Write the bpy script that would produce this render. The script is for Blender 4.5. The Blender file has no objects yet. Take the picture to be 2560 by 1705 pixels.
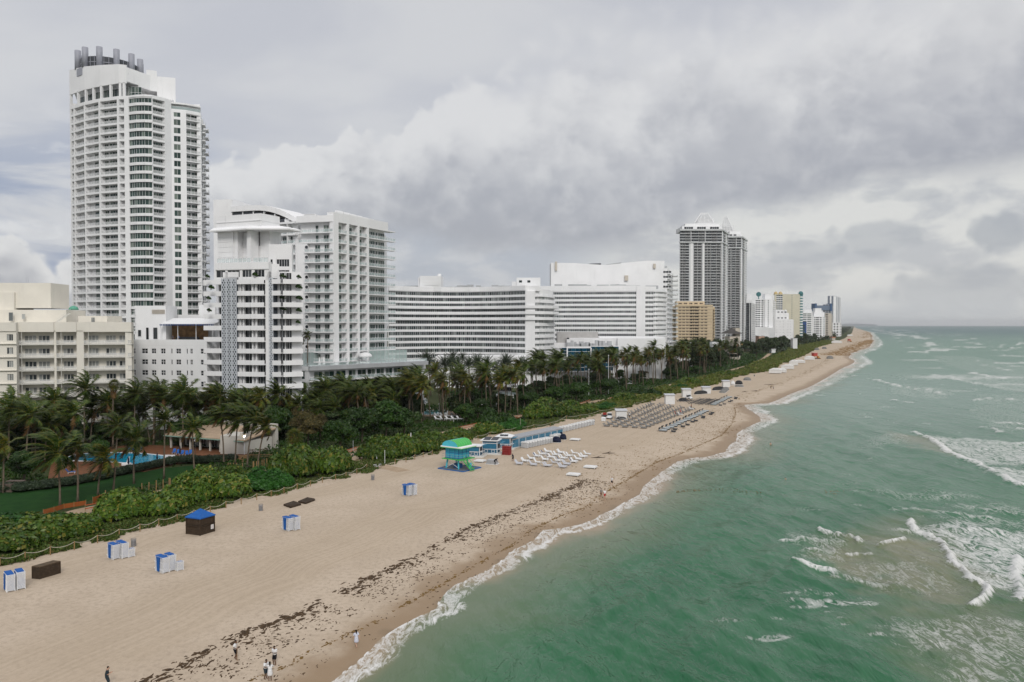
import bpy, bmesh, math, random
import numpy as np
from mathutils import Vector, Matrix
R = math.radians
PI = math.pi
random.seed(7)
rng = np.random.default_rng(11)
sc = bpy.context.scene
COL = sc.collection
# ---------------------------------------------------------------- camera
F, CX, CY, H = 1991.0, 1280.0, 852.5, 30.0      # 28 mm lens in pixels of the 2560 px wide photo, 30 m above the sand
PITCH = math.atan(40.5 / F)
cp, sp = math.cos(PITCH), math.sin(PITCH)
cam = bpy.data.cameras.new('camera')
cam.sensor_width = 36.0
cam.lens = 36.0 * F / 2560.0
cam.clip_start = 0.5
cam.clip_end = 120000.0
camo = bpy.data.objects.new('camera', cam)
COL.objects.link(camo)
camo.location = (0, 0, H)
camo.rotation_euler = (R(90) - PITCH, 0, 0)
sc.camera = camo
def ray(u, v):
 dx = (u - CX) / F
 zc = -(v - CY) / F
 return dx, cp + sp * zc, -sp + cp * zc
def G(u, v, z=0.0):
 dx, dy, dz = ray(u, v)
 t = (z - H) / dz
 return Vector((dx * t, dy * t, z))
def at2(u, D):
 return Vector(((u - CX) / F * D, D))
def zat(v, D):
 dx, dy, dz = ray(CX, v)
 return H + D * dz / dy
# ---------------------------------------------------------------- colour
def lin(c):
 return tuple((x / 255 / 12.92) if x / 255 <= 0.04045 else ((x / 255 + 0.055) / 1.055) ** 2.4 for x in c)
# ---------------------------------------------------------------- node helper
class NT:
 dim = None
 def __init__(s, tree):
  s.t = tree; s.n = tree.nodes; s.l = tree.links
 def node(s, typ, **kw):
  n = s.n.new(typ)
  for k, v in kw.items():
   setattr(n, k, v)
  return n
 def put(s, sock, v):
  if v is None: return
  if hasattr(v, 'is_linked') or hasattr(v, 'links'):
   s.l.new(v, sock)
  else:
   if isinstance(v, (tuple, list)) and len(v) == 3 and sock.type == 'RGBA':
    v = (*v, 1.0)
   sock.default_value = v
 def m(s, op, a, b=None, c=None, clamp=False):
  n = s.node('ShaderNodeMath', operation=op); n.use_clamp = clamp
  s.put(n.inputs[0], a); s.put(n.inputs[1], b)
  if c is not None: s.put(n.inputs[2], c)
  return n.outputs[0]
 def ss(s, x, lo, hi, a=0.0, b=1.0):
  n = s.node('ShaderNodeMapRange', interpolation_type='SMOOTHSTEP')
  s.put(n.inputs[0], x); s.put(n.inputs[1], lo); s.put(n.inputs[2], hi); s.put(n.inputs[3], a); s.put(n.inputs[4], b)
  return n.outputs[0]
 def mix(s, f, a, b, typ='MIX'):
  n = s.node('ShaderNodeMix', data_type='RGBA', blend_type=typ)
  s.put(n.inputs[0], f); s.put(n.inputs[6], a); s.put(n.inputs[7], b)
  return n.outputs[2]
 def xyz(s, x, y, z):
  n = s.node('ShaderNodeCombineXYZ')
  s.put(n.inputs[0], x); s.put(n.inputs[1], y); s.put(n.inputs[2], z)
  return n.outputs[0]
 def noise(s, vec, scale, detail=4.0, rough=0.5, dist=0.0, dim='3D'):
  n = s.node('ShaderNodeTexNoise', noise_dimensions=s.dim or dim)
  s.put(n.inputs['Vector'], vec); n.inputs['Scale'].default_value = scale
  n.inputs['Detail'].default_value = detail; n.inputs['Roughness'].default_value = rough
  n.inputs['Distortion'].default_value = dist
  return n.outputs[0]
 def vor(s, vec, scale, feature='F1', smooth=None):
  n = s.node('ShaderNodeTexVoronoi', feature=feature, voronoi_dimensions=s.dim or '3D')
  s.put(n.inputs['Vector'], vec); n.inputs['Scale'].default_value = scale
  return n.outputs[0]
 def curve(s, x, pts):
  n = s.node('ShaderNodeFloatCurve')
  c = n.mapping.curves[0]
  while len(c.points) > 2: c.points.remove(c.points[1])
  c.points[0].location = pts[0]; c.points[1].location = pts[-1]
  for p in pts[1:-1]: c.points.new(*p)
  n.mapping.update()
  s.put(n.inputs['Value'], x)
  return n.outputs[0]
 def attr(s, name, fac=True):
  n = s.node('ShaderNodeAttribute'); n.attribute_name = name
  return n.outputs['Fac'] if fac else n.outputs['Color']
def new_mat(name):
 m = bpy.data.materials.new(name); m.use_nodes = True
 m.node_tree.nodes.clear()
 t = NT(m.node_tree)
 out = t.node('ShaderNodeOutputMaterial')
 bs = t.node('ShaderNodeBsdfPrincipled')
 t.l.new(bs.outputs[0], out.inputs[0])
 return m, t, bs
MATS = {}
def mat(name, col, rough=0.8, vary=0.12, scale=1.5, spec=0.3, metal=0.0, streak=0.0, island=0.0):
 """plain painted / plastered / wooden surface with uneven wear"""
 if name in MATS: return MATS[name]
 m, t, bs = new_mat(name)
 g = t.node('ShaderNodeNewGeometry')
 tc = t.node('ShaderNodeTexCoord')
 n = t.noise(tc.outputs['Object'], scale, 5, 0.6)
 f = t.ss(n, 0.3, 0.75)
 c = t.mix(f, tuple(x * (1 - vary) for x in col), tuple(min(1, x * (1 + vary * 0.6)) for x in col))
 if streak:
  mp = t.node('ShaderNodeMapping'); mp.inputs['Scale'].default_value = (1.1, 1.1, 0.09)
  t.l.new(tc.outputs['Object'], mp.inputs[0])
  n2 = t.noise(mp.outputs[0], 1.0, 6, 0.7)
  c = t.mix(t.m('MULTIPLY', t.ss(n2, 0.52, 0.8), streak), c, tuple(x * 0.62 for x in col))
 if island:
  r = t.m('ADD', t.m('MULTIPLY', g.outputs['Random Per Island'], island * 2), 1 - island)
  c = t.mix(1.0, c, t.xyz(r, r, r), 'MULTIPLY')
 t.put(bs.inputs['Base Color'], c)
 bs.inputs['Roughness'].default_value = rough
 bs.inputs['Metallic'].default_value = metal
 bs.inputs['Specular IOR Level'].default_value = spec
 MATS[name] = m
 return m
def glass_mat(name, dark, pale, share=0.3, rough=0.08):
 """window panes: dark reflecting glass, some with pale curtains drawn behind"""
 m, t, bs = new_mat(name)
 g = t.node('ShaderNodeNewGeometry'); oi = t.node('ShaderNodeObjectInfo')
 r = t.m('FRACT', t.m('ADD', t.m('MULTIPLY', oi.outputs['Random'], 3.7), t.m('MULTIPLY', g.outputs['Random Per Island'], 5.3)))
 c = t.mix(t.ss(r, 1 - share - 0.15, 1 - share + 0.15), dark, pale)
 r2 = t.m('FRACT', t.m('MULTIPLY', r, 7.31))
 k = t.m('ADD', 0.65, t.m('MULTIPLY', r2, 0.7))
 c = t.mix(1.0, c, t.xyz(k, k, k), 'MULTIPLY')
 t.put(bs.inputs['Base Color'], c)
 bs.inputs['Roughness'].default_value = rough
 bs.inputs['Specular IOR Level'].default_value = 0.5
 MATS[name] = m
 return m
def leaf_mat(name, a, b, yellow=None, yshare=0.0, rough=0.5, trans=0.25):
 m, t, bs = new_mat(name)
 g = t.node('ShaderNodeNewGeometry'); oi = t.node('ShaderNodeObjectInfo')
 r = g.outputs['Random Per Island']
 c = t.mix(r, a, b)
 if yellow:
  r3 = t.m('FRACT', t.m('MULTIPLY', r, 13.7))
  c = t.mix(t.ss(r3, 1 - yshare - 0.02, 1 - yshare + 0.02), c, yellow)
 k = t.m('ADD', 0.75, t.m('MULTIPLY', oi.outputs['Random'], 0.5))
 c = t.mix(1.0, c, t.xyz(k, k, k), 'MULTIPLY')
 t.put(bs.inputs['Base Color'], c)
 bs.inputs['Roughness'].default_value = rough
 bs.inputs['Specular IOR Level'].default_value = 0.25
 if trans:
  tr = t.node('ShaderNodeBsdfTranslucent'); t.put(tr.inputs[0], c)
  mx = t.node('ShaderNodeMixShader'); mx.inputs[0].default_value = trans
  t.l.new(bs.outputs[0], mx.inputs[1]); t.l.new(tr.outputs[0], mx.inputs[2])
  out = [n for n in t.n if n.type == 'OUTPUT_MATERIAL'][0]
  t.l.new(mx.outputs[0], out.inputs[0])
 MATS[name] = m
 return m
# ---------------------------------------------------------------- mesh builder
class MB:
 def __init__(s): s.v = []; s.f = []; s.mi = []
 def poly(s, pts, mi=0):
  k = len(s.v); s.v += [tuple(p) for p in pts]
  s.f.append(tuple(range(k, k + len(pts)))); s.mi.append(mi)
 def hexa(s, p, mi=0):      # p: 4 bottom (ccw from above) + 4 top
  k = len(s.v); s.v += [tuple(q) for q in p]
  for q in ((3, 2, 1, 0), (4, 5, 6, 7), (0, 1, 5, 4), (1, 2, 6, 5), (2, 3, 7, 6), (3, 0, 4, 7)):
   s.f.append(tuple(k + i for i in q)); s.mi.append(mi)
 def box(s, x0, x1, y0, y1, z0, z1, mi=0):
  s.hexa([(x0, y0, z0), (x1, y0, z0), (x1, y1, z0), (x0, y1, z0), (x0, y0, z1), (x1, y0, z1), (x1, y1, z1), (x0, y1, z1)], mi)
 def prism(s, pts, z0, z1, mi=0, top=None):
  n = len(pts); k = len(s.v); tp = top or pts
  s.v += [(p[0], p[1], z0) for p in pts] + [(p[0], p[1], z1) for p in tp]
  s.f.append(tuple(k + i for i in range(n))[::-1]); s.mi.append(mi)
  s.f.append(tuple(k + n + i for i in range(n))); s.mi.append(mi)
  for i in range(n):
   j = (i + 1) % n
   s.f.append((k + i, k + j, k + n + j, k + n + i)); s.mi.append(mi)
 def tube(s, pts, rad, n=6, mi=0, cap=True):
  pts = [Vector(p) for p in pts]; k = len(s.v); L = len(pts)
  if not isinstance(rad, (list, tuple)): rad = [rad] * L
  for i, p in enumerate(pts):
   d = (pts[min(i + 1, L - 1)] - pts[max(i - 1, 0)]).normalized()
   a = d.orthogonal().normalized() if abs(d.z) < 0.95 else Vector((1, 0, 0))
   a = (a - d * a.dot(d)).normalized()
   if abs(d.z) < 0.95: a = Vector((-d.y, d.x, 0)).normalized()
   b = d.cross(a)
   for j in range(n):
    q = p + (a * math.cos(2 * PI * j / n) + b * math.sin(2 * PI * j / n)) * rad[i]
    s.v.append(tuple(q))
  for i in range(L - 1):
   for j in range(n):
    j2 = (j + 1) % n
    s.f.append((k + i * n + j, k + i * n + j2, k + (i + 1) * n + j2, k + (i + 1) * n + j)); s.mi.append(mi)
  if cap:
   s.f.append(tuple(k + j for j in range(n))[::-1]); s.mi.append(mi)
   s.f.append(tuple(k + (L - 1) * n + j for j in range(n))); s.mi.append(mi)
 def lathe(s, prof, n=12, c=(0, 0), mi=0):
  k = len(s.v)
  for r, z in prof:
   for j in range(n):
    s.v.append((c[0] + r * math.cos(2 * PI * j / n), c[1] + r * math.sin(2 * PI * j / n), z))
  for i in range(len(prof) - 1):
   for j in range(n):
    j2 = (j + 1) % n
    s.f.append((k + i * n + j, k + i * n + j2, k + (i + 1) * n + j2, k + (i + 1) * n + j)); s.mi.append(mi)
  s.f.append(tuple(k + j for j in range(n))[::-1]); s.mi.append(mi)
  s.f.append(tuple(k + (len(prof) - 1) * n + j for j in range(n))); s.mi.append(mi)
 def add(s, verts, faces, mi=0):
  k = len(s.v); s.v += [tuple(p) for p in verts]
  s.f += [tuple(k + i for i in f) for f in faces]; s.mi += [mi] * len(faces)
 def xf(s, M):
  s.v = [tuple(M @ Vector(p)) for p in s.v]; return s
 def mesh(s, name, mats, off=(0, 0, 0), smooth=False):
  me = bpy.data.meshes.new(name)
  ox, oy, oz = off
  me.from_pydata([(x - ox, y - oy, z - oz) for x, y, z in s.v], [], s.f)
  if not isinstance(mats, (list, tuple)): mats = [mats]
  for m in mats: me.materials.append(m)
  if len(mats) > 1: me.polygons.foreach_set('material_index', s.mi)
  if smooth: me.polygons.foreach_set('use_smooth', [True] * len(s.f))
  me.update()
  return me
def link(name, me, parent=None, loc=(0, 0, 0), rz=0.0, rot=None):
 o = bpy.data.objects.new(name, me); COL.objects.link(o)
 if parent: o.parent = parent
 o.location = loc
 o.rotation_euler = rot if rot else (0, 0, rz)
 return o
def tag(o, label, cat=None, group=None, kind=None):
 if label: o['label'] = label
 if cat: o['category'] = cat
 if group: o['group'] = group
 if kind: o['kind'] = kind
 return o
def empty(name, loc, label, cat, group=None, rz=0.0):
 o = bpy.data.objects.new(name, None); COL.objects.link(o)
 o.empty_display_size = 0.2
 o.location = loc; o.rotation_euler = (0, 0, rz)
 return tag(o, label, cat, group)
def part(name, mb, mats, parent, smooth=False, label=None):
 """parent located at its base without rotation: mb given in world coordinates is moved into its frame"""
 b = Vector((0, 0, 0)); p = parent
 while p: b += Vector(p.location); p = p.parent
 o = link(name, mb.mesh(name, mats, b, smooth), parent)
 if label: o['label'] = label
 return o
def lpart(name, mb, mats, parent, smooth=False, label=None):
 """mb given in the parent's own frame"""
 o = link(name, mb.mesh(name, mats, (0, 0, 0), smooth), parent)
 if label: o['label'] = label
 return o
KIDS = {}
def dup(root, loc, rz=0.0, label=None, group=None, scale=None):
 r = root.copy(); COL.objects.link(r); r.location = loc; r.rotation_euler = (0, 0, rz)
 if scale is not None: r.scale = scale if isinstance(scale, tuple) else (scale,) * 3
 if label: r['label'] = label
 if group: r['group'] = group
 for ch in root.children:
  c = ch.copy(); COL.objects.link(c); c.parent = r
  for g in ch.children:
   d = g.copy(); COL.objects.link(d); d.parent = c
 return r
def np_mesh(name, V, Fq, mats, mi=None, smooth=False):
 """numpy vertices and faces (n x 3 or n x 4)"""
 me = bpy.data.meshes.new(name)
 nf, k = Fq.shape
 me.vertices.add(len(V)); me.vertices.foreach_set('co', np.ascontiguousarray(V, dtype=np.float32).ravel())
 me.loops.add(nf * k); me.loops.foreach_set('vertex_index', np.ascontiguousarray(Fq, dtype=np.int32).ravel())
 me.polygons.add(nf)
 me.polygons.foreach_set('loop_start', np.arange(0, nf * k, k, dtype=np.int32))
 try: me.polygons.foreach_set('loop_total', np.full(nf, k, dtype=np.int32))
 except Exception: pass
 if not isinstance(mats, (list, tuple)): mats = [mats]
 for m in mats: me.materials.append(m)
 if mi is not None: me.polygons.foreach_set('material_index', np.ascontiguousarray(mi, dtype=np.int32))
 if smooth: me.polygons.foreach_set('use_smooth', np.ones(nf, dtype=bool))
 me.update(calc_edges=True); me.validate()
 return me
# ---------------------------------------------------------------- sky, sun
def azel(u, v):         # photo position given on the 2355 px wide enlargement
 u *= 1.0872; v *= 1.0872
 p = (u - CX) / F; q = (812 - v) / F
 a = math.atan(p)
 return a, math.atan(q * math.cos(a))
SUN_EL, SUN_AZ = 38.0, 166.0        # azimuth clockwise from the viewing direction: high behind the camera
wd = bpy.data.worlds.new('World'); sc.world = wd; wd.use_nodes = True
wt = NT(wd.node_tree); wt.n.clear(); wt.dim = '2D'
wd.cycles.sampling_method = 'MANUAL'; wd.cycles.sample_map_resolution = 256
SKY_STR = 0.1
def build_sky():
 t = wt
 out = t.node('ShaderNodeOutputWorld'); bg = t.node('ShaderNodeBackground')
 bg.inputs['Strength'].default_value = SKY_STR
 t.l.new(bg.outputs[0], out.inputs[0])
 ns = t.node('ShaderNodeTexSky', sky_type='NISHITA'); ns.sun_disc = False
 ns.sun_elevation = R(SUN_EL); ns.sun_rotation = R(SUN_AZ); ns.air_density = 1.2; ns.dust_density = 2.0
 tc = t.node('ShaderNodeTexCoord'); sx = t.node('ShaderNodeSeparateXYZ')
 t.l.new(tc.outputs['Generated'], sx.inputs[0])
 X, Y, Z = sx.outputs
 az = t.m('ARCTAN2', X, Y); el = t.m('ARCSINE', Z)
 P = t.xyz(az, el, 0.37)
 def S(c, k=1.0): return tuple(x * k for x in lin(c))
 mp = t.node('ShaderNodeMapping'); mp.inputs['Scale'].default_value = (1.0, 2.6, 1.0); t.l.new(P, mp.inputs[0]); PS = mp.outputs[0]
 mp2 = t.node('ShaderNodeMapping'); mp2.inputs['Scale'].default_value = (1.0, 1.35, 1.0); mp2.inputs['Location'].default_value = (3.1, 1.7, 0.2); t.l.new(P, mp2.inputs[0]); PB = mp2.outputs[0]
 big = t.noise(PS, 2.4, 4, 0.55, 0.3)
 mid = t.noise(PB, 7.0, 6, 0.58, 0.25)
 fine = t.noise(PB, 22.0, 3, 0.6, 0.2)
 puff = t.m('SUBTRACT', 1.0, t.vor(t.xyz(t.m('ADD', az, t.m('MULTIPLY', t.m('SUBTRACT', fine, 0.5), 0.05)), t.m('ADD', el, t.m('MULTIPLY', t.m('SUBTRACT', mid, 0.5), 0.08)), 0.1), 22.0, 'SMOOTH_F1'))
 puff2 = t.m('SUBTRACT', 1.0, t.vor(t.xyz(t.m('ADD', az, t.m('MULTIPLY', t.m('SUBTRACT', fine, 0.5), 0.03)), el, 0.6), 48.0, 'SMOOTH_F1'))
 c = t.mix(t.ss(big, 0.34, 0.64), S((198, 200, 207)), S((211, 212, 215)))
 lo = t.m('MULTIPLY', t.ss(az, -0.22, -0.42), t.ss(el, 0.27, 0.12))
 c = t.mix(t.m('MULTIPLY', lo, t.ss(t.noise(PS, 5.5, 6, 0.6, 0.4), 0.38, 0.6)), c, S((158, 168, 190)))
 c = t.mix(t.m('MULTIPLY', lo, t.m('MULTIPLY', t.ss(t.noise(PS, 9.0, 8, 0.6, 0.6), 0.56, 0.72), 0.8)), c, S((222, 223, 226)))
 A0, A1, E1 = -0.75, 0.75, 0.5
 def cur(pts):
  q = []
  for u, v in pts:
   a, e = azel(u, v); q.append(((a - A0) / (A1 - A0), max(0.0, e) / E1))
  q = [(0.0, q[0][1])] + q + [(1.0, q[-1][1])]
  return t.m('MULTIPLY', t.curve(t.m('DIVIDE', t.m('SUBTRACT', az, A0), A1 - A0), q), E1)
 top = cur([(-60, 540), (60, 545), (140, 610), (300, 560), (430, 440), (520, 372), (610, 355), (690, 312), (745, 348), (820, 318), (880, 328), (960, 272), (1060, 210), (1180, 172), (1280, 125), (1400, 95), (1600, 70), (1800, 20), (2000, -30), (2360, -90)])
 bot = cur([(-60, 700), (300, 690), (560, 560), (900, 520), (1100, 545), (1300, 560), (1500, 530), (1700, 470), (2000, 405), (2360, 345)])
 edge = t.m('ADD', t.m('MULTIPLY', t.m('SUBTRACT', puff, 0.62), 0.055), t.m('MULTIPLY', t.m('SUBTRACT', mid, 0.5), 0.03))
 edge = t.m('ADD', edge, t.m('MULTIPLY', t.m('SUBTRACT', puff2, 0.62), 0.03))
 d = t.m('ADD', t.m('SUBTRACT', top, el), edge)
 soft = t.ss(az, -0.13, 0.12, 0.008, 0.075)
 inb = t.ss(d, t.m('MULTIPLY', soft, -0.6), soft)
 rel = t.m('DIVIDE', d, t.m('MAXIMUM', t.m('SUBTRACT', top, bot), 0.03))
 wob = t.m('MULTIPLY', t.m('SUBTRACT', mid, 0.5), 1.1)
 wob = t.m('ADD', wob, t.m('MULTIPLY', t.m('SUBTRACT', puff, 0.62), -0.55))
 wob = t.m('ADD', wob, t.m('MULTIPLY', t.m('SUBTRACT', fine, 0.5), 0.45))
 sh = t.ss(t.m('ADD', rel, wob), 0.05, 1.1)
 bank = t.mix(sh, S((222, 222, 223)), S((171, 173, 181)))
 bank = t.mix(t.m('MULTIPLY', t.m('MULTIPLY', t.ss(mid, 0.52, 0.72), t.ss(az, 0.1, 0.45)), 0.55), bank, S((216, 216, 217)))
 below = t.ss(t.m('ADD', t.m('SUBTRACT', el, bot), t.m('MULTIPLY', t.m('SUBTRACT', mid, 0.5), 0.06)), 0.012, -0.03)
 st = t.noise(PS, 8.0, 7, 0.6, 0.12)
 under_r = t.mix(t.ss(st, 0.42, 0.66), S((221, 221, 219)), S((194, 196, 200)))
 under_l = t.mix(t.ss(st, 0.38, 0.62), S((182, 187, 197)), S((201, 203, 208)))
 under = t.mix(t.ss(az, 0.02, 0.2), under_l, under_r)
 low = t.mix(below, bank, under)
 c = t.mix(inb, c, low)
 for (u, v, ru, rv, k) in ((2300, 532, 52, 38, 0.8), (2015, 548, 90, 48, 0.6), (1820, 580, 120, 26, 0.5), (2200, 670, 190, 52, 0.6), (2060, 450, 90, 16, 0.4), (1850, 640, 60, 30, 0.4)):
  a, e = azel(u, v)
  q = t.m('ADD', t.m('POWER', t.m('DIVIDE', t.m('SUBTRACT', az, a), ru / 1831), 2.0), t.m('POWER', t.m('DIVIDE', t.m('SUBTRACT', el, e), rv / 1831), 2.0))
  q = t.m('ADD', q, t.m('MULTIPLY', t.m('SUBTRACT', t.m('ADD', t.m('MULTIPLY', mid, 0.6), t.m('MULTIPLY', puff2, 0.4)), 0.55), -3.2))
  c = t.mix(t.m('MULTIPLY', t.ss(q, 1.25, 0.35), k), c, S((174, 178, 185)))
 c = t.mix(t.ss(el, 0.055, 0.0, 0.0, 0.85), c, S((205, 208, 210)))
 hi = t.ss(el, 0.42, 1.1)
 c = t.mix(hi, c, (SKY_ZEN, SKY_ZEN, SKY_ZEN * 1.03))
 c = t.mix(t.ss(el, 0.0, -0.05), c, S((150, 152, 152)))
 sc_ = 1.0 / SKY_STR
 cc = t.mix(1.0, c, (sc_, sc_, sc_), 'MULTIPLY')
 n = t.n[-1]
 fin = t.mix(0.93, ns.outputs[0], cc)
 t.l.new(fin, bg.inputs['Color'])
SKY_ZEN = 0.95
build_sky()
sun = bpy.data.lights.new('sun', 'SUN'); sun.energy = 1.5; sun.angle = R(16); sun.color = (1.0, 0.965, 0.91)
suno = bpy.data.objects.new('sun', sun); COL.objects.link(suno)
_a, _e = R(SUN_AZ), R(SUN_EL)
_d = Vector((math.sin(_a) * math.cos(_e), math.cos(_a) * math.cos(_e), math.sin(_e)))
suno.rotation_euler = (-_d).to_track_quat('-Z', 'Y').to_euler()
suno.location = _d * 400
sc.view_settings.view_transform = 'Standard'; sc.view_settings.look = 'None'
sc.view_settings.exposure = 0.0; sc.view_settings.gamma = 1.0
sc.render.engine = 'CYCLES'
cy = sc.cycles
cy.use_denoising = True
try: cy.denoiser = 'OPENIMAGEDENOISE'
except Exception: pass
cy.max_bounces = 5; cy.diffuse_bounces = 2; cy.glossy_bounces = 2; cy.transmission_bounces = 2; cy.transparent_max_bounces = 8; cy.volume_bounces = 0
cy.use_adaptive_sampling = True; cy.adaptive_threshold = 0.015
# ================================================================ terrain, beach, sea
AX = R(23.0); SX, SY = math.sin(AX), math.cos(AX)         # s runs along the coast away from the viewer, t towards the sea
def ST(p): return p[0] * SX + p[1] * SY, p[0] * SY - p[1] * SX
def XY(s, t): return s * SX + t * SY, s * SY - t * SX
SEA = -1.0
DUNE = [(0,1416),(43,1412),(82,1402),(106,1390),(183,1377),(245,1361),(296,1343),(367,1326),(428,1310),(520,1281),(612,1255),(676,1241),(740,1226),(779,1216),(855,1198),(924,1181),(957,1173),(1008,1157),(1082,1139),(1165,1109),(1225,1091),(1295,1077),(1380,1068),(1421,1049),(1457,1049),(1503,1036),(1564,1022),(1602,1010),(1661,995),(1704,982),(1742,970),(1778,964),(1828,948),(1870,936),(1925,928),(1952,912),(1982,899),(2009,889),(2046,867),(2084,857),(2115,846),(2132,832),(2134,822),(2136,816)]
WATER = [(837,1705),(895,1661),(922,1640),(946,1607),(1004,1569),(1055,1542),(1099,1523),(1104,1501),(1126,1474),(1157,1457),(1208,1433),(1255,1406),(1286,1376),(1340,1352),(1364,1325),(1425,1320),(1479,1304),(1544,1267),(1600,1240),(1615,1214),(1656,1181),(1696,1155),(1734,1145),(1773,1142),(1816,1130),(1826,1115),(1844,1100),(1846,1082),(1870,1069),(1905,1053),(1900,1041),(1872,1023),(1860,1013),(1895,1009),(1925,1008),(1946,1000),(1978,985),(2027,967),(2058,950),(2088,932),(2106,921),(2135,908),(2138,902),(2122,895),(2126,885),(2149,876),(2174,868),(2183,853),(2180,842),(2176,832),(2156,825),(2138,820),(2136.5,816)]
def poly_st(px, z):
 a = [ST(G(u, v, z)) for u, v in px]
 out = []
 for p in a:
  if not out or p[0] > out[-1][0] + 0.2: out.append(p)
 return np.array(out)
_d = poly_st(DUNE, 0.0); _w = poly_st(WATER, SEA)
def t_dune(s): return np.interp(s, _d[:, 0], _d[:, 1])
def t_water(s): return np.interp(s, _w[:, 0], _w[:, 1])
def zbeach(x, y):
 s, t = x * SX + y * SY, x * SY - y * SX
 a = t_dune(s); b = t_water(s)
 f = (t - a) / (b - a)
 k = np.clip((f - 0.62) / 0.38, 0, 1)
 return SEA * np.power(k, 1.25) - np.clip(t - b, 0, 1000) * 0.085
def B(u, v):
 z = 0.0
 for _ in range(6):
  p = G(u, v, z); z = float(zbeach(p.x, p.y))
  z = max(z, SEA)
 return Vector((p.x, p.y, z))
def vnoise(x, y, seed=0):
 """smooth value noise for placing things"""
 def h(i, j):
  n = np.sin(i * 127.1 + j * 311.7 + seed * 74.7) * 43758.5453
  return n - np.floor(n)
 i, j = np.floor(x), np.floor(y); a, b = x - i, y - j
 a = a * a * (3 - 2 * a); b = b * b * (3 - 2 * b)
 return (h(i, j) * (1 - a) + h(i + 1, j) * a) * (1 - b) + (h(i, j + 1) * (1 - a) + h(i + 1, j + 1) * a) * b
def fbm(x, y, seed=0, o=4):
 r = 0; k = 1.0; q = 0
 for i in range(o):
  r = r + vnoise(x, y, seed + i) * k; q += k; k *= 0.5; x = x * 2.03; y = y * 2.03
 return r / q
# ---- sand
def sand_mat():
 m, t, bs = new_mat('sand'); t.dim = '2D'
 f = t.attr('across'); s = t.attr('along'); d = t.attr('to_water')
 g = t.node('ShaderNodeNewGeometry'); P = g.outputs['Position']
 n1 = t.noise(P, 0.12, 6, 0.6); n2 = t.noise(P, 1.6, 6, 0.65); n3 = t.noise(P, 7.0, 4, 0.6)
 lines = t.noise(t.xyz(t.m('MULTIPLY', s, 0.02), t.m('MULTIPLY', t.m('ADD', d, t.m('MULTIPLY', n1, 0.9)), 2.3), 0.0), 1.0, 4, 0.7)
 dry = t.mix(t.ss(n1, 0.35, 0.65), (0.468, 0.38, 0.288), (0.518, 0.425, 0.328))
 dry = t.mix(t.m('MULTIPLY', t.ss(n2, 0.42, 0.72), 0.6), dry, (0.345, 0.277, 0.21))
 dry = t.mix(t.m('MULTIPLY', t.ss(n3, 0.5, 0.8), 0.42), dry, (0.29, 0.23, 0.172))
 tr = t.m('MAXIMUM', t.m('MULTIPLY', t.ss(f, 0.02, 0.05), t.ss(f, 0.22, 0.12)), t.m('MULTIPLY', t.ss(t.m('ADD', f, t.m('MULTIPLY', n1, 0.1)), 0.46, 0.55), t.ss(f, 0.72, 0.66)))
 tr = t.m('MAXIMUM', tr, t.m('MULTIPLY', t.ss(s, 148, 185), t.ss(f, 0.75, 0.6)))
 drv = t.mix(t.ss(lines, 0.38, 0.62), (0.375, 0.298, 0.212), (0.46, 0.368, 0.272))
 dry = t.mix(t.m('MULTIPLY', tr, 0.5), dry, drv)
 wn = t.m('ADD', d, t.m('MULTIPLY', t.m('SUBTRACT', t.noise(P, 0.22, 3, 0.5), 0.5), 5.0))
 wet = t.ss(wn, 6.5, 2.0)
 col = t.mix(wet, dry, (0.285, 0.2, 0.122))
 col = t.mix(t.ss(wn, 1.0, -1.0), col, (0.21, 0.15, 0.09))
 t.put(bs.inputs['Base Color'], col)
 t.put(bs.inputs['Roughness'], t.mix(wet, (0.95,) * 3, (0.5,) * 3))
 bs.inputs['Specular IOR Level'].default_value = 0.25
 bp = t.node('ShaderNodeBump'); bp.inputs['Strength'].default_value = 0.55; bp.inputs['Distance'].default_value = 0.12
 hh = t.m('ADD', t.m('MULTIPLY', n2, 0.8), t.m('ADD', t.m('MULTIPLY', n3, 0.35), t.m('MULTIPLY', lines, t.m('MULTIPLY', tr, 0.25))))
 hh = t.m('MULTIPLY', hh, t.m('SUBTRACT', 1.0, t.m('MULTIPLY', wet, 0.9)))
 t.put(bp.inputs['Height'], hh); t.l.new(bp.outputs[0], bs.inputs['Normal'])
 return m
SAND = sand_mat()
def grid_mesh(name, P, mats, attrs=None, keep=None, smooth=True):
 n, k, _ = P.shape
 I = np.arange(n * k).reshape(n, k)
 q = np.stack([I[:-1, :-1], I[:-1, 1:], I[1:, 1:], I[1:, :-1]], -1).reshape(-1, 4)
 if keep is not None:
  kk = keep.ravel(); q = q[kk[q].any(1)]
 V = P.reshape(-1, 3)
 used = np.zeros(len(V), bool); used[q.ravel()] = True
 idx = np.cumsum(used) - 1
 me = np_mesh(name, V[used], idx[q], mats, smooth=smooth)
 for nm, A in (attrs or {}).items():
  at = me.attributes.new(nm, 'FLOAT', 'POINT'); at.data.foreach_set('value', np.ascontiguousarray(A.reshape(-1)[used], dtype=np.float32))
 return me
def up(me):
 """face normals upwards"""
 n = np.zeros(len(me.polygons) * 3, np.float32); me.polygons.foreach_get('normal', n)
 if n[2::3].mean() < 0: me.flip_normals()
 return me
sv = np.concatenate([np.arange(-120, 420, 2.0), 420 * np.power(60.0, np.linspace(0, 1, 160))])
fv = np.concatenate([np.linspace(0, 1, 46), [1.05, 1.1, 1.2, 1.35, 1.6, 2.0]])
a_, b_ = t_dune(sv), t_water(sv)
T = a_[:, None] + (b_ - a_)[:, None] * fv[None, :]
T[:, 0] -= 2.5
x_, y_ = XY(sv[:, None], T)
Z = zbeach(x_, y_); Z[:, 0] = 0.0
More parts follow.
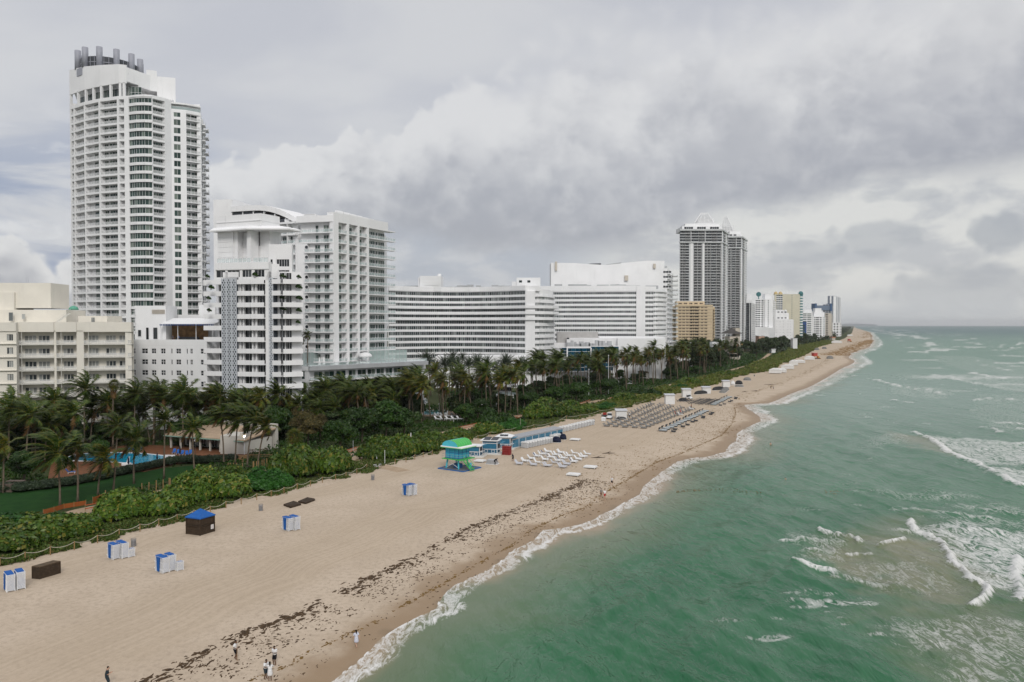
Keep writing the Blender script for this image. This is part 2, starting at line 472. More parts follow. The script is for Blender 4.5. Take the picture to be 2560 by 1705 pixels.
Pm = np.stack([x_, y_, np.maximum(Z, -6) + 0.012], -1)
beach = link('beach', up(grid_mesh('beach', Pm, SAND, {'across': np.broadcast_to(fv, T.shape), 'along': np.broadcast_to(sv[:, None], T.shape), 'to_water': b_[:, None] - T})))
tag(beach, 'pale sand beach with tyre lines and darker wet sand at the water', None, None, 'structure')
# ---- land sheet
def ground_mat(name, a, b, c=None, sc1=0.4):
 m, t, bs = new_mat(name); t.dim = '2D'
 g = t.node('ShaderNodeNewGeometry'); P = g.outputs['Position']
 n = t.noise(P, sc1, 7, 0.65); n2 = t.noise(P, sc1 * 9, 5, 0.6)
 col = t.mix(t.ss(n, 0.35, 0.65), a, b)
 col = t.mix(t.m('MULTIPLY', t.ss(n2, 0.45, 0.7), 0.5), col, c or tuple(x * 0.6 for x in a))
 t.put(bs.inputs['Base Color'], col); bs.inputs['Roughness'].default_value = 0.95; bs.inputs['Specular IOR Level'].default_value = 0.1
 bp = t.node('ShaderNodeBump'); bp.inputs['Strength'].default_value = 0.5; bp.inputs['Distance'].default_value = 0.1
 t.put(bp.inputs['Height'], n2); t.l.new(bp.outputs[0], bs.inputs['Normal'])
 MATS[name] = m
 return m
tl = np.array([-30000, -9000, -3000, -1200, -600, -300, -150, -80, -40, -15, 0.0])
x_, y_ = XY(sv[:, None], a_[:, None] + tl[None, :])
ground = link('ground', up(grid_mesh('ground', np.stack([x_, y_, np.zeros_like(x_) - 0.004], -1), ground_mat('garden_soil', (0.035, 0.045, 0.018), (0.05, 0.07, 0.022), (0.09, 0.075, 0.045)))))
tag(ground, 'dark planted ground of the gardens and the town behind the beach', None, None, 'structure')
def sheet(name, px, z, m, label):
 mb = MB(); pts = [G(u, v, z) for u, v in px]
 ar = sum(pts[i].x * pts[(i + 1) % len(pts)].y - pts[(i + 1) % len(pts)].x * pts[i].y for i in range(len(pts)))
 if ar < 0: pts = pts[::-1]
 mb.poly(pts)
 me = mb.mesh(name, m)
 return tag(link(name, me), label, None, None, 'structure')
LAWN = [(-60,1300),(-60,1236),(0,1230),(100,1222),(184,1213),(275,1194),(398,1172),(514,1160),(516,1168),(490,1182),(428,1200),(330,1221),(275,1231),(214,1255),(107,1279),(0,1296)]
sheet('lawn', LAWN, 0.012, ground_mat('lawn_grass', (0.010, 0.043, 0.009), (0.016, 0.058, 0.011), (0.022, 0.05, 0.012), 0.5), 'smooth dark green lawn between the hedge and the sand path')
DECK = [(120,1196),(128,1160),(165,1132),(260,1118),(330,1112),(430,1114),(560,1122),(640,1130),(600,1150),(520,1152),(468,1158),(428,1164),(360,1180),(270,1174),(215,1186),(170,1196)]
sheet('pool_deck', DECK, 0.016, mat('deck_tiles', (0.17, 0.07, 0.03), 0.8, 0.3, 0.9), 'rust brown terrace round the swimming pool')
PATH = [(60,1312),(150,1292),(212,1276),(285,1261),(380,1238),(470,1214),(560,1194),(650,1179),(700,1170),(790,1152),(860,1137),(905,1121),(960,1109),(1040,1096),(1127,1080),(1170,1068),(1215,1059),(1274,1043),(1323,1037),(1390,1022),(1443,1012),(1471,1006),(1523,998),(1577,985),(1640,970),(1691,960),(1768,940),(1830,925),(1880,912),(1910,897),(1925,884)]
def strip(name, px, w, z, m, label):
 c = [G(u, v, z) for u, v in px]; mb = MB(); L = []; Rr = []
 for i, p in enumerate(c):
  d = (c[min(i + 1, len(c) - 1)] - c[max(i - 1, 0)]).normalized(); n = Vector((-d.y, d.x, 0)) * w / 2
  L.append(p + n); Rr.append(p - n)
 for i in range(len(c) - 1): mb.poly([Rr[i], Rr[i + 1], L[i + 1], L[i]])
 return tag(link(name, mb.mesh(name, m)), label, None, None, 'structure')
PATHM = ground_mat('path_sand', (0.36, 0.27, 0.185), (0.42, 0.32, 0.225), (0.3, 0.23, 0.155), 0.5)
strip('path', PATH, 4.2, 0.020, PATHM, 'sandy footpath behind the dune bushes')
strip('access_path', [(1010,1178),(985,1172),(955,1166),(925,1160),(905,1150),(880,1140)], 3.4, 0.026, PATHM, 'short sandy path from the beach through the rope fence')
# ---- sea
WAVES_PX = [
 ([(2277,1304),(2289,1328),(2312,1335),(2346,1351),(2370,1378),(2393,1416),(2431,1451),(2470,1474),(2466,1497),(2433,1519)], 0.9, 1.0),
 ([(2049,1328),(2075,1334),(2110,1346),(2150,1356)], 0.8, 1.0), ([(1957,1355),(2010,1354),(2060,1356),(2107,1360)], 0.9, 0.72), ([(2050,1362),(2075,1372),(2087,1384)], 0.8, 0.6),
 ([(1988,1412),(2020,1418),(2050,1426),(2080,1433)], 0.9, 0.85), ([(2080,1433),(2146,1455),(2200,1466),(2277,1478)], 1.3, 0.5), ([(2126,1386),(2150,1382),(2175,1386)], 0.8, 0.7),
 ([(2200,1370),(2230,1362),(2262,1354)], 0.7, 0.8), ([(2543,1401),(2540,1430),(2550,1470),(2562,1505)], 1.3, 1.0), ([(2018,1378),(2045,1382)], 0.6, 0.7),
 ([(2283,1080),(2312,1090),(2331,1100),(2377,1135),(2420,1150),(2455,1166)], 1.4, 1.0), ([(2451,1169),(2490,1185),(2528,1206),(2560,1216)], 1.4, 1.0),
 ([(2180,1235),(2240,1237),(2300,1240),(2373,1243)], 1.6, 0.5), ([(2319,1281),(2390,1288),(2466,1297)], 1.5, 0.6), ([(2416,1266),(2480,1275),(2560,1290)], 2.0, 0.5), ([(2260,1330),(2350,1332),(2450,1333),(2560,1340)], 2.4, 0.62),
 ([(2169,947),(2195,951),(2222,959),(2247,965),(2306,976),(2343,972)], 2.4, 0.9), ([(2343,982),(2370,986),(2410,986)], 2.4, 0.9), ([(2236,1001),(2260,1005),(2298,1006)], 2.0, 0.8),
 ([(2441,1000),(2470,997),(2494,996),(2530,1000),(2560,1003)], 2.4, 0.9), ([(2149,985),(2172,984)], 1.6, 0.8), ([(2112,976),(2124,977)], 1.5, 0.8), ([(2155,1042),(2172,1045)], 1.4, 0.7), ([(2367,1022),(2385,1022)], 1.6, 0.8),
 ([(2477,1056),(2510,1058),(2560,1062)], 2.0, 0.85), ([(2455,1069),(2480,1074),(2502,1083)], 1.6, 0.8), ([(2516,1071),(2560,1076)], 2.0, 0.9), ([(2530,1111),(2560,1108)], 1.8, 0.9),
 ([(2337,938),(2380,946),(2418,954),(2488,968),(2560,980)], 5.0, 0.7), ([(2424,931),(2460,938),(2508,948)], 5.0, 0.8), ([(2337,898),(2390,899),(2444,902)], 5.0, 0.75), ([(2350,909),(2400,911),(2455,912),(2530,928)], 5.0, 0.6),
 ([(2180,830),(2230,836),(2292,842),(2340,849)], 14.0, 0.66), ([(2160,824),(2220,830),(2300,845)], 20.0, 0.55), ([(2292,862),(2350,872)], 8.0, 0.6), ([(2200,880),(2260,884)], 4.0, 0.6), ([(2150,902),(2230,902)], 3.0, 0.55), ([(2214,920),(2232,920)], 2.0, 0.8), ([(2130,938),(2136,939)], 2.0, 0.8),
 ([(1990,985),(2020,987),(2055,989)], 1.6, 0.75), ([(2128,940),(2140,941)], 1.5, 0.8),
]
PATCH_PX = [
 ([(2285,1310),(2420,1312),(2600,1330),(2600,1500),(2472,1474),(2436,1450),(2396,1414),(2372,1377),(2348,1350),(2312,1333)], 0.60), ([(2300,1084),(2400,1096),(2600,1108),(2600,1165),(2455,1166),(2380,1133)], 0.58), ([(2455,1168),(2600,1172),(2600,1215),(2530,1208)], 0.6),
 ([(2169,1571),(2330,1545),(2600,1570),(2600,1740),(2380,1740),(2330,1640)], 0.40), ([(2080,1410),(2300,1400),(2420,1480),(2300,1500),(2150,1460)], 0.34), ([(2330,1290),(2600,1300),(2600,1318),(2400,1318)], 0.42), ([(2330,1270),(2420,1255),(2600,1270),(2600,1300)], 0.36),
 ([(2330,890),(2420,886),(2600,925),(2600,940),(2420,930),(2340,905)], 0.34), ([(2440,985),(2600,985),(2600,1075),(2500,1085),(2420,1040)], 0.33), ([(2180,820),(2320,838),(2360,856),(2280,862),(2170,835)], 0.42), ([(2100,1225),(2400,1228),(2480,1250),(2250,1258)], 0.33), ([(2250,960),(2400,975),(2360,1000),(2240,990)], 0.36), ([(2150,1090),(2250,1085),(2280,1110),(2180,1118)], 0.36), ([(2220,960),(2343,968),(2410,980),(2300,995),(2220,985)], 0.36), ([(2330,935),(2600,935),(2600,985),(2450,965)], 0.4), ([(2200,1545),(2300,1560),(2260,1590)], 0.4), ([(1960,1330),(2110,1340),(2150,1400),(1990,1420)], 0.34),
]
SANDY_PX = [([(2090,1340),(2346,1345),(2480,1470),(2440,1520),(2300,1506),(2130,1440),(2060,1390)], 0.85, 3.5), ([(2400,1480),(2600,1500),(2600,1740),(2380,1740),(2250,1600)], 0.55, 4.0), ([(2200,1300),(2300,1290),(2360,1350),(2150,1350)], 0.5, 3.0), ([(2225,1085),(2310,1092),(2390,1140),(2290,1120)], 0.7, 3.0), ([(2200,1545),(2370,1440),(2470,1500),(2330,1560)], 0.5, 4.0)]
def seg_dist(x, y, pl):
 d = np.full(x.shape, 1e9)
 for (x0, y0), (x1, y1) in zip(pl[:-1], pl[1:]):
  dx, dy = x1 - x0, y1 - y0
  k = np.clip(((x - x0) * dx + (y - y0) * dy) / max(dx * dx + dy * dy, 1e-6), 0, 1)
  d = np.minimum(d, np.hypot(x - x0 - k * dx, y - y0 - k * dy))
 return d
def poly_sd(x, y, pl):
 ins = np.zeros(x.shape, bool)
 n = len(pl)
 for i in range(n):
  (x0, y0), (x1, y1) = pl[i], pl[(i + 1) % n]
  c = ((y0 > y) != (y1 > y)) & (x < (x1 - x0) * (y - y0) / (y1 - y0 + 1e-12) + x0)
  ins ^= c
 d = seg_dist(x, y, list(pl) + [pl[0]])
 return np.where(ins, -d, d)
def sstep(x, a, b):
 k = np.clip((x - a) / (b - a), 0, 1); return k * k * (3 - 2 * k)
def build_sea():
 vv = np.concatenate([np.arange(1500, 24, -3.0), np.arange(24, 2.4, -0.8), [2.2]])
 D = (H - SEA) * F / vv
 az = np.concatenate([R(1) * np.arange(-100, -24, 4.0), R(1) * np.arange(-24, 38, 0.085), R(1) * np.arange(38, 130, 4.0)])
 r = D[:, None]; x = r * np.sin(az)[None, :]; y = r * np.cos(az)[None, :]
 s, t = x * SX + y * SY, x * SY - y * SX
 d = t - t_water(s)
 near = (np.abs(d) < 60) & (r < 900)
 W2 = [tuple(XY(a, b)) for a, b in _w]
 dd = np.full(x.shape, 1e9)
 xs, ys = x[near], y[near]
 dn = seg_dist(xs, ys, W2[:-3]); d2 = d.copy(); d2[near] = np.sign(d[near]) * dn
 d = d2
 sp_ = r * r * 3 / ((H - SEA) * F) + 0 * x
 amp = np.clip((d - 1) / 28, 0, 1) ** 0.8
 z = np.zeros_like(x)
 wob = (fbm(x * 0.012, y * 0.012, 3) - 0.5) * 60
 grp = 0.35 + 1.3 * fbm(x * 0.02, y * 0.02, 9)
 for lam, a, th, ph in ((17, 0.15, 8, 0), (11.5, 0.11, -16, 1.3), (8.3, 0.09, 24, 2.1), (5.6, 0.065, -30, 4.0), (4.1, 0.05, 14, 0.7), (3.0, 0.035, 40, 5.1), (2.2, 0.022, -8, 3.3)):
  kx, ky = math.cos(R(th) - R(13)), math.sin(R(th) - R(13))
  f = np.clip(lam / (2.6 * sp_) - 0.35, 0, 1)
  q = 2 * PI * ((kx * x + ky * y) + wob * 0.45) / lam + ph
  w = np.sin(q); w = 1 - 1.35 * np.power(np.clip(0.5 - 0.5 * w, 0, 1), 0.7)
  z += 1.75 * a * f * grp * w
 foam = np.zeros_like(x); sandy = np.zeros_like(x); ridge = np.zeros_like(x)
 dist = (fbm(x * 0.35, y * 0.35, 5) - 0.5)
 inv = r < 4000
 for pl, w, k in WAVES_PX:
  w = w * 0.5
  P2 = [tuple(G(u, v, SEA)[:2]) for u, v in pl]
  xs = [p[0] for p in P2]; ys = [p[1] for p in P2]
  m = (x > min(xs) - 8 * w - 4) & (x < max(xs) + 8 * w + 4) & (y > min(ys) - 8 * w - 4) & (y < max(ys) + 8 * w + 4)
  q = seg_dist(x[m] + dist[m] * (w * 2.6 + 1), y[m] + dist[m] * (w * 2 + 1), P2)
  kk = k * (0.5 + 0.75 * fbm(x[m] * 0.22 / max(1, w), y[m] * 0.22 / max(1, w), 17))
  foam[m] = np.maximum(foam[m], np.minimum(kk, 1) * (1 - sstep(q, w * 0.3, w * 2.6)))
  ridge[m] = np.maximum(ridge[m], k * np.exp(-(q / (w * 1.1)) ** 2))
 for pl, k in PATCH_PX:
  P2 = [tuple(G(u, v, SEA)[:2]) for u, v in pl]
  q = np.full(x.shape, 99.0); m = r[:, 0] < 900
  q[m] = poly_sd(x[m] + dist[m] * 7, y[m] + dist[m] * 5, P2)
  foam = np.maximum(foam, k * (1 - sstep(q, -2.5, 2.5)))
 for pl, k, w in SANDY_PX:
  P2 = [tuple(G(u, v, SEA)[:2]) for u, v in pl]
  q = np.full(x.shape, 99.0); m = r[:, 0] < 900
  q[m] = poly_sd(x[m] + dist[m] * 9, y[m] + dist[m] * 9, P2)
  sandy = np.maximum(sandy, k * (1 - sstep(q, -w, w * 1.5)))
 cap = fbm(x * 0.02 + 7, y * 0.07, 21, 5); zone = sstep(d, 20, 60) * (1 - sstep(d, 200, 420)) * sstep(r, 260, 480)
 foam = np.maximum(foam, zone * sstep(cap, 0.53, 0.68) * 0.62)
 cap = fbm(x * 0.09 + 3, y * 0.22, 31, 4); zone = sstep(d, 15, 40) * (1 - sstep(r, 300, 900))
 foam = np.maximum(foam, zone * sstep(cap, 0.70, 0.8) * 0.5)
 wv = 1.5 + 2.6 * (fbm(s * 0.06, s * 0 + 2.2, 4) - 0.3) + np.clip(r - 130, 0, 700) * 0.018
 lap = (fbm(s * 0.35, t * 0.35, 8) - 0.5) * (1.6 + r * 0.006)
 e = d + lap
 sh = sstep(e, -1.1, -0.5) * (1 - sstep(e, wv * 0.75, wv * 1.5))
 lead = np.exp(-((e + 0.35) / (0.35 + r * 0.002)) ** 2); back = np.exp(-((e - wv * 0.8) / (0.35 * wv)) ** 2)
 shf = np.maximum(np.maximum(0.50 * sh, 0.72 * lead), 0.74 * back * sstep(fbm(s * 0.045, s * 0 + 9, 12), 0.36, 0.55))
 shf = np.where(r < 2500, shf, 0.6 * sh)
 foam = np.maximum(foam, shf * (1 - sstep(r, 2500, 9000)))
 z = z * amp * (1 - 0.3 * sandy) + ridge * amp * 0.6 + 0.05 * shf * (np.abs(d) < 9)
 P3 = np.stack([x, y, SEA + z], -1)
 keep = d > -2.5
 depth = np.clip(d, -5, 400)
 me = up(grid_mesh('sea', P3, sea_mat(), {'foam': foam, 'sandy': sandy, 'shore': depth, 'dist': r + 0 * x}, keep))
 return tag(link('sea', me), 'green sea breaking white along the beach, tan over the shoals and grey-green towards the horizon', None, None, 'structure')
def sea_mat():
 m, t, bs = new_mat('sea_water'); t.dim = '2D'
 g = t.node('ShaderNodeNewGeometry'); P = g.outputs['Position']
 foam = t.attr('foam'); sandy = t.attr('sandy'); d = t.attr('shore'); r = t.attr('dist')
 mp = t.node('ShaderNodeMapping'); mp.inputs['Rotation'].default_value = (0, 0, R(13)); mp.inputs['Scale'].default_value = (1.0, 0.34, 1.0); t.l.new(P, mp.inputs[0]); PW = mp.outputs[0]
 nb = t.noise(P, 0.03, 5, 0.55, 0.3); nm = t.noise(PW, 0.14, 5, 0.6, 0.4)
 col = t.mix(t.ss(nb, 0.33, 0.66), (0.013, 0.102, 0.040), (0.032, 0.136, 0.060))
 col = t.mix(t.m('MULTIPLY', t.ss(nm, 0.4, 0.7), 0.6), col, (0.06, 0.16, 0.088))
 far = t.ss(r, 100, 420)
 col = t.mix(far, col, (0.125, 0.22, 0.165))  # far water lightened: sky reflection and haze put into the base colour
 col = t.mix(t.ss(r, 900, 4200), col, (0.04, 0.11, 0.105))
 dn = t.m('ADD', d, t.m('MULTIPLY', t.m('SUBTRACT', nb, 0.5), 16.0))
 col = t.mix(t.ss(dn, 17, 3), col, (0.125, 0.16, 0.09))
 col = t.mix(t.ss(dn, 5, 0.3), col, (0.30, 0.225, 0.14))
 col = t.mix(t.m('MULTIPLY', sandy, t.ss(nm, 0.2, 0.65, 0.55, 1.0)), col, (0.2, 0.19, 0.115))
 ridg = t.m('ABSOLUTE', t.m('SUBTRACT', t.noise(PW, 0.8, 5, 0.62, 0.8), 0.5)); ridg = t.m('SUBTRACT', 1.0, t.m('MULTIPLY', ridg, 6.5), clamp=True)
 ridg2 = t.m('ABSOLUTE', t.m('SUBTRACT', t.noise(PW, 2.6, 4, 0.6, 0.6), 0.5)); ridg2 = t.m('SUBTRACT', 1.0, t.m('MULTIPLY', ridg2, 5.0), clamp=True)
 nz = t.m('ADD', t.m('MULTIPLY', ridg, 0.45), t.m('ADD', t.m('MULTIPLY', ridg2, 0.25), t.m('MULTIPLY', t.noise(P, 1.5, 5, 0.72), 0.42)))
 val = t.m('ADD', foam, t.m('SUBTRACT', nz, 0.55))
 fm = t.m('MULTIPLY', t.ss(val, 0.32, 1.0), 0.92)
 fm = t.m('MULTIPLY', fm, t.ss(foam, 0.04, 0.2))
 lo_, hi_ = 0, 0
 t.put(bs.inputs['Base Color'], t.mix(fm, col, (0.72, 0.715, 0.70)))
 t.put(bs.inputs['Roughness'], t.m('ADD', t.ss(r, 60, 900, 0.16, 0.34), t.m('MULTIPLY', fm, 0.55)))
 bs.inputs['IOR'].default_value = 1.33
 t.put(bs.inputs['Specular IOR Level'], t.m('MULTIPLY', t.m('SUBTRACT', 1.0, fm), t.ss(r, 80, 1200, 0.27, 0.20)))
 w1 = t.noise(PW, 0.75, 4, 0.6, 0.3); w2 = t.noise(PW, 2.6, 4, 0.6, 0.2); w0 = t.noise(PW, 0.18, 4, 0.55, 0.3)
 h = t.m('ADD', t.m('ADD', t.m('MULTIPLY', w1, 0.5), t.m('MULTIPLY', w2, 0.07)), t.m('MULTIPLY', w0, 1.5))
 h = t.m('ADD', h, t.m('MULTIPLY', fm, 0.15))
 bp = t.node('ShaderNodeBump'); t.put(bp.inputs['Strength'], t.ss(d, 0, 14, 0.1, 0.75)); bp.inputs['Distance'].default_value = 0.8
 t.put(bp.inputs['Height'], h); t.l.new(bp.outputs[0], bs.inputs['Normal'])
 return m
build_sea()
# ---- weed washed up on the sand
def weed(name, lines, mats, label, seed):
 g = np.random.default_rng(seed); V = []; Fc = []
 for pl, n, wid, size, z_ in lines:
  pts = [B(u, v) for u, v in pl]; seg = [(pts[i + 1] - pts[i]).length for i in range(len(pts) - 1)]; tot = sum(seg)
  cum = np.concatenate([[0], np.cumsum(seg)])
  for _ in range(n):
   q = g.random() * tot
   cl = fbm(np.array([q * 0.28]), np.array([seed * 3.1]), seed)[0]
   if g.random() > (cl - 0.25) * 2.4: continue
   i = min(np.searchsorted(cum, q) - 1, len(seg) - 1); i = max(i, 0)
   p = pts[i].lerp(pts[i + 1], (q - cum[i]) / seg[i]); dv = (pts[i + 1] - pts[i]).normalized()
   off = g.normal() * wid if z_ == 0 else g.random() * wid
   x, y = p.x + dv.y * off, p.y - dv.x * off
   z = float(zbeach(x, y)) + 0.012
   L = size * (0.4 + 1.2 * g.random() ** 2); Wd = L * (0.18 + 0.35 * g.random()); a = math.atan2(dv.y, dv.x) + g.normal() * 0.5
   k = len(V); m_ = 7
   V.append((x, y, z + 0.05 + 0.08 * L))
   for j in range(m_):
    rr = 0.55 + 0.75 * g.random(); c, s_ = math.cos(2 * PI * j / m_) * L * rr, math.sin(2 * PI * j / m_) * Wd * rr
    V.append((x + c * math.cos(a) - s_ * math.sin(a), y + c * math.sin(a) + s_ * math.cos(a), z - 0.004))
   for j in range(m_): Fc.append((k, k + 1 + j, k + 1 + (j + 1) % m_))
 me = np_mesh(name, np.array(V), np.array(Fc), mats)
 return tag(link(name, me), label, None, None, 'stuff')
UPW = [(330,1720),(383,1697),(434,1677),(472,1650),(567,1602),(635,1573),(682,1558),(733,1538),(774,1524),(811,1498),(858,1474),(922,1447),(963,1427),(1038,1396),(1092,1362),(1177,1321),(1208,1304),(1270,1280),(1343,1254),(1420,1222),(1470,1196)]
LOW = [(560,1720),(635,1697),(696,1674),(730,1662),(757,1636),(788,1623),(852,1595),(900,1572),(930,1560),(1017,1508),(1099,1464),(1140,1440),(1184,1416),(1238,1386),(1289,1359),(1323,1328),(1398,1291),(1476,1264),(1490,1245),(1543,1214),(1604,1178),(1640,1156),(1699,1135),(1752,1112),(1803,1089),(1829,1061),(1839,1033),(1836,1018)]
FARW = [(1836,1018),(1860,995),(1900,975),(1960,955),(2010,935),(2060,905),(2078,889)]
weed('seaweed', [(UPW, 1300, 0.45, 0.40, 0), (UPW, 2600, 5.5, 0.2, 1), (UPW, 1500, 11.0, 0.17, 1), (UPW, 500, 2.2, 0.42, 1)], mat('dry_weed', (0.075, 0.045, 0.022), 0.95, 0.5, 3.0), 'dark brown seaweed washed up in a broken band along the sand', 5)
weed('seaweed_line', [(LOW, 2600, 0.16, 0.26, 0), (LOW[16:], 900, 1.5, 0.35, 0), (LOW[16:], 2600, -10.0, 0.24, 1), (LOW[19:], 900, -16.0, 0.3, 1), (FARW, 700, 1.6, 0.8, 0)], mat('fresh_weed', (0.17, 0.1, 0.028), 0.95, 0.4, 3.0), 'thin ochre line of fresh seaweed left by the last tide', 6)
weed('seaweed_bank', [([(2077,888),(2101,880),(2132,870),(2162,858),(2181,850)], 2600, 6.0, 3.4, 0), ([(2110,888),(2132,884)], 200, 3.0, 1.6, 0), ([(2150,845),(2176,840),(2165,829)], 400, 9.0, 6.0, 0)], mat('weed_bank', (0.25, 0.145, 0.05), 0.95, 0.4, 0.8), 'thick brown bank of seaweed at the far bend of the beach', 7)
# ================================================================ buildings
WHITE = mat('white_render', (0.83, 0.83, 0.835), 0.75, 0.05, 0.12, 0.25, streak=0.38)
WHITE2 = mat('white_wall', (0.79, 0.795, 0.80), 0.75, 0.06, 0.1, 0.25, streak=0.2)
CREAM = mat('cream_render', (0.77, 0.735, 0.655), 0.8, 0.07, 0.15, 0.2, streak=0.3)
CREAM2 = mat('cream_panel', (0.62, 0.585, 0.465), 0.8, 0.06, 0.1, 0.2, streak=0.2)
YELLOW = mat('yellow_render', (0.64, 0.52, 0.36), 0.8, 0.06, 0.1, 0.2, streak=0.15)
GREYM = mat('grey_metal', (0.33, 0.34, 0.385), 0.5, 0.08, 0.5, 0.4)
DARKM = mat('dark_louvre', (0.06, 0.065, 0.075), 0.6, 0.2, 0.8)
CONC = mat('grey_concrete', (0.42, 0.43, 0.44), 0.85, 0.1, 0.3, 0.2, streak=0.3)
ROOFM = mat('roof_gravel', (0.36, 0.35, 0.34), 0.95, 0.25, 0.4)
BROWNW = mat('brown_wood', (0.10, 0.06, 0.035), 0.8, 0.35, 2.0)
TEAL = mat('teal_paint', (0.05, 0.17, 0.18), 0.5, 0.1, 1.0)
NAVY = mat('navy_paint', (0.02, 0.07, 0.22), 0.5, 0.1, 1.0)
BEIGE = mat('beige_wall', (0.55, 0.50, 0.43), 0.8, 0.08, 0.1, streak=0.2)
GL = glass_mat('window_glass', (0.010, 0.022, 0.024), (0.13, 0.15, 0.145), 0.2)
GLG = glass_mat('green_glass', (0.022, 0.05, 0.042), (0.13, 0.165, 0.14), 0.34)
GLB = glass_mat('blue_glass', (0.004, 0.042, 0.072), (0.008, 0.06, 0.1), 0.3)
GLD = glass_mat('dark_glass', (0.012, 0.016, 0.02), (0.06, 0.068, 0.075), 0.3)
GLC = glass_mat('curtained_glass', (0.03, 0.04, 0.045), (0.30, 0.31, 0.30), 0.55)
def rail_mat(name, col, alpha):
 m, t, bs = new_mat(name)
 bs.inputs['Base Color'].default_value = (*col, 1); bs.inputs['Roughness'].default_value = 0.15
 tr = t.node('ShaderNodeBsdfTransparent'); mx = t.node('ShaderNodeMixShader'); mx.inputs[0].default_value = alpha
 t.l.new(tr.outputs[0], mx.inputs[1]); t.l.new(bs.outputs[0], mx.inputs[2])
 out = [n for n in t.n if n.type == 'OUTPUT_MATERIAL'][0]; t.l.new(mx.outputs[0], out.inputs[0])
 MATS[name] = m; return m
RAILG = rail_mat('rail_glass', (0.50, 0.60, 0.60), 0.5)
RAILW = rail_mat('rail_bars', (0.78, 0.79, 0.79), 0.45)
class Fr:
 def __init__(s, p0, p1):
  s.p = Vector((p0[0], p0[1])); e = Vector((p1[0], p1[1])) - s.p
  s.L = e.length; s.d = e / s.L; s.n = Vector((s.d.y, -s.d.x)); s.ang = math.atan2(s.d.y, s.d.x)
 def W(s, a, b, z):
  q = s.p + s.d * a + s.n * b
  return Vector((q.x, q.y, z))
def fbox(mb, fr, a0, a1, b0, b1, z0, z1, mi=0):
 if a1 < a0: a0, a1 = a1, a0
 mb.hexa([fr.W(a0, b1, z0), fr.W(a1, b1, z0), fr.W(a1, b0, z0), fr.W(a0, b0, z0), fr.W(a0, b1, z1), fr.W(a1, b1, z1), fr.W(a1, b0, z1), fr.W(a0, b0, z1)], mi)
WMESH = {}
def win_mb(w, h, n, bar, rows=1, fr=0.07):
 mb = MB()
 for i in range(n):
  for j in range(rows):
   x0, x1 = w * i / n + 0.02, w * (i + 1) / n - 0.02
   z0, z1 = h * j / rows + 0.02, h * (j + 1) / rows - 0.02
   mb.poly([(x0, -0.02, z0), (x1, -0.02, z0), (x1, -0.02, z1), (x0, -0.02, z1)], 1)
 if bar:
  for i in range(n + 1):
   x = w * i / n; mb.box(max(0, x - fr / 2), min(w, x + fr / 2), -0.07, 0.0, 0, h)
  for j in range(rows + 1):
   z = h * j / rows
   for i in range(n):
    mb.box(w * i / n + fr / 2 + 0.001, w * (i + 1) / n - fr / 2 - 0.001, -0.066, 0.0, max(0, z - fr / 2), min(h, z + fr / 2))
 return mb
def win_mesh(w, h, n, bar, rows, fr, mats):
 key = (round(w, 2), round(h, 2), n, bar, rows, fr, tuple(m.name for m in mats))
 if key not in WMESH: WMESH[key] = win_mb(key[0], key[1], n, bar, rows, fr).mesh('window', mats)
 return WMESH[key]
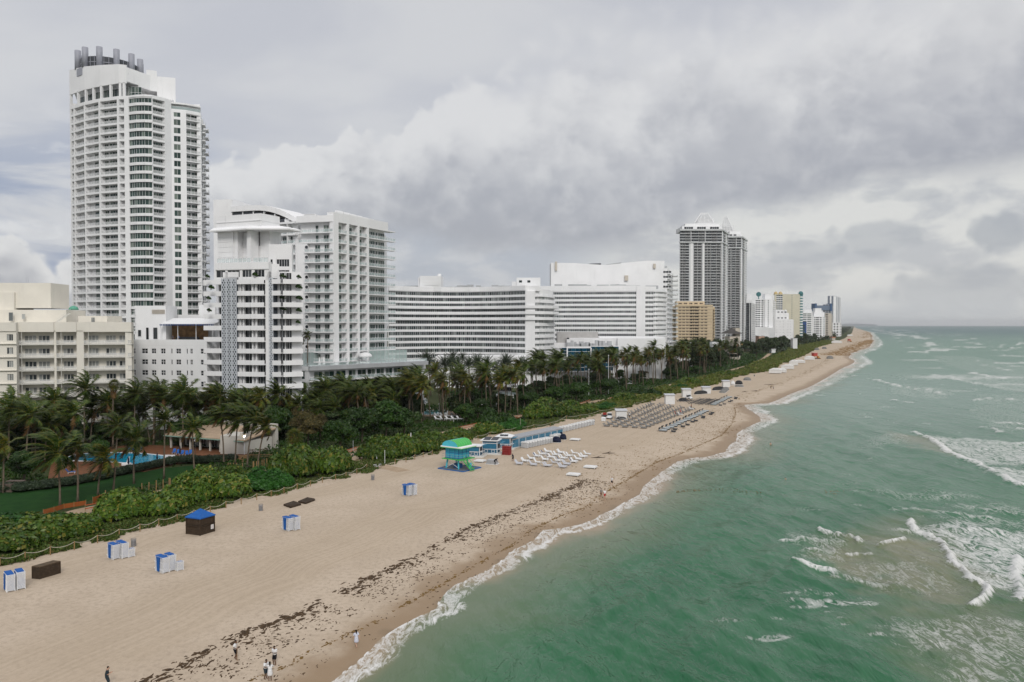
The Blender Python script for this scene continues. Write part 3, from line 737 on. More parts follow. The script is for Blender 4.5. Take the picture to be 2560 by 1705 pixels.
class Bld:
 def __init__(s, name, label, loc, cat='building', group=None, wall=WHITE, glass=GL, frame=None, maxp=100):
  s.root = empty(name, (loc[0], loc[1], 0), label, cat, group)
  s.wall = MB(); s.wins = []; s.bal = []; s.m = wall; s.g = glass; s.f = frame or WHITE; s.maxp = maxp; s.slab = MB(); s.pier = []
 def window(s, fr, a0, a1, z0, z1, b, n=1, bar=True, rows=1, frm=0.07, mats=None, name='window'):
  s.wins.append((fr, a0, a1 - a0, z0, z1 - z0, b, n, bar, rows, frm, tuple(mats or (s.f, s.g)), name))
 def balcony(s, mb, rail, mats, rmats, dist): s.bal.append((dist, mb, rail, mats, rmats))
 def facade(s, fr, z0, n, fh, bays, dep=1.8, sill=0.9, lint=0.35, slab=0.3, railh=1.0, rail=None, wpan=1.3, dooru=2.35, skip=(), bandb=0.0, back=True, bar=True, mats=None, zmin=None, railmat=None, frm=0.07, parapet=0.95, rows=1):
  tot = sum(b[0] for b in bays); a = 0.0; zt = z0 + n * fh
  run = []
  for bay in bays:
   w = bay[0] / tot * fr.L; k = bay[1]; o = bay[2] if len(bay) > 2 else {}
   a0, a1 = a, a + w; a += w
   if k in 'SP':
    mb = MB(); fbox(mb, fr, a0, a1, -dep, 0.12 if k == 'P' else 0.0, z0, zt)
    if k == 'P': s.pier.append(mb)
    else: fbox(s.wall, fr, a0, a1, -dep, 0.0, z0, zt)
    run.append(None); continue
   for i in range(n):
    z = z0 + i * fh
    if k == 'W':
     fbox(s.wall, fr, a0, a1, -0.45, 0.0, z - (lint if i else 0), z + sill)
     if i == n - 1: fbox(s.wall, fr, a0, a1, -0.45, 0.0, zt - lint, zt)
     s.window(fr, a0 + 0.003, a1 - 0.003, z + sill, z + fh - lint, -0.2, o.get('n', max(1, round(w / wpan))), bar, o.get('rows', rows), frm, mats)
    elif k == 'G':
     fbox(s.wall, fr, a0, a1, -0.5, bandb, z - (lint if i else 0), z + sill)
     if i == n - 1: fbox(s.wall, fr, a0, a1, -0.5, bandb, zt - lint, zt)
     s.window(fr, a0 + 0.003, a1 - 0.003, z + sill, z + fh - lint, -0.25, o.get('n', max(1, round(w / wpan))), bar, 1, frm, o.get('mats', mats))
    elif k in 'BX':
     ex = o.get('ex', 0.0); dp = o.get('dep', dep); e0 = o.get('e0', 0.0); e1 = o.get('e1', 0.0)
     fbox(s.wall, fr, a0, a1, -dp - 0.3, -dp, z, z + fh)
     for (q0, q1, nn) in o.get('win', ((0.12, 0.62, 2),)):
      s.window(fr, a0 + w * q0, a0 + w * q1, z + o.get('zs', 0.06), z + min(dooru, fh - slab - 0.1), -dp + 0.09, nn, bar, o.get('rows', 1), frm, o.get('mats', mats))
     if o.get('fin'):
      fbox(s.wall, fr, a1 - 0.2, a1 - 0.002, -dp, -0.15, z, z + fh - slab - 0.01)
     mb = MB(); fbox(mb, fr, a0 - e0 + 0.002, a1 + e1 - 0.002, -dp + 0.002, ex, z - slab, z)
     rl = None
     if rail == 'solid':
      fbox(mb, fr, a0 - e0 + 0.002, a1 + e1 - 0.002, ex - 0.18, ex + 0.003, z - slab - 0.05, z + parapet)
     elif rail:
      rl = MB()
      q0, q1 = a0 - e0 + 0.05, a1 + e1 - 0.05
      fbox(rl, fr, q0, q1, ex - 0.1, ex - 0.04, z + railh - 0.06, z + railh, 0)
      nn = max(2, round((q1 - q0) / 1.6) + 1)
      for j in range(nn):
       x = q0 + (q1 - q0 - 0.05) * j / (nn - 1)
       fbox(rl, fr, x, x + 0.05, ex - 0.1, ex - 0.05, z + 0.001, z + railh - 0.061, 0)
      rl.poly([fr.W(q0, ex - 0.075, z + 0.08), fr.W(q1, ex - 0.075, z + 0.08), fr.W(q1, ex - 0.075, z + railh - 0.08), fr.W(q0, ex - 0.075, z + railh - 0.08)], 1)
      if e1 > 0.2: rl.poly([fr.W(q1, ex - 0.075, z + 0.08), fr.W(q1, -dp, z + 0.08), fr.W(q1, -dp, z + railh - 0.08), fr.W(q1, ex - 0.075, z + railh - 0.08)], 1)
     s.balcony(mb, rl, (s.f,), (s.f, railmat or RAILG), (fr.W(a0, 0, z) - Vector((0, 0, H))).length / max(w, 0.5))
  return fr
 def done(s, wallname='wall'):
  p = s.root
  if s.wall.f: part(wallname, s.wall, s.m, p)
  for mb in s.pier: part('pier', mb, s.f, p)
  base = Vector(p.location)
  ws = sorted(s.wins, key=lambda w: (w[0].W(w[1], 0, w[3]) - Vector((0, 0, H))).length / math.sqrt(max(w[2] * w[4], 0.05)))
  rest = {}
  names = {}
  for w in ws:
   fr, a0, ww, z0, hh, b, n, bar, rows, frm, mats, nm = w
   names[nm] = names.get(nm, 0) + 1
   if names[nm] <= s.maxp:
    link(nm, win_mesh(ww, hh, n, bar, rows, frm, mats), p, fr.W(a0, b, z0) - base, fr.ang)
   else:
    mb = win_mb(ww, hh, n, bar, rows, frm)
    M = Matrix.Translation(fr.W(a0, b, z0)) @ Matrix.Rotation(fr.ang, 4, 'Z'); mb.xf(M)
    key = (nm, mats); acc = rest.setdefault(key, MB()); k = len(acc.v)
    acc.v += mb.v; acc.f += [tuple(i + k for i in f) for f in mb.f]; acc.mi += mb.mi
  for (nm, mats), mb in rest.items():
   o = part(nm, mb, list(mats), p); o['kind'] = 'stuff'
  bs = sorted(s.bal, key=lambda q: q[0])
  ra, rb = MB(), MB(); ms = rs = None
  for i, (d, mb, rl, mats, rmats) in enumerate(bs):
   if i < s.maxp:
    o = part('balcony', mb, list(mats), p)
    if rl: part('railing', rl, list(rmats), o)
   else:
    ra.add(mb.v, mb.f); ms = mats
    if rl:
     k = len(rb.v); rb.v += rl.v; rb.f += [tuple(i_ + k for i_ in f) for f in rl.f]; rb.mi += rl.mi; rs = rmats
  if ra.f:
   o = part('balcony', ra, list(ms), p); o['kind'] = 'stuff'
   if rb.f: part('railing', rb, list(rs), o)['kind'] = 'stuff'
  return p
def path_of(uds): return [at2(u, D) for u, D in uds]
def ccw(pts):
 a = sum(pts[i][0] * pts[(i + 1) % len(pts)][1] - pts[(i + 1) % len(pts)][0] * pts[i][1] for i in range(len(pts)))
 return list(pts) if a > 0 else list(pts)[::-1]
def inset(pts, d):
 """a facade line moved back from the viewer by d, square to its segments"""
 out = []
 for i in range(len(pts)):
  ns = []
  if i: ns.append(Fr(pts[i - 1], pts[i]).n)
  if i < len(pts) - 1: ns.append(Fr(pts[i], pts[i + 1]).n)
  n = sum(ns, Vector((0, 0))); n = n / max(n.length, 1e-6)
  out.append(Vector(pts[i]) - n * d / max(0.5, n.dot(ns[0])))
 return out
def zoom(x0, y0, k):
 return (lambda x: x0 + x / k), (lambda y: y0 + y / k)
def wbox(mb, u0, u1, D0, D1, z0, z1, mi=0):
 """upright block: front face from (u0,D0) to (u1,D1 of the tuple), going straight back"""
 if isinstance(D0, tuple): Da, Db = D0
 else: Da = Db = D0
 a, b = at2(u0, Da), at2(u1, Db); dv = (b - a).normalized(); n = Vector((-dv.y, dv.x)) * D1
 mb.prism(ccw([a, b, b + n, a + n]), z0, z1, mi)
# ---------------------------------------------------------------- round white tower with the grey crown of pipes
def tower():
 U, V_ = zoom(120, 80, 3.92)
 b = Bld('apartment_tower', 'tallest white curved apartment tower with a grey crown of upright cylinders on its roof', at2(300, 312), 'tower', glass=GLG)
 pts = path_of([(181, 334), (180.5, 315), (218, 308), (256, 303.5), (303, 300.3), (328, 300)])
 fh = 3.16; n = 35; zt = 115.4; z0 = zt - n * fh
 rl = dict(rail='glass', dep=2.0, slab=0.75, railmat=RAILW, dooru=2.3)
 fbox(b.wall, Fr(pts[0], pts[1]), 0, 6, -4, 0, zt, 121)
 b.facade(Fr(pts[0], pts[1]), z0, n, fh, [(1, 'S'), (3, 'B'), (1, 'S'), (3, 'B'), (1, 'S')], **rl)
 b.facade(Fr(pts[1], pts[2]), z0, n, fh, [(4, 'S'), (7, 'B', dict(win=((0.1, 0.9, 1),))), (2.2, 'P'), (26, 'B', dict(win=((0.36, 0.62, 1), (0.70, 0.98, 1)))), (2.4, 'P')], **rl)
 b.facade(Fr(pts[2], pts[3]), z0, n, fh, [(30, 'B', dict(win=((0.36, 0.98, 2),))), (3, 'P')], **rl)
 b.facade(Fr(pts[3], pts[4]), z0, n, fh, [(36, 'B', dict(win=((0.02, 0.24, 2), (0.32, 0.78, 3)))), (4, 'P')], **rl)
 b.facade(Fr(pts[4], pts[5]), z0, n, fh, [(10, 'B', dict(win=((0.85, 0.95, 1),))), (9, 'P')], **rl)
 g = [at2(*q) for q in ((328, 300), (345, 298.6), (366, 298.2), (385, 298.8), (417, 303), (433, 306))]
 zg = z0
 gl = dict(sill=0.55, lint=0.5, wpan=1.25, mats=(WHITE, GLG), frm=0.06, dep=1.6, bandb=0.25)
 for i in range(3): b.facade(Fr(g[i], g[i + 1]), zg, n, fh, [(1, 'G')], **gl)
 b.facade(Fr(g[3], g[4]), zg, n, fh, [(0.4, 'P'), (9, 'B', dict(win=((0.02, 0.98, 5),)))], rail='glass', dep=1.6, slab=0.75, railmat=RAILW)
 b.facade(Fr(g[4], g[5]), zg, n, fh, [(1, 'S')], dep=1.5)
 e = [at2(*q) for q in ((433, 306), (470, 308), (506, 312), (517, 330))]
 b.facade(Fr(e[0], e[1]), z0, n - 1, fh, [(6, 'S'), (17, 'W', dict(n=2)), (15, 'P')], sill=0.6, lint=0.4, dep=1.5)
 b.facade(Fr(e[1], e[2]), z0, n - 1, fh, [(1, 'B', dict(win=((0.05, 0.4, 2), (0.46, 0.92, 2)), e1=0.3))], rail='bars', dep=1.9, slab=0.35, railmat=RAILW)
 b.facade(Fr(e[2], e[3]), z0, n - 1, fh, [(2, 'S'), (3, 'B', dict(ex=1.2)), (2, 'S'), (3, 'B', dict(ex=1.6, e1=0.5)), (1, 'S')], rail='bars', dep=1.5, slab=0.35, railmat=RAILW)
 w = b.wall
 core = ccw(inset(pts[1:] + g[1:] + e[1:3], 2.35) + [at2(500, 336), at2(192, 340)])
 w.prism(core, 0, zt - 0.3)
 full = pts[1:] + g[1:] + e[1:3]
 for i in range(len(full) - 1):
  fr = Fr(full[i], full[i + 1]); t_ = zt if i < 9 else zt - fh
  fbox(w, fr, 0, fr.L, -0.5, 0.02, t_ - 0.9, t_ + 0.35)
 w.prism(ccw(full + [at2(505, 336), at2(190, 340)]), zt - 0.85, zt - 0.25)
 tp = MB()
 scr = [(180.5, 315), (218, 308), (256, 303.5), (303, 300.3), (322, 300.2)]
 sp = path_of(scr); zb = [120.3, 120.3, 120.3, 120.5, 120.5]; zz = [130.0, 129.2, 128.3, 127.6, 127.3]
 for i in range(len(sp) - 1):
  fr = Fr(sp[i], sp[i + 1]); a, c = sp[i], sp[i + 1]; nn = fr.n * -0.5
  q = lambda p, z, k: Vector((p.x + nn.x * k, p.y + nn.y * k, z))
  tp.hexa([q(a, zb[i], 0), q(c, zb[i + 1], 0), q(c, zb[i + 1], 1), q(a, zb[i], 1), q(a, zz[i], 0), q(c, zz[i + 1], 0), q(c, zz[i + 1], 1), q(a, zz[i], 1)])
  for k in range(2): fbox(tp, fr, fr.L * k / 2, fr.L * k / 2 + 0.9, -0.8, 0.0, zt + 0.35, zb[i] + 0.3)
  b.window(fr, 0.2, fr.L - 0.2, zt + 0.4, zb[i] - 0.6, -3.2, 5, True, 1, 0.08)
 tp.prism(ccw([p + Vector((0.5, 0.6)) for p in sp] + [at2(335, 322), at2(300, 338), at2(200, 338)]), 124.0, 126.4)
 fr = Fr(at2(322, 300.2), at2(352, 305)); fbox(tp, fr, 0, fr.L, -1, 0, 121.2, 126.5)
 fr2 = Fr(at2(352, 305), at2(395, 312))
 fbox(tp, fr2, 0, fr2.L, -8, 0, 120.6, 126.4)
 fbox(tp, fr2, 1.0, fr2.L - 1, -9, -4, zt, 120.6)
 b.window(Fr(at2(327, 303.4), at2(358, 304.5)), 0, 4.6, zt + 0.5, 120.3, 0.0, 4, True, 2, 0.08)
 tp.prism(ccw(path_of([(372, 309), (398, 311), (398, 322), (372, 322)])), 120.5, 128.4)
 tp.prism(ccw(path_of([(398, 311), (444, 313), (444, 326), (398, 326)])), 113, 126.4)
 tp.prism(ccw(path_of([(403, 309.6), (436, 310.8), (440, 313), (403, 313)])), 117.0, 117.5)
 tp.prism(ccw(path_of([(484, 318), (504, 318), (504, 330), (484, 330)])), 112, 117.5)
 part('roof', tp, WHITE, b.root)
 rg = MB(); rt = MB()
 P = path_of([(433, 306), (470, 308), (506, 312)])
 for i in range(2):
  fr = Fr(P[i], P[i + 1]); rg.poly([fr.W(0, -0.3, zt - fh + 0.4), fr.W(fr.L, -0.3, zt - fh + 0.4), fr.W(fr.L, -0.3, zt - fh + 1.5), fr.W(0, -0.3, zt - fh + 1.5)], 1); fbox(rg, fr, 0, fr.L, -0.33, -0.27, zt - fh + 1.5, zt - fh + 1.56)
 part('roof_railing', rg, [WHITE, RAILG], b.root)
 cx, cy_ = at2(282, 321); rx, ry = 11.9, 13.2
 ring = MB(); rn = 40
 rp = [(cx + rx * math.cos(2 * PI * i / rn), cy_ + ry * math.sin(2 * PI * i / rn)) for i in range(rn)]
 ring.prism(rp, 126.3, 129.2)
 part('crown_base', ring, GREYM, b.root)
 lv = MB(); lv.prism([(cx + (p[0] - cx) * 0.90, cy_ + (p[1] - cy_) * 0.90) for p in rp], 129.2, 133.6)
 lo = part('louvre_wall', lv, DARKM, b.root)
 bars = MB()
 for i in range(0, rn):
  a = 2 * PI * i / rn; bars.box(cx + rx * 0.91 * math.cos(a) - 0.08, cx + rx * 0.91 * math.cos(a) + 0.08, cy_ + ry * 0.91 * math.sin(a) - 0.08, cy_ + ry * 0.91 * math.sin(a) + 0.08, 129.2, 133.7)
 for k in range(rn):
  p, q = rp[k], rp[(k + 1) % rn]; s_ = lambda r, e: (cx + (r[0] - cx) * e, cy_ + (r[1] - cy_) * e)
  f = Fr(s_(p, 0.912), s_(q, 0.912)); fbox(bars, f, 0, f.L, -0.04, 0.04, 131.3, 131.5)
 part('glazing_bar', bars, GREYM, lo)
 for i in range(12):
  a = 2 * PI * (i + 0.35) / 12 - PI / 2
  c = MB(); c.lathe([(1.15, 129.2), (1.15, 136.9), (1.0, 136.95)], 20, (cx + rx * 0.94 * math.cos(a), cy_ + ry * 0.94 * math.sin(a)))
  part('crown_cylinder', c, GREYM, b.root, True)
 b.done()
tower()
# ---------------------------------------------------------------- cream hotel
def cream():
 U, V_ = zoom(0, 680, 3.734)
 b = Bld('beach_hotel', 'cream hotel with open balconies and a plain roof block, behind the pool', at2(150, 205), 'hotel', wall=CREAM, glass=GLC, frame=mat('white_frame', (0.72, 0.72, 0.70), 0.6, 0.05))
 b.f = mat('pale_trim', (0.66, 0.65, 0.60), 0.7, 0.08, 0.5, streak=0.2)
 D = lambda x: 199 + 7 * x / 1228
 def F(x0, x1, off=0): return Fr(at2(U(x0), D(x0) + off), at2(U(x1), D(x1) + off))
 fh = 3.3; n = 8; z0 = 28.4 - n * fh
 fr = F(-420, 152, -1.6)
 b.facade(fr, z0, n, fh, [(40, 'S'), (16, 'W', dict(n=3)), (20, 'S'), (16, 'W', dict(n=3)), (38, 'S'), (16, 'W', dict(n=3)), (8.5, 'S')], sill=0.95, lint=0.75, dep=2)
 led = MB()
 for i in range(1, n): fbox(led, fr, -0.2, fr.L + 0.12, 0.0, 0.45, z0 + i * fh + 0.1, z0 + i * fh + 0.28)
 part('ledge', led, CREAM, b.root)
 ww = lambda a, c, x0, x1: ((a - x0) / (x1 - x0), (c - x0) / (x1 - x0), 3)
 kw = dict(rail='bars', railmat=RAILW, dep=2.0, slab=0.22, dooru=2.15, frm=0.13)
 def sec(x0, x1, wins):
  b.facade(F(x0, x1), z0, n, fh, [(1, 'B', dict(win=[ww(p, q, x0, x1) for p, q in wins], zs=0.55, rows=1, ex=0.25))], **kw)
 sec(155, 505, ((205, 315), (335, 440))); sec(525, 715, ((570, 665),)); sec(782, 1228, ((805, 900), (970, 1062), (1095, 1188)))
 for x0, x1 in ((505, 525), (715, 782)):
  f = F(x0, x1); fbox(b.wall, f, 0, f.L, -2.5, 0.1, 0, 28.5)
 sd = Fr(at2(U(1228), D(1228)), at2(U(1228) + 3, 222)); b.facade(sd, z0, n, fh, [(2, 'S'), (2, 'W'), (4, 'S')], dep=1.5)
 for x0, x1 in ((-420, 152),):
  f = F(x0, x1, -1.6); fbox(b.wall, f, 0, f.L, -2, 0.3, 28.4, 30.6)
 for x0, x1 in ((155, 505), (525, 715), (782, 1228)):
  f = F(x0, x1); fbox(b.wall, f, -0.05, f.L + 0.05, -2, 0.5, 28.2, 30.7)
 for x0, x1 in ((505, 525), (715, 782)):
  f = F(x0, x1); fbox(b.wall, f, 0.06, f.L - 0.06, -2, 0.3, 28.5, 30.6)
 core = ccw(inset([at2(U(-420), D(-420)), at2(U(155), D(155)), at2(U(1228), D(1228))], 2.4) + [at2(U(1240), 224), at2(U(-420), 224)])
 b.wall.prism(core, 0, 30.2)
 rb = MB(); wbox(rb, U(-420), U(620), (205, 208), 12, 30.2, 33.9); wbox(rb, U(732), U(1000), 206.5, 8, 30.2, 32.3)
 part('roof_storey', rb, CREAM, b.root)
 ph = MB(); wbox(ph, U(-300), U(478), (208.5, 210), 10, 34.4, 41.0); wbox(ph, U(-300), U(135), (208.2, 208.6), 9, 33.9, 38.5)
 part('roof_block', ph, CREAM, b.root)
 f = Fr(at2(U(0), 205.0), at2(U(620), 208))
 b.window(f, f.L * 0.135, f.L * 0.2, 31, 33.2, 0.04, 1); b.window(f, f.L * 0.33, f.L * 0.38, 31.5, 32.8, 0.04, 1)
 f = Fr(at2(U(732), 206.5), at2(U(1000), 206.5)); b.window(f, f.L * 0.46, f.L * 0.58, 30.4, 31.9, 0.04, 2)
 st = MB(); f = Fr(at2(U(530), 203), at2(U(660), 205))
 for k in range(9): fbox(st, f, f.L * k / 9, f.L * (k + 1) / 9, -1.6, 0, 30.5 + k * 0.28, 30.7 + k * 0.28 + 0.1)
 st.tube([f.W(0, 0.05, 31.4), f.W(f.L, 0.05, 34.0)], 0.05); st.tube([f.W(0, 0.05, 31.0), f.W(f.L, 0.05, 33.6)], 0.04)
 part('roof_stair', st, b.f, b.root)
 gt = MB(); gt.lathe([(1.2, 33.9), (1.1, 34.4), (0.7, 34.8), (0.1, 35.0)], 10, tuple(at2(U(690), 209)))
 part('roof_tank', gt, mat('green_tarp', (0.12, 0.36, 0.26), 0.7), b.root, True)
 for x in (200, 570, 825):
  pm = MB(); p = at2(U(x), D(x) - 0.28); pm.tube([(p.x, p.y, 1), (p.x, p.y, 28.2)], 0.07, 5); part('drain_pipe', pm, b.f, b.root)
 b.done()
 rr = empty('antenna', (*at2(U(262), 214), 41.0), 'thin roof antenna on the cream hotel block', 'antenna')
 a = MB(); a.tube([(-.3, 0, 0), (-.3, 0, 1.4), (0, 0, 1.8), (.3, 0, 1.4), (.3, 0, 0)], 0.04, 5); lpart('mast', a, GREYM, rr)
cream()
# ---------------------------------------------------------------- low white block with the roof bar
def lowblock():
 U, V_ = zoom(0, 680, 3.734)
 b = Bld('apartment_block', 'plain white block with small dark windows and an open bar on its roof', at2(420, 235), 'building', wall=WHITE2, glass=GLD)
 D = lambda x: 228 - 4 * (x - 1228) / 700
 f = Fr(at2(U(1205), D(1205)), at2(U(1930), D(1930)))
 fh = 3.09; z0 = 21.1 - 6 * fh; n = 7
 bays = []; cur = 1205
 for c, w in ((1250, 26), (1352, 56), (1437, 42), (1525, 42), (1605, 12), (1668, 44), (1748, 12), (1788, 22), (1895, 46)):
  bays += [(c - w / 2 - cur, 'S'), (w, 'W', dict(n=2 if w > 20 else 1, rows=2 if w > 20 else 1))]; cur = c + w / 2
 bays.append((1930 - cur, 'S'))
 b.facade(f, z0, n, fh, bays, sill=0.75, lint=0.95, dep=1.0, frm=0.09)
 fbox(b.wall, f, 0, f.L, -1.0, 0.03, z0 + n * fh, 25.8)
 b.wall.prism(ccw([f.W(0, -0.9, 0).xy, f.W(f.L, -0.9, 0).xy, f.W(f.L, -22, 0).xy, f.W(0, -22, 0).xy]), 0, 25.2)
 rb = MB(); wbox(rb, U(1258), U(1550), 234, 8, 25.2, 35.6); wbox(rb, U(1550), U(1870), 243, 6, 25.2, 33); wbox(rb, U(1860), U(2012), 240, 6, 25.2, 36)
 part('roof_block', rb, WHITE2, b.root)
 lv = MB(); fr = Fr(at2(U(1420), 233.95), at2(U(1540), 233.95));
 for k in range(10): fbox(lv, fr, 0, fr.L, -0.05, 0.08, 33.2 + k * 0.13, 33.28 + k * 0.13)
 part('louvre', lv, BEIGE, b.root)
 fr = Fr(at2(U(1258), 233.95), at2(U(1550), 233.95))
 for c, w, za, zb in ((1305, 30, 26.6, 28.5), (1378, 26, 25.6, 29.2), (1452, 40, 25.8, 29.2)):
  b.window(fr, fr.L * (c - w / 2 - 1258) / 292, fr.L * (c + w / 2 - 1258) / 292, za, zb, 0.1, 1)
 for k in range(9):
  rg = MB() if k == 0 else rg; fr = Fr(at2(U(1242), 233.7), at2(U(1268), 233.7)); fbox(rg, fr, 0, fr.L, 0, 0.3, 28 + k * 0.85, 28.12 + k * 0.85)
 part('ladder', rg, WHITE2, b.root)
 bar = MB(); wbox(bar, U(1600), U(1940), 238, 0.5, 25.2, 30.6)
 part('bar_wall', bar, mat('bar_timber', (0.22, 0.13, 0.06), 0.8, 0.4, 1.0), b.root)
 ct = MB(); wbox(ct, U(1640), U(1850), 236.5, 0.8, 25.2, 26.4); part('bar_counter', ct, DARKM, b.root)
 aw = MB(); fr = Fr(at2(U(1492), 231.5), at2(U(2000), 230))
 aw.hexa([fr.W(0, 0, 30.2), fr.W(fr.L, 0, 30.2), fr.W(fr.L, -8, 31.9), fr.W(0, -8, 31.9), fr.W(0, 0, 30.35), fr.W(fr.L, 0, 30.35), fr.W(fr.L, -8, 32.05), fr.W(0, -8, 32.05)])
 for k in range(34): fbox(aw, fr, fr.L * k / 34, fr.L * (k + 0.55) / 34, 0, 0.03, 29.75, 30.2, 1)
 part('awning', aw, [WHITE2, NAVY], b.root)
 for x in (1500, 1660, 1830, 1985):
  pp = MB(); q = at2(U(x), 232.3); pp.tube([(q.x, q.y, 25.2), (q.x, q.y, 30.3)], 0.09, 6); part('awning_post', pp, WHITE2, b.root)
 b.done()
 for i, x in enumerate((1615, 1668)):
  p = at2(U(x), 230); person((p.x, p.y, 25.25), PI * 0.5 * i, dict(top=(0.12, 0.2, 0.4) if i else (0.05, 0.06, 0.08), legs=(0.05, 0.05, 0.06)), 'stand', ('person in a pale blue shirt at the white roof bar' if i else 'person in dark clothes at the white roof bar'), None)
# ---------------------------------------------------------------- slim white tower with lattice screens
def lattice_mb(fr, a0, a1, b, z0, z1, cell=1.0, r=0.13):
 mb = MB(); w = a1 - a0; nc = max(1, round(w / cell)); cw = w / nc; ch = cw * 1.75; nz = int((z1 - z0) / ch); ch = (z1 - z0) / nz
 def bar(pa, pz, qa, qz, bb):
  d = Vector((qa - pa, qz - pz)).normalized(); n = Vector((-d.y, d.x)) * r
  mb.hexa([fr.W(pa + n.x, bb, pz + n.y), fr.W(pa - n.x, bb, pz - n.y), fr.W(pa - n.x, bb - 0.12, pz - n.y), fr.W(pa + n.x, bb - 0.12, pz + n.y),
     fr.W(qa + n.x, bb, qz + n.y), fr.W(qa - n.x, bb, qz - n.y), fr.W(qa - n.x, bb - 0.12, qz - n.y), fr.W(qa + n.x, bb - 0.12, qz + n.y)])
 for i in range(nc):
  for j in range(nz):
   x0, x1, y0, y1 = a0 + i * cw, a0 + (i + 1) * cw, z0 + j * ch, z0 + (j + 1) * ch
   bar(x0, y0, x1, y1, b); bar(x0, y1, x1, y0, b + 0.004)
 for x in (a0, a1): fbox(mb, fr, x - 0.06, x + 0.06, b - 0.2, b + 0.02, z0, z1)
 return mb
def soho():
 U, V_ = zoom(500, 450, 3.484)
 b = Bld('hotel_tower', 'slim white stepped tower with tall lattice screens and solid banded balconies, behind the palms', at2(630, 232), 'tower', wall=WHITE, glass=GLD)
 D = lambda x: 224 - 3 * (x - 140) / 310 if x < 455 else 221 - 1.0 * (x - 455) / 150
 P = lambda x, o=0: at2(U(x), D(x) + o)
 Z = lambda y: zat(V_(y), 222)
 fh = 3.2; ztop = Z(893); n = 14; z0 = ztop - 0.25 - (n - 1) * fh        # balcony floor levels
 kw = dict(rail='solid', dep=1.2, slab=0.2, parapet=1.05, wpan=1.3, dooru=2.9)
 f1 = Fr(P(140), P(455)); f2 = Fr(P(455), P(605)); f3 = Fr(at2(U(645), 220.4), at2(U(720), 219.4)); f4 = Fr(at2(U(720), 219.4), at2(U(892), 221.6))
 k1 = lambda x: (x - 140) / 315 * f1.L
 b.facade(f1, z0, n, fh, [(10, 'B', dict(win=(), e0=27.0 * f1.L / 315 * 3.5, ex=0.8)), (53, 'B', dict(win=((0, 0.98, 3),), ex=0.8)), (137, 'S'), (30, 'B', dict(win=((0, 0.3, 1),), ex=0.8)), (80, 'B', dict(win=((0.02, 0.98, 2),), ex=0.8)), (5, 'B', dict(win=(), ex=0.8))], **kw)
 b.facade(f2, z0, n, fh, [(24, 'B', dict(win=(), ex=0.8)), (100, 'B', dict(win=((0.02, 0.98, 3),), ex=0.8)), (12, 'B', dict(win=(), ex=0.8)), (40, 'S')], **kw)
 b.facade(f3, z0, n, fh, [(1, 'B', dict(win=((0.45, 0.98, 1),), ex=0.9))], **kw)
 b.facade(f4, z0, n, fh, [(86, 'B', dict(win=((0.0, 0.98, 4),), ex=0.9)), (86, 'B', dict(win=(), ex=0.9))], **kw)
 b.wall.prism(ccw(inset([P(140), P(455), P(605)], 2.05) + inset([at2(U(645), 220.4), at2(U(720), 219.4), at2(U(800), 220.3)], 2.05) + [at2(U(806), 240), at2(U(142), 240)]), 0, ztop + 0.6)
 for i in range(n):       # columns between the balcony bays
  pass
 for fr, a in ((f1, k1(200)), (f1, k1(343)), (f1, k1(368)), (f1, k1(446)), (f2, f2.L * 0.16), (f2, f2.L * 0.8)):
  c = MB(); fbox(c, fr, a, a + 0.42, -1.2, -0.3, z0, ztop + 1); part('column', c, WHITE, b.root)
 LAT = mat('lattice_grey', (0.60, 0.63, 0.67), 0.6, 0.08)
 a0, a1 = k1(205), k1(338); third = (a1 - a0) / 3
 for k in range(3): part('lattice_screen', lattice_mb(f1, a0 + third * k + 0.1, a0 + third * (k + 1) - 0.1, 0.95, 2, ztop + 1.25, 0.72, 0.085), LAT, b.root)
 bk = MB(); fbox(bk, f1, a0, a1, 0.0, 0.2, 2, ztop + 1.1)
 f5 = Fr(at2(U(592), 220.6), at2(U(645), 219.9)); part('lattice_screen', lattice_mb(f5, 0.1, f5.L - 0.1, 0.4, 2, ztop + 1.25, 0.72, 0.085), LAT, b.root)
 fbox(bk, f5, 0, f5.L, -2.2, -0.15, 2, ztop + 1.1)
 part('screen_backing', bk, mat('shaded_grey', (0.06, 0.07, 0.085), 0.7), b.root)  # dark sheet paints the shade behind the lattice
 zs, zt = ztop + 0.6, Z(780)
 b.facade(f1, zs, 1, zt - zs, [(5, 'S'), (80, 'W', dict(n=2)), (20, 'S'), (105, 'W', dict(n=3)), (22, 'S'), (80, 'W', dict(n=3)), (3, 'S')], sill=0.9, lint=0.15, dep=1.4)
 b.facade(f2, zs, 1, zt - zs, [(25, 'S'), (95, 'W', dict(n=3)), (45, 'S')], sill=0.9, lint=0.15, dep=1.4)
 zp = Z(718)
 fbox(b.wall, f1, -0.1, f1.L, -1.5, 0.25, zt, zp); fbox(b.wall, f2, 0, f2.L, -1.5, 0.25, zt, zp)
 b.wall.prism(ccw([P(142, 1.3), P(455, 1.3), P(603, 1.3), at2(U(806), 224), at2(U(806), 238), at2(U(142), 238)]), ztop + 0.5, zp - 0.4)
 rg = MB()
 for fr in (f1, f2):
  fbox(rg, fr, 0.3, fr.L - 0.3, -0.2, -0.1, zp + 1.2, zp + 1.3)
  nn = round(fr.L / 1.5)
  for k in range(nn + 1): fbox(rg, fr, 0.3 + (fr.L - 0.7) * k / nn, 0.4 + (fr.L - 0.7) * k / nn, -0.2, -0.12, zp, zp + 1.2)
  rg.poly([fr.W(0.3, -0.15, zp), fr.W(fr.L - 0.3, -0.15, zp), fr.W(fr.L - 0.3, -0.15, zp + 1.2), fr.W(0.3, -0.15, zp + 1.2)], 1)
 part('roof_railing', rg, [WHITE, RAILG], b.root)
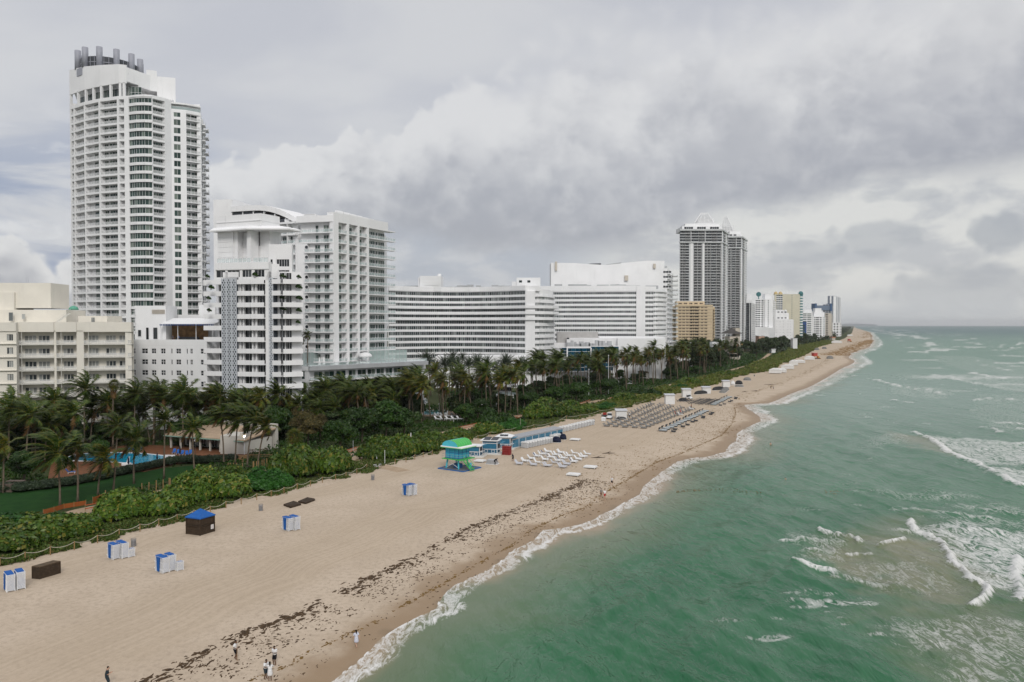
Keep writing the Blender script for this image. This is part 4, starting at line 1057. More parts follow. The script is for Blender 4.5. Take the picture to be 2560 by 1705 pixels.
 f6 = Fr(at2(U(445), 228), at2(U(605), 226)); f7 = Fr(at2(U(605), 222.4), at2(U(805), 222.2))
 zr = Z(558)
 b.facade(f6, zp - 0.3, 1, zr - zp + 0.3, [(5, 'S'), (50, 'W', dict(n=2)), (18, 'S'), (75, 'W', dict(n=3)), (12, 'S')], sill=1.2, lint=4.0, dep=1)
 zm = Z(772)
 b.facade(f7, zm, 1, zr - zm, [(12, 'S'), (20, 'W', dict(n=1)), (34, 'P'), (110, 'W', dict(n=5)), (24, 'P')], sill=0.6, lint=4.2, dep=1.2)
 b.facade(f7, ztop + 0.6, 1, zm - ztop - 0.6, [(12, 'S'), (20, 'W', dict(n=1)), (34, 'P'), (110, 'W', dict(n=3)), (24, 'P')], sill=0.4, lint=0.4, dep=1.2)
 b.wall.prism(ccw([at2(U(450), 229), at2(U(604), 227), at2(U(608), 223.7), at2(U(803), 223.5), at2(U(803), 238), at2(U(450), 238)]), zp - 0.4, zr - 0.2)
 m1 = MB(); mf = Fr(P(140, 4.5), P(525, 1.5)); kk = lambda x: (x - 140) / 385 * mf.L
 zc = Z(432)
 gr = 7; hh = (zc - zp + 1) / gr
 for g_ in range(gr):
  z_ = zp - 1 + g_ * hh
  fbox(m1, mf, kk(145), kk(285), -9, -0.6, z_, z_ + hh - 0.14); fbox(m1, mf, kk(147), kk(283), -8.8, -0.68, z_ + hh - 0.14, z_ + hh)
  fbox(m1, mf, kk(318), kk(408), -9, -3.0, z_, z_ + hh - 0.14); fbox(m1, mf, kk(320), kk(406), -8.8, -3.1, z_ + hh - 0.14, z_ + hh)
 fbox(m1, mf, kk(286), kk(317), -9, -0.9, zp - 1, zc); fbox(m1, mf, kk(409), kk(442), -3.5, -0.3, zp - 1, zc); fbox(m1, mf, kk(443), kk(525), -9, -4, zp - 1, zc)
 part('mast_block', m1, WHITE, b.root)
 sl = MB(); ztp = Z(405)
 top = [mf.W(kk(140), 0.6, 0).xy, mf.W(kk(455), 0.6, 0).xy, mf.W(kk(640), -3.0, 0).xy, mf.W(kk(640), -9, 0).xy, mf.W(kk(140), -9, 0).xy]
 bo = [mf.W(kk(124), 1.6, 0).xy, mf.W(kk(455), 2.0, 0).xy, mf.W(kk(702), -3, 0).xy, mf.W(kk(702), -9, 0).xy, mf.W(kk(124), -9, 0).xy]
 sl.prism(ccw(bo), zc, zc + 0.35); sl.prism(ccw(bo), zc + 0.36, ztp + 0.3, top=ccw(top))
 part('canopy_slab', sl, WHITE, b.root)
 cb = MB(); fbox(cb, mf, kk(142), kk(523), -8.5, -0.4, ztp + 0.3, Z(350)); fbox(cb, mf, kk(140), kk(525), -8.6, -0.2, Z(350), Z(343)); fbox(cb, mf, kk(142), kk(523), -8.5, -0.5, Z(343), Z(287))
 part('mast_cap', cb, WHITE, b.root)
 b.done()
 for i, (x, y) in enumerate(((65, 845), (480, 835), (722, 850), (860, 850), (98, 945), (858, 945), (75, 1035), (715, 1035), (862, 1042), (78, 1140), (858, 1145), (720, 1135), (852, 1245), (1010, 0))):
  if y == 0: continue
  q = at2(U(x), 220.7); z = zat(V_(y), 220.7)
  BALPL.append((q.x, q.y, z - 0.4, i))
BALPL = []
soho()
# ---------------------------------------------------------------- broad white hotel with the grid of balconies
def broad():
 U, V_ = zoom(500, 450, 3.484)
 b = Bld('condominium_hotel', 'broad white hotel with a grid of recessed balconies and a curved roof lounge', at2(760, 280), 'hotel', wall=WHITE, glass=GLG)
 Dr = lambda x: 255 + 27 * (x - 1205) / 440; Dl = lambda x: 258 - 3 * (x - 835) / 370
 fh = 3.2; Zc = lambda y: zat(V_(y), 255); zt = Zc(362); n = 19; z0 = zt - n * fh
 R_ = Fr(at2(U(1167), 254.7), at2(U(1640), Dr(1640))); kx = lambda x: x
 b.facade(R_, z0, n, fh, [(38, 'P'), (70, 'B', dict(win=((0.4, 0.74, 1),), fin=True)), (16, 'P'), (74, 'B', dict(win=((0.4, 0.74, 1),), fin=True)), (14, 'P'), (68, 'B', dict(win=((0.4, 0.74, 1),), fin=True)), (15, 'P'), (178, 'B', dict(win=((0.02, 0.1, 1), (0.16, 0.48, 3), (0.52, 0.62, 1), (0.66, 0.98, 3)), e1=4.6))], rail='glass', dep=1.6, slab=0.32)
 L1 = Fr(at2(U(860), Dl(860)), at2(U(1167), 254.7))
 b.facade(L1, zt - 2 * fh, 2, fh, [(1, 'B', dict(win=((0.42, 0.5, 1), (0.65, 0.79, 2))))], rail='glass', dep=1.9, slab=0.35)
 L2 = Fr(at2(U(835), Dl(835)), at2(U(925), Dl(925)))
 fbox(b.wall, L2, 0, L2.L, -2, -0.02, 0, zt - 2 * fh - 0.3)
 L3 = Fr(at2(U(925), Dl(925)), at2(U(1167), 254.7))
 b.facade(L3, z0, n - 2, fh, [(12, 'S'), (230, 'B', dict(win=((0.24, 0.43, 2), (0.6, 0.76, 2)), dep=1.2, ex=0.5, e0=0.8))], rail='glass', dep=1.2, slab=0.32)
 for i in range(n - 2):
  if i in (2,): continue
  p = MB(); c = L2.W(L2.L * 1.08, 0.05, z0 + i * fh + 1.6); c = Fr(at2(U(905), Dl(905)), at2(U(955), Dl(955))).W(1.1, 1.26 - 1.2, z0 + i * fh + 1.6)
  d = L2.d; rr = 0.62
  ring = [Vector((c.x + d.x * rr * math.cos(t), c.y + d.y * rr * math.cos(t), c.z + rr * math.sin(t))) for t in [2 * PI * k / 14 for k in range(14)]]
  nn = L2.n * 0.06
  p.poly([q + Vector((nn.x, nn.y, 0)) for q in ring], 1)
  p.tube([q + Vector((nn.x, nn.y, 0)) * 1.1 for q in ring] + [ring[0] + Vector((nn.x, nn.y, 0)) * 1.1], 0.07, 4, cap=False)
  part('porthole', p, [WHITE, GLD], b.root)
 L0 = Fr(at2(U(440), 268), at2(U(832), 259))
 b.facade(L0, z0, n, fh, [(60, 'S'), (240, 'B', dict(win=((0.0, 0.2, 2), (0.24, 0.46, 3), (0.52, 0.7, 3), (0.75, 0.98, 3)))), (2, 'P'), (60, 'B', dict(win=((0.05, 0.3, 1),)))], rail='glass', dep=1.6, slab=0.6)
 fbox(b.wall, L0, 0, L0.L, -1.6, 0.05, zt, Zc(345)); fbox(b.wall, L1, -0.6, L1.L, -2.5, 0.06, zt, Zc(305)); fbox(b.wall, R_, 0, R_.L, -2.5, 0.08, zt, zt + 3.1)
 sl = MB(); fbox(sl, R_, R_.L * 0.55, R_.L + 4.4, -3, 0.1, zt - 0.05, zt + 0.3); part('roof_slab', sl, WHITE, b.root)
 b.wall.prism(ccw(inset([at2(U(440), 268), at2(U(832), 259), at2(U(860), Dl(860)), at2(U(1167), 254.7), at2(U(1640), Dr(1640))], 2.25) + [at2(U(1630), 308), at2(U(442), 308)]), 0, zt + 0.5)
 cr = MB()
 for k in range(7):
  fbox(cr, R_, R_.L * (0.17 + k * 0.115), R_.L * (0.17 + k * 0.115) + 3.2, -3.4 - k * 0.2, -2.6, zt + 3.0, zt + 4.4 - k * 0.12)
 part('roof_edge', cr, WHITE, b.root)
 rl = MB(); zb = Zc(352)
 wf = Fr(at2(U(288), 271), at2(U(870), 262)); N = 14
 def arch(k): return Zc(228) + 0.4 - (max(0, k - 0.35) / 0.65) ** 2 * 5.6
 for i in range(N):
  a, c = wf.L * i / N, wf.L * (i + 1) / N; za, zc_ = arch(i / N), arch((i + 1) / N)
  rl.hexa([wf.W(a, 0.6, za), wf.W(c, 0.6, zc_), wf.W(c, -14, zc_), wf.W(a, -14, za), wf.W(a, 0.6, za + 1.9), wf.W(c, 0.6, zc_ + 1.7), wf.W(c, -14, zc_ + 1.7), wf.W(a, -14, za + 1.9)])
  fbox(rl, wf, a, c, -14, -9, zb - 2, min(za, zc_))
  if i > 10: fbox(rl, wf, a, c, -9, 0, zb - 2, min(za, zc_))
 fbox(rl, wf, 0, wf.L, -14, -0.05, zb - 3, zb + 0.6)
 part('lounge_roof', rl, WHITE, b.root)
 for i in range(5):
  a = wf.L * (0.01 + i * 0.16); b.window(wf, a, a + wf.L * 0.145, zb + 0.6, arch((i + 1) / 6) - 0.05, -0.1, 1, False, 1, 0.07, (WHITE, DARKM), 'lounge_window')
  mb = MB(); fbox(mb, wf, a + wf.L * 0.146, a + wf.L * 0.159, -0.8, 0.1, zb, arch((i + 1) / 6)); part('lounge_post', mb, WHITE, b.root)
 bl = MB(); wbox(bl, U(125), U(287), (272, 270.8), 16, zb - 22, Zc(126) + 1.0); wbox(bl, U(287), U(560), (276, 275), 6, zb, Zc(176)); wbox(bl, U(905), U(1012), (262.4, 262), 5, zt, Zc(268))
 part('roof_block', bl, WHITE, b.root)
 f = Fr(at2(U(905), 262.35), at2(U(1012), 261.95)); b.window(f, 0.4, f.L - 0.3, zt + 3.2, Zc(276), 0.03, 5, True, 2)
 ant = MB(); q = at2(U(537), 277); ant.tube([(q.x, q.y, Zc(176)), (q.x, q.y, Zc(92))], [0.07, 0.03], 5); part('mast', ant, GREYM, b.root)
 b.done()
broad()
# ---------------------------------------------------------------- low terrace wing
def wing():
 U, V_ = zoom(480, 780, 3.92)
 b = Bld('terrace_wing', 'low grey and white wing with a glass railed roof terrace, behind the palm grove', at2(900, 262), 'building', wall=WHITE2, glass=GLG)
 D = lambda x: 236 + 42 * (x - 1000) / 1300
 f = Fr(at2(U(1140), D(1140)), at2(U(2300), D(2300)))
 fh = 3.3; zd = zat(V_(575), D(1140)); n = 5; z0 = zd - n * fh + 0.2
 k = lambda a: (a - 1140) / 1160
 wins = []
 for a, c in ((1150, 1180), (1212, 1285), (1302, 1390), (1410, 1495), (1525, 1590), (1610, 1690), (1705, 1780), (1795, 1870), (1888, 1955), (1972, 2045), (2055, 2120), (2150, 2182)):
  wins.append((k(a), k(c), 2 if c - a > 60 else 1))
 b.facade(f, z0, n, fh, [(1, 'B', dict(win=wins, ex=0.4))], rail='glass', dep=1.6, slab=0.45, dooru=2.5)
 bd = MB(); fbox(bd, f, -0.1, f.L + 0.1, -2, 0.7, zd, zd + 1.25); part('roof_edge', bd, CONC, b.root)
 sd = Fr(at2(U(1000), D(1000) + 6), at2(U(1140), D(1140)))
 b.facade(sd, z0, n, fh, [(2, 'S'), (6, 'W', dict(n=2)), (3, 'S')], dep=1, sill=0.5); fbox(b.wall, sd, 0, sd.L, -1, 0.3, zd, zd + 1.2)
 ro = inset([at2(U(1000), D(1000) + 6), at2(U(1140), D(1140)), at2(U(2300), D(2300))], 2.0) + [at2(U(2290), 298), at2(U(1000), 285)]
 b.wall.prism(ccw(ro), 0, zd + 0.9)
 rg = MB()
 for fr in (f, sd):
  fbox(rg, fr, 0, fr.L, 0.1, 0.16, zd + 2.25, zd + 2.32); nn = round(fr.L / 1.6)
  for i in range(nn + 1): fbox(rg, fr, (fr.L - 0.05) * i / nn, (fr.L - 0.05) * i / nn + 0.06, 0.1, 0.17, zd + 1.25, zd + 2.25)
  rg.poly([fr.W(0, 0.13, zd + 1.3), fr.W(fr.L, 0.13, zd + 1.3), fr.W(fr.L, 0.13, zd + 2.2), fr.W(0, 0.13, zd + 2.2)], 1)
 part('roof_railing', rg, [CONC, RAILG], b.root)
 for x0, x1, dd in ((1080, 1395, 14), (1735, 2105, 11)):
  gw = MB()
  fr = Fr(at2(U(x0), D(x0) + dd), at2(U(x1), D(x1) + dd)); nn = round(fr.L / 1.7)
  for i in range(nn + 1): fbox(gw, fr, fr.L * i / nn, fr.L * i / nn + 0.08, -0.08, 0.0, zd + 0.9, zd + 5.2)
  gw.poly([fr.W(0, -0.04, zd + 0.95), fr.W(fr.L, -0.04, zd + 0.95), fr.W(fr.L, -0.04, zd + 5.1), fr.W(0, -0.04, zd + 5.1)], 1)
  part('glass_screen', gw, [CONC, rail_mat('screen_glass', (0.36, 0.45, 0.43), 0.7)], b.root)
 pg = MB()
 for x in (1400, 1465, 1530):
  q = at2(U(x), D(x) + 15); pg.box(q.x - .4, q.x + .4, q.y, q.y + .6, zd + 0.9, zd + 6.6)
 q0, q1 = at2(U(1310), D(1310) + 15), at2(U(1540), D(1540) + 15); fr = Fr(q0, q1); fbox(pg, fr, 0, fr.L, -3, 0.1, zd + 6.6, zd + 7.2)
 part('pergola', pg, WHITE2, b.root)
 b.done()
 for i, x in enumerate((1248, 1290)):
  q = at2(U(x), D(x) + 5); o = empty('closed_umbrella', (q.x, q.y, zd + 0.9), ('closed white sunshade on the wing terrace, beside the planting' if i else 'closed white sunshade on the wing terrace, nearer the slim tower'), 'umbrella', 'closed sunshades on the terrace')
  a = MB(); a.lathe([(0.5, 0.5), (0.42, 0.9), (0.2, 2.2), (0.05, 2.9)], 8); lpart('canopy', a, WHITE2, o); a = MB(); a.tube([(0, 0, 0), (0, 0, 0.6)], 0.06, 6); lpart('pole', a, GREYM, o)
 for i, (x, w, s_) in enumerate(((1435, 26, 3), (1520, 40, 4))):
  HEDGE_R.append((at2(U(x), D(x) + 9), zd + 0.9, s_ * 0.8))
 q = at2(U(1695), D(1695) + 7); o = empty('terrace_canopy', (q.x, q.y, zd + 0.9), 'white domed sunbed canopy on the wing terrace', 'canopy')
 a = MB(); a.lathe([(2.4, 2.2), (2.3, 2.9), (1.6, 3.5), (0.2, 3.8)], 12); lpart('cover', a, WHITE2, o, True); a = MB()
 for t in range(4): a.tube([(1.6 * math.cos(t * PI / 2 + .7), 1.6 * math.sin(t * PI / 2 + .7), 0), (1.9 * math.cos(t * PI / 2 + .7), 1.9 * math.sin(t * PI / 2 + .7), 2.3)], 0.07, 5)
 a.box(-1.5, 1.5, -1.2, 1.2, 0.2, 0.7); lpart('bed', a, WHITE2, o)
HEDGE_R = []
wing()
# ---------------------------------------------------------------- long curved white hotel
def ribbon(b, pts, z0, n, fh, sill, lint, wpan, mats, dep=0.9, bandb=0.0, bar=True, segw=9.0, pier=0.0, frm=0.1):
 """storeys of long window strips between white bands along a bent line"""
 for i in range(len(pts) - 1):
  f = Fr(pts[i], pts[i + 1])
  k = max(1, round(f.L / segw))
  b.facade(f, z0, n, fh, [(1, 'G')] if not pier else [(pier, 'S'), (1, 'G'), (pier, 'S')], dep=dep, sill=sill, lint=lint, wpan=wpan, mats=mats, bandb=bandb, bar=bar, frm=frm)
def curved():
 U, V_ = zoom(960, 620, 4.612)
 b = Bld('curved_hotel', 'long low curved white hotel with window bands, a blank pier and a rounded end', at2(1150, 415), 'hotel', wall=WHITE, glass=GL)
 D = 400.0; fh = 2.92; zt = zat(V_(490), D); n = 14; z0 = zt - n * fh
 N = 9; pts = []
 for i in range(N + 1):
  k = i / N; x = 60 + (1628 - 60) * k
  pts.append(at2(U(x), 397 + 18 * (1 - (2 * k - 1) ** 2) - 2 * k))
 m = (WHITE, GL)
 ribbon(b, pts, z0, n, fh, 0.8, 0.3, 1.05, m, frm=0.1)
 p0, p1 = pts[-1], at2(U(1740), 396)
 f = Fr(p0, p1); fbox(b.wall, f, 0, f.L, -12, 0.5, z0, zt - 0.4);
 rd = [at2(U(x), d) for x, d in ((1740, 396.5), (1790, 397), (1850, 400), (1910, 406), (1958, 416), (1966, 430))]
 ribbon(b, rd, z0, n - 1, fh, 1.2, 0.3, 1.1, (WHITE, glass_mat('pale_glass', (0.12, 0.14, 0.14), (0.35, 0.36, 0.35), 0.5)), bandb=0.5, frm=0.2)  # paler panes on the rounded end
 core = ccw(inset(pts + rd, 1.1) + [at2(U(1955), 445), at2(U(60), 445)])
 b.wall.prism(core, 0, zt + 0.6)
 allp = pts + rd
 bd = MB()
 for i in range(len(pts) - 1):
  f = Fr(pts[i], pts[i + 1]); fbox(b.wall, f, 0, f.L, -1.2, 0.2, zt, zt + 2.3)
 for lv in (3, 4, 5):
  z = zt - lv * fh + 0.15
  row = [p + Vector((0, -1.6)) for p in pts] + [at2(U(1740), 394.6), at2(U(1850), 397), at2(U(1945), 402), at2(U(2012), 412), at2(U(2016), 424)]
  mb = MB()
  for i in range(len(row) - 1):
   f = Fr(row[i], row[i + 1]); fbox(mb, f, 0, f.L, -1.7, 0.0, z - 0.35, z + 1.05)
  part('balcony', mb, WHITE, b.root)
 f = Fr(at2(U(1628), 396), at2(U(1800), 397)); fbox(b.wall, f, 0, f.L, -10, 0.2, zt - 0.4, zt + 2.2)
 b.window(f, 0.3, f.L * 0.56, zt - 2.4, zt - 0.5, 0.53, 5, True, 1, 0.16)
 b.window(f, f.L * 0.68, f.L * 0.8, zt - 7.2, zt - 5.4, 0.53, 2, True, 1, 0.16)
 rb = MB(); Z = lambda y: zat(V_(y), 410)
 wbox(rb, U(412), U(660), 412, 14, zt, Z(318)); wbox(rb, U(395), U(410), 414, 10, zt, Z(335)); wbox(rb, U(465), U(640), 411.8, 0.3, Z(428), Z(380))
 part('roof_block', rb, WHITE2, b.root)
 rb = MB(); wbox(rb, U(1528), U(1803), 405, 12, zt, Z(348)); wbox(rb, U(1475), U(1527), 406, 8, zt, Z(392))
 part('roof_block', rb, WHITE2, b.root)
 f = Fr(at2(U(1528), 405), at2(U(1803), 405))
 for q in (0.1, 0.45): b.window(f, f.L * q, f.L * q + 1.6, Z(405), Z(378), 0.06, 1)
 tk = MB(); tk.lathe([(1.0, Z(318)), (1.0, Z(292)), (0.2, Z(288))], 10, tuple(at2(U(640), 416))); part('roof_tank', tk, WHITE, b.root)
 R2 = random.Random(3)
 for k in range(16):
  x = R2.uniform(190, 1450)
  if 380 < x < 680: continue
  u_ = MB(); q = at2(U(x), 416 + R2.uniform(0, 8)); w = R2.uniform(0.7, 2.2); u_.box(q.x - w, q.x + w, q.y, q.y + 2, zt + 0.5, zt + 2.6 + R2.uniform(0.3, 1.3)); part('roof_unit', u_, CONC, b.root)
 pd = MB(); wbox(pd, U(590), U(1640), 378, 20, 0, zat(V_(1250), 378)); part('podium', pd, WHITE, b.root)
 fbox(b.wall, Fr(at2(U(1640), 380), at2(U(2050), 384)), 0, 30, -14, 0, 0, zat(V_(1250), 380)) if False else None
 b.done()
curved()
def versailles():
 U, V_ = zoom(1360, 600, 4.612)
 b = Bld('banded_hotel', 'long white hotel with small windows and one blank pier, below the tall slab', at2(1500, 515), 'hotel', wall=WHITE, glass=GL)
 D = 500.0; fh = 2.92; zt = zat(V_(590), D); n = 17; z0 = zt - n * fh
 pts = [at2(U(x), d) for x, d in ((-40, 508), (330, 505), (700, 502), (1062, 500))]
 ribbon(b, pts, z0, n, fh, 0.9, 0.4, 1.15, (WHITE, GL), frm=0.2)
 f = Fr(pts[-1], at2(U(1168), 499.5)); fbox(b.wall, f, 0, f.L, -10, 0.6, 0, zt + 3.5)
 rd = [at2(U(x), d) for x, d in ((1168, 500), (1262, 500.5), (1310, 501), (1370, 506), (1406, 516), (1410, 530))]
 ribbon(b, rd[:2], z0, n, fh, 0.9, 0.4, 1.15, (WHITE, GL), frm=0.2)
 ribbon(b, rd[1:], z0, n, fh, 1.2, 0.35, 1.2, (WHITE, MATS['pale_glass']), bandb=0.4, frm=0.3)
 for i in range(len(pts) - 1):
  g = Fr(pts[i], pts[i + 1]); fbox(b.wall, g, 0, g.L, -1.2, 0.25, zt, zt + 3.6)
 g = Fr(at2(U(1168), 500), at2(U(1290), 500.5)); fbox(b.wall, g, 0, g.L, -1.2, 0.2, zt, zt + 3.0)
 b.wall.prism(ccw(inset(pts + rd[:-1], 1.1) + [at2(U(1402), 533), at2(U(-40), 533)]), 0, zt + 1.5)
 pp = MB()
 R2 = random.Random(5)
 for k in range(10):
  q = at2(U(R2.uniform(150, 1280)), 506 + R2.uniform(0, 8)); w = R2.uniform(1, 6); pp.box(q.x - w, q.x + w, q.y, q.y + 1.5, zt + 1.5, zt + 4.0 + R2.uniform(0, 0.8))
 part('roof_pipework', pp, CONC, b.root)
 b.done()
 b = Bld('blank_slab_tower', 'tall plain white wall of a hotel with fanned balconies on its seaward edge', at2(1540, 560), 'tower', wall=WHITE, glass=GLD)
 D = 545; Z = lambda y: zat(V_(y), D)
 top = [(80, 262), (340, 265), (520, 277), (700, 288), (860, 270), (1030, 252), (1180, 238), (1386, 240)]
 for (x0, y0), (x1, y1) in zip(top[:-1], top[1:]):
  a, c = at2(U(x0), D), at2(U(x1), D)
  b.wall.hexa([(a.x, a.y, 0), (c.x, c.y, 0), (c.x, c.y + 18, 0), (a.x, a.y + 18, 0), (a.x, a.y, Z(y0)), (c.x, c.y, Z(y1)), (c.x, c.y + 18, Z(y1)), (a.x, a.y + 18, Z(y0))])
 f = Fr(at2(U(1387), D), at2(U(1420), D)); fbox(b.wall, f, 0, f.L, -18, -0.0, 0, Z(325))
 fh = 3.2 * 545 / 545; zt = Z(330)
 for i in range(20):
  z = zt - 3.0 - i * 3.35
  if z < 25: break
  if i < 4: b.window(Fr(at2(U(1366), D), at2(U(1418), D)), 0.3, 5.8, z, z + 1.5, 0.05, 3, True, 1, 0.2)
 e = Fr(at2(U(1420), D), at2(U(1484), D + 34))
 b.facade(e, zt - 24 * 3.35, 24, 3.35, [(3, 'B', dict(win=((0.1, 0.9, 3),), ex=1.2)), (1, 'S'), (3, 'B', dict(win=((0.1, 0.9, 3),), ex=1.8)), (1, 'S'), (3, 'B', dict(win=((0.1, 0.9, 3),), ex=3.6, e1=1.8))], rail='glass', dep=1.2, slab=0.35, mats=(WHITE, GLG))
 b.wall.prism(ccw([at2(U(1421), D + 1), at2(U(1480), D + 34), at2(U(1420), D + 34)]), 0, zt)
 for x, y0, y1, w in ((137, 250, 355, 1.4), (946, 410, 470, 2.4), (1268, 275, 328, 1.6)):
  q = at2(U(x), D - 0.05); mb = MB(); mb.box(q.x - w / 2, q.x + w / 2, q.y - 1.2, q.y, Z(y1), Z(y0)); part('vent_shaft', mb, BEIGE, b.root)
 rb = MB(); wbox(rb, U(1340), U(1415), D + 2, 8, Z(325), Z(298)); part('roof_unit', rb, CONC, b.root)
 sol = MB()
 for x0, x1, y0, y1 in ((520, 655, 277, 273), (715, 885, 289, 266)):
  a, c = at2(U(x0), D + 4), at2(U(x1), D + 4); sol.hexa([(a.x, a.y, Z(y0)), (c.x, c.y, Z(y1) - 1), (c.x, c.y + 6, Z(y1) - 1), (a.x, a.y + 6, Z(y0)), (a.x, a.y, Z(y0) + .6), (c.x, c.y, Z(y1) + .6), (c.x, c.y + 6, Z(y1) + .6), (a.x, a.y + 6, Z(y0) + .6)])
 part('solar_panel', sol, DARKM, b.root)
 b.done()
 D = 440; Z = lambda y: zat(V_(y), D)
 b = Bld('podium_building', 'low white windowless podium in front of the banded hotel', at2(1540, 450), 'building', wall=WHITE, glass=GLD)
 wbox(b.wall, U(80), U(120), 446, 30, 0, Z(1060)); wbox(b.wall, U(265), U(850), 444, 30, 0, Z(1132)); wbox(b.wall, U(640), U(1400), 447, 34, 0, Z(1125)); wbox(b.wall, U(120), U(264), 448, 20, 0, Z(1190)); wbox(b.wall, U(850), U(1402), 441, 5, 0, Z(1135))
 wd_ = MB(); wbox(wd_, U(155), U(625), 450, 10, 10, Z(1062)); part('clad_block', wd_, mat('grey_boards', (0.42, 0.41, 0.40), 0.85, 0.1, 0.6, streak=0.5), b.root)
 q = Fr(at2(U(262), 443.9), at2(U(285), 443.9)); b.window(q, 0, 1.4, Z(1143), Z(1128), 0.05, 1, False)
 cn = MB(); wbox(cn, U(615), U(640), 443, 3, 0, Z(1160)); part('flue', cn, WHITE, b.root)
 R2 = random.Random(9);
 for k in range(14):
  mb = MB(); p = at2(U(290 + k * 36), 436); w = R2.uniform(0.6, 1.5); mb.box(p.x - w, p.x + w, p.y, p.y + 2.5, Z(1222), Z(1222) + R2.uniform(1.2, 3.4)); part('roof_unit', mb, CONC, b.root)
 b.done()
 b = Bld('side_building', 'low white flat building with a dark opening, among the palms past the podium', at2(1690, 425), 'building', wall=WHITE, glass=GLD)
 wbox(b.wall, U(1376), U(1700), (564, 560), 25, 0, zat(V_(1196), 562)); ed = MB(); wbox(ed, U(1370), U(1708), (563.5, 559.5), 26, zat(V_(1196), 562), zat(V_(1190), 562)); part('roof_edge', ed, CONC, b.root)
 f = Fr(at2(U(1700), 560), at2(U(1722), 585)); fbox(b.wall, f, 0, f.L, -4, -0.1, 0, zat(V_(1196), 562)); b.window(f, 2, f.L - 2, zat(V_(1280), 564), zat(V_(1215), 564), 0.0, 3)
 f = Fr(at2(U(1600), 561.3), at2(U(1690), 560.2)); b.window(f, 0.5, f.L - 0.5, zat(V_(1315), 561), zat(V_(1295), 561), 0.35, 4)
 b.done()
 b = Bld('blue_glass_pavilion', 'dark blue glass pavilion with thin white lines, behind the palms', at2(1480, 425), 'pavilion', wall=WHITE, glass=GLB)
 D = 425; Z = lambda y: zat(V_(y), D); T3 = (WHITE, GLB)
 def gl(x0, x1, y0, y1, Da, Db, rows, side=True):
  f = Fr(at2(U(x0), Da), at2(U(x1), Db)); zb, zt = Z(y1), Z(y0); h = (zt - zb) / rows
  fbox(b.wall, f, 0, f.L, -14, -0.25, zb, zt)
  for r in range(rows):
   for c in range(3): b.window(f, f.L * c / 3 + 0.01, f.L * (c + 1) / 3 - 0.01, zb + r * h + 0.07, zb + (r + 1) * h - 0.07, 0.0, 2, False, 1, 0.07, T3)
   fbox(b.wall, f, 0, f.L, -0.25, 0.06, zb + r * h - 0.07, zb + r * h + 0.065)
  fbox(b.wall, f, -0.3, f.L + 0.3, -0.25, 0.1, zt - 0.065, zt + 0.2)
  return f
 f = gl(275, 535, 1243, 1362, 420, 420, 3); fbox(b.wall, f, -0.6, -0.02, -1, 0.12, Z(1362), Z(1240)); fbox(b.wall, f, f.L + 0.02, f.L + 0.7, -1, 0.12, Z(1362), Z(1240))
 gl(542, 862, 1228, 1352, 426, 424, 3)
 gl(-260, 470, 1368, 1500, 414, 414, 3); gl(470, 800, 1362, 1500, 416, 420, 3)
 gl(202, 268, 1240, 1340, 422, 424, 3)
 b.done()
versailles()
def yellow():
 U, V_ = zoom(1360, 600, 4.612); D = 760; Z = lambda y: zat(V_(y), D)
 b = Bld('yellow_hotel', 'sand yellow hotel with brown windows, in front of the dark twin towers', at2(1735, 775), 'hotel', wall=YELLOW, glass=glass_mat('bronze_glass', (0.05, 0.035, 0.03), (0.16, 0.12, 0.1), 0.3), frame=YELLOW)
 fh = 2.85; zt = Z(765); n = 16; z0 = zt - n * fh
 f = Fr(at2(U(1530), D), at2(U(1940), D - 4))
 bays = [(22, 'S')]
 for c, w in ((1568, 34), (1612, 34), (1657, 34)): bays += [(w, 'W', dict(n=3)), (10, 'S')]
 bays += [(118, 'B', dict(win=((0.0, 0.3, 2), (0.38, 0.5, 1), (0.58, 0.9, 2)))), (14, 'S'), (34, 'W', dict(n=3)), (12, 'S'), (34, 'W', dict(n=3)), (60, 'S')]
 b.facade(f, z0, n, fh, bays, rail='solid', dep=1.4, sill=0.95, lint=0.5, frm=0.2, bar=True, parapet=0.8)
 fbox(b.wall, f, -0.5, f.L + 0.5, -2, 0.4, zt, zt + 1.4)
 led = MB()
 for i in range(n): fbox(led, f, -0.3, f.L + 0.3, 0.0, 0.35, z0 + i * fh - 0.15, z0 + i * fh + 0.1)
 part('ledge', led, YELLOW, b.root)
 w = Fr(at2(U(1476), D + 25), at2(U(1528), D))
 b.facade(w, z0, n, fh, [(1, 'S'), (3, 'B', dict(ex=1.6, win=((0.2, 0.8, 2),))), (1, 'S')], rail='solid', dep=1.2, parapet=0.8)
 e = Fr(at2(U(1940), D - 4), at2(U(1968), D + 22)); b.facade(e, z0, n, fh, [(1, 'S'), (3, 'B', dict(ex=0.9, win=((0.1, 0.9, 3),))), (1, 'S')], rail='solid', dep=1.2, parapet=0.8)
 b.wall.prism(ccw(inset([w.p, f.p, e.p, e.W(e.L, 0, 0).xy], 1.75) + [at2(U(1480), D + 34)]), 0, zt + 0.8)
 rb = MB(); wbox(rb, U(1530), U(1850), D + 4, 10, zt, Z(705)); part('roof_block', rb, YELLOW, b.root)
 f2 = Fr(at2(U(1530), D + 3.9), at2(U(1850), D + 3.9))
 for k in range(5): b.window(f2, f2.L * (0.06 + k * 0.19), f2.L * (0.18 + k * 0.19), Z(738), Z(722), 0.03, 2, True, 1, 0.15)
 b.done()
yellow()
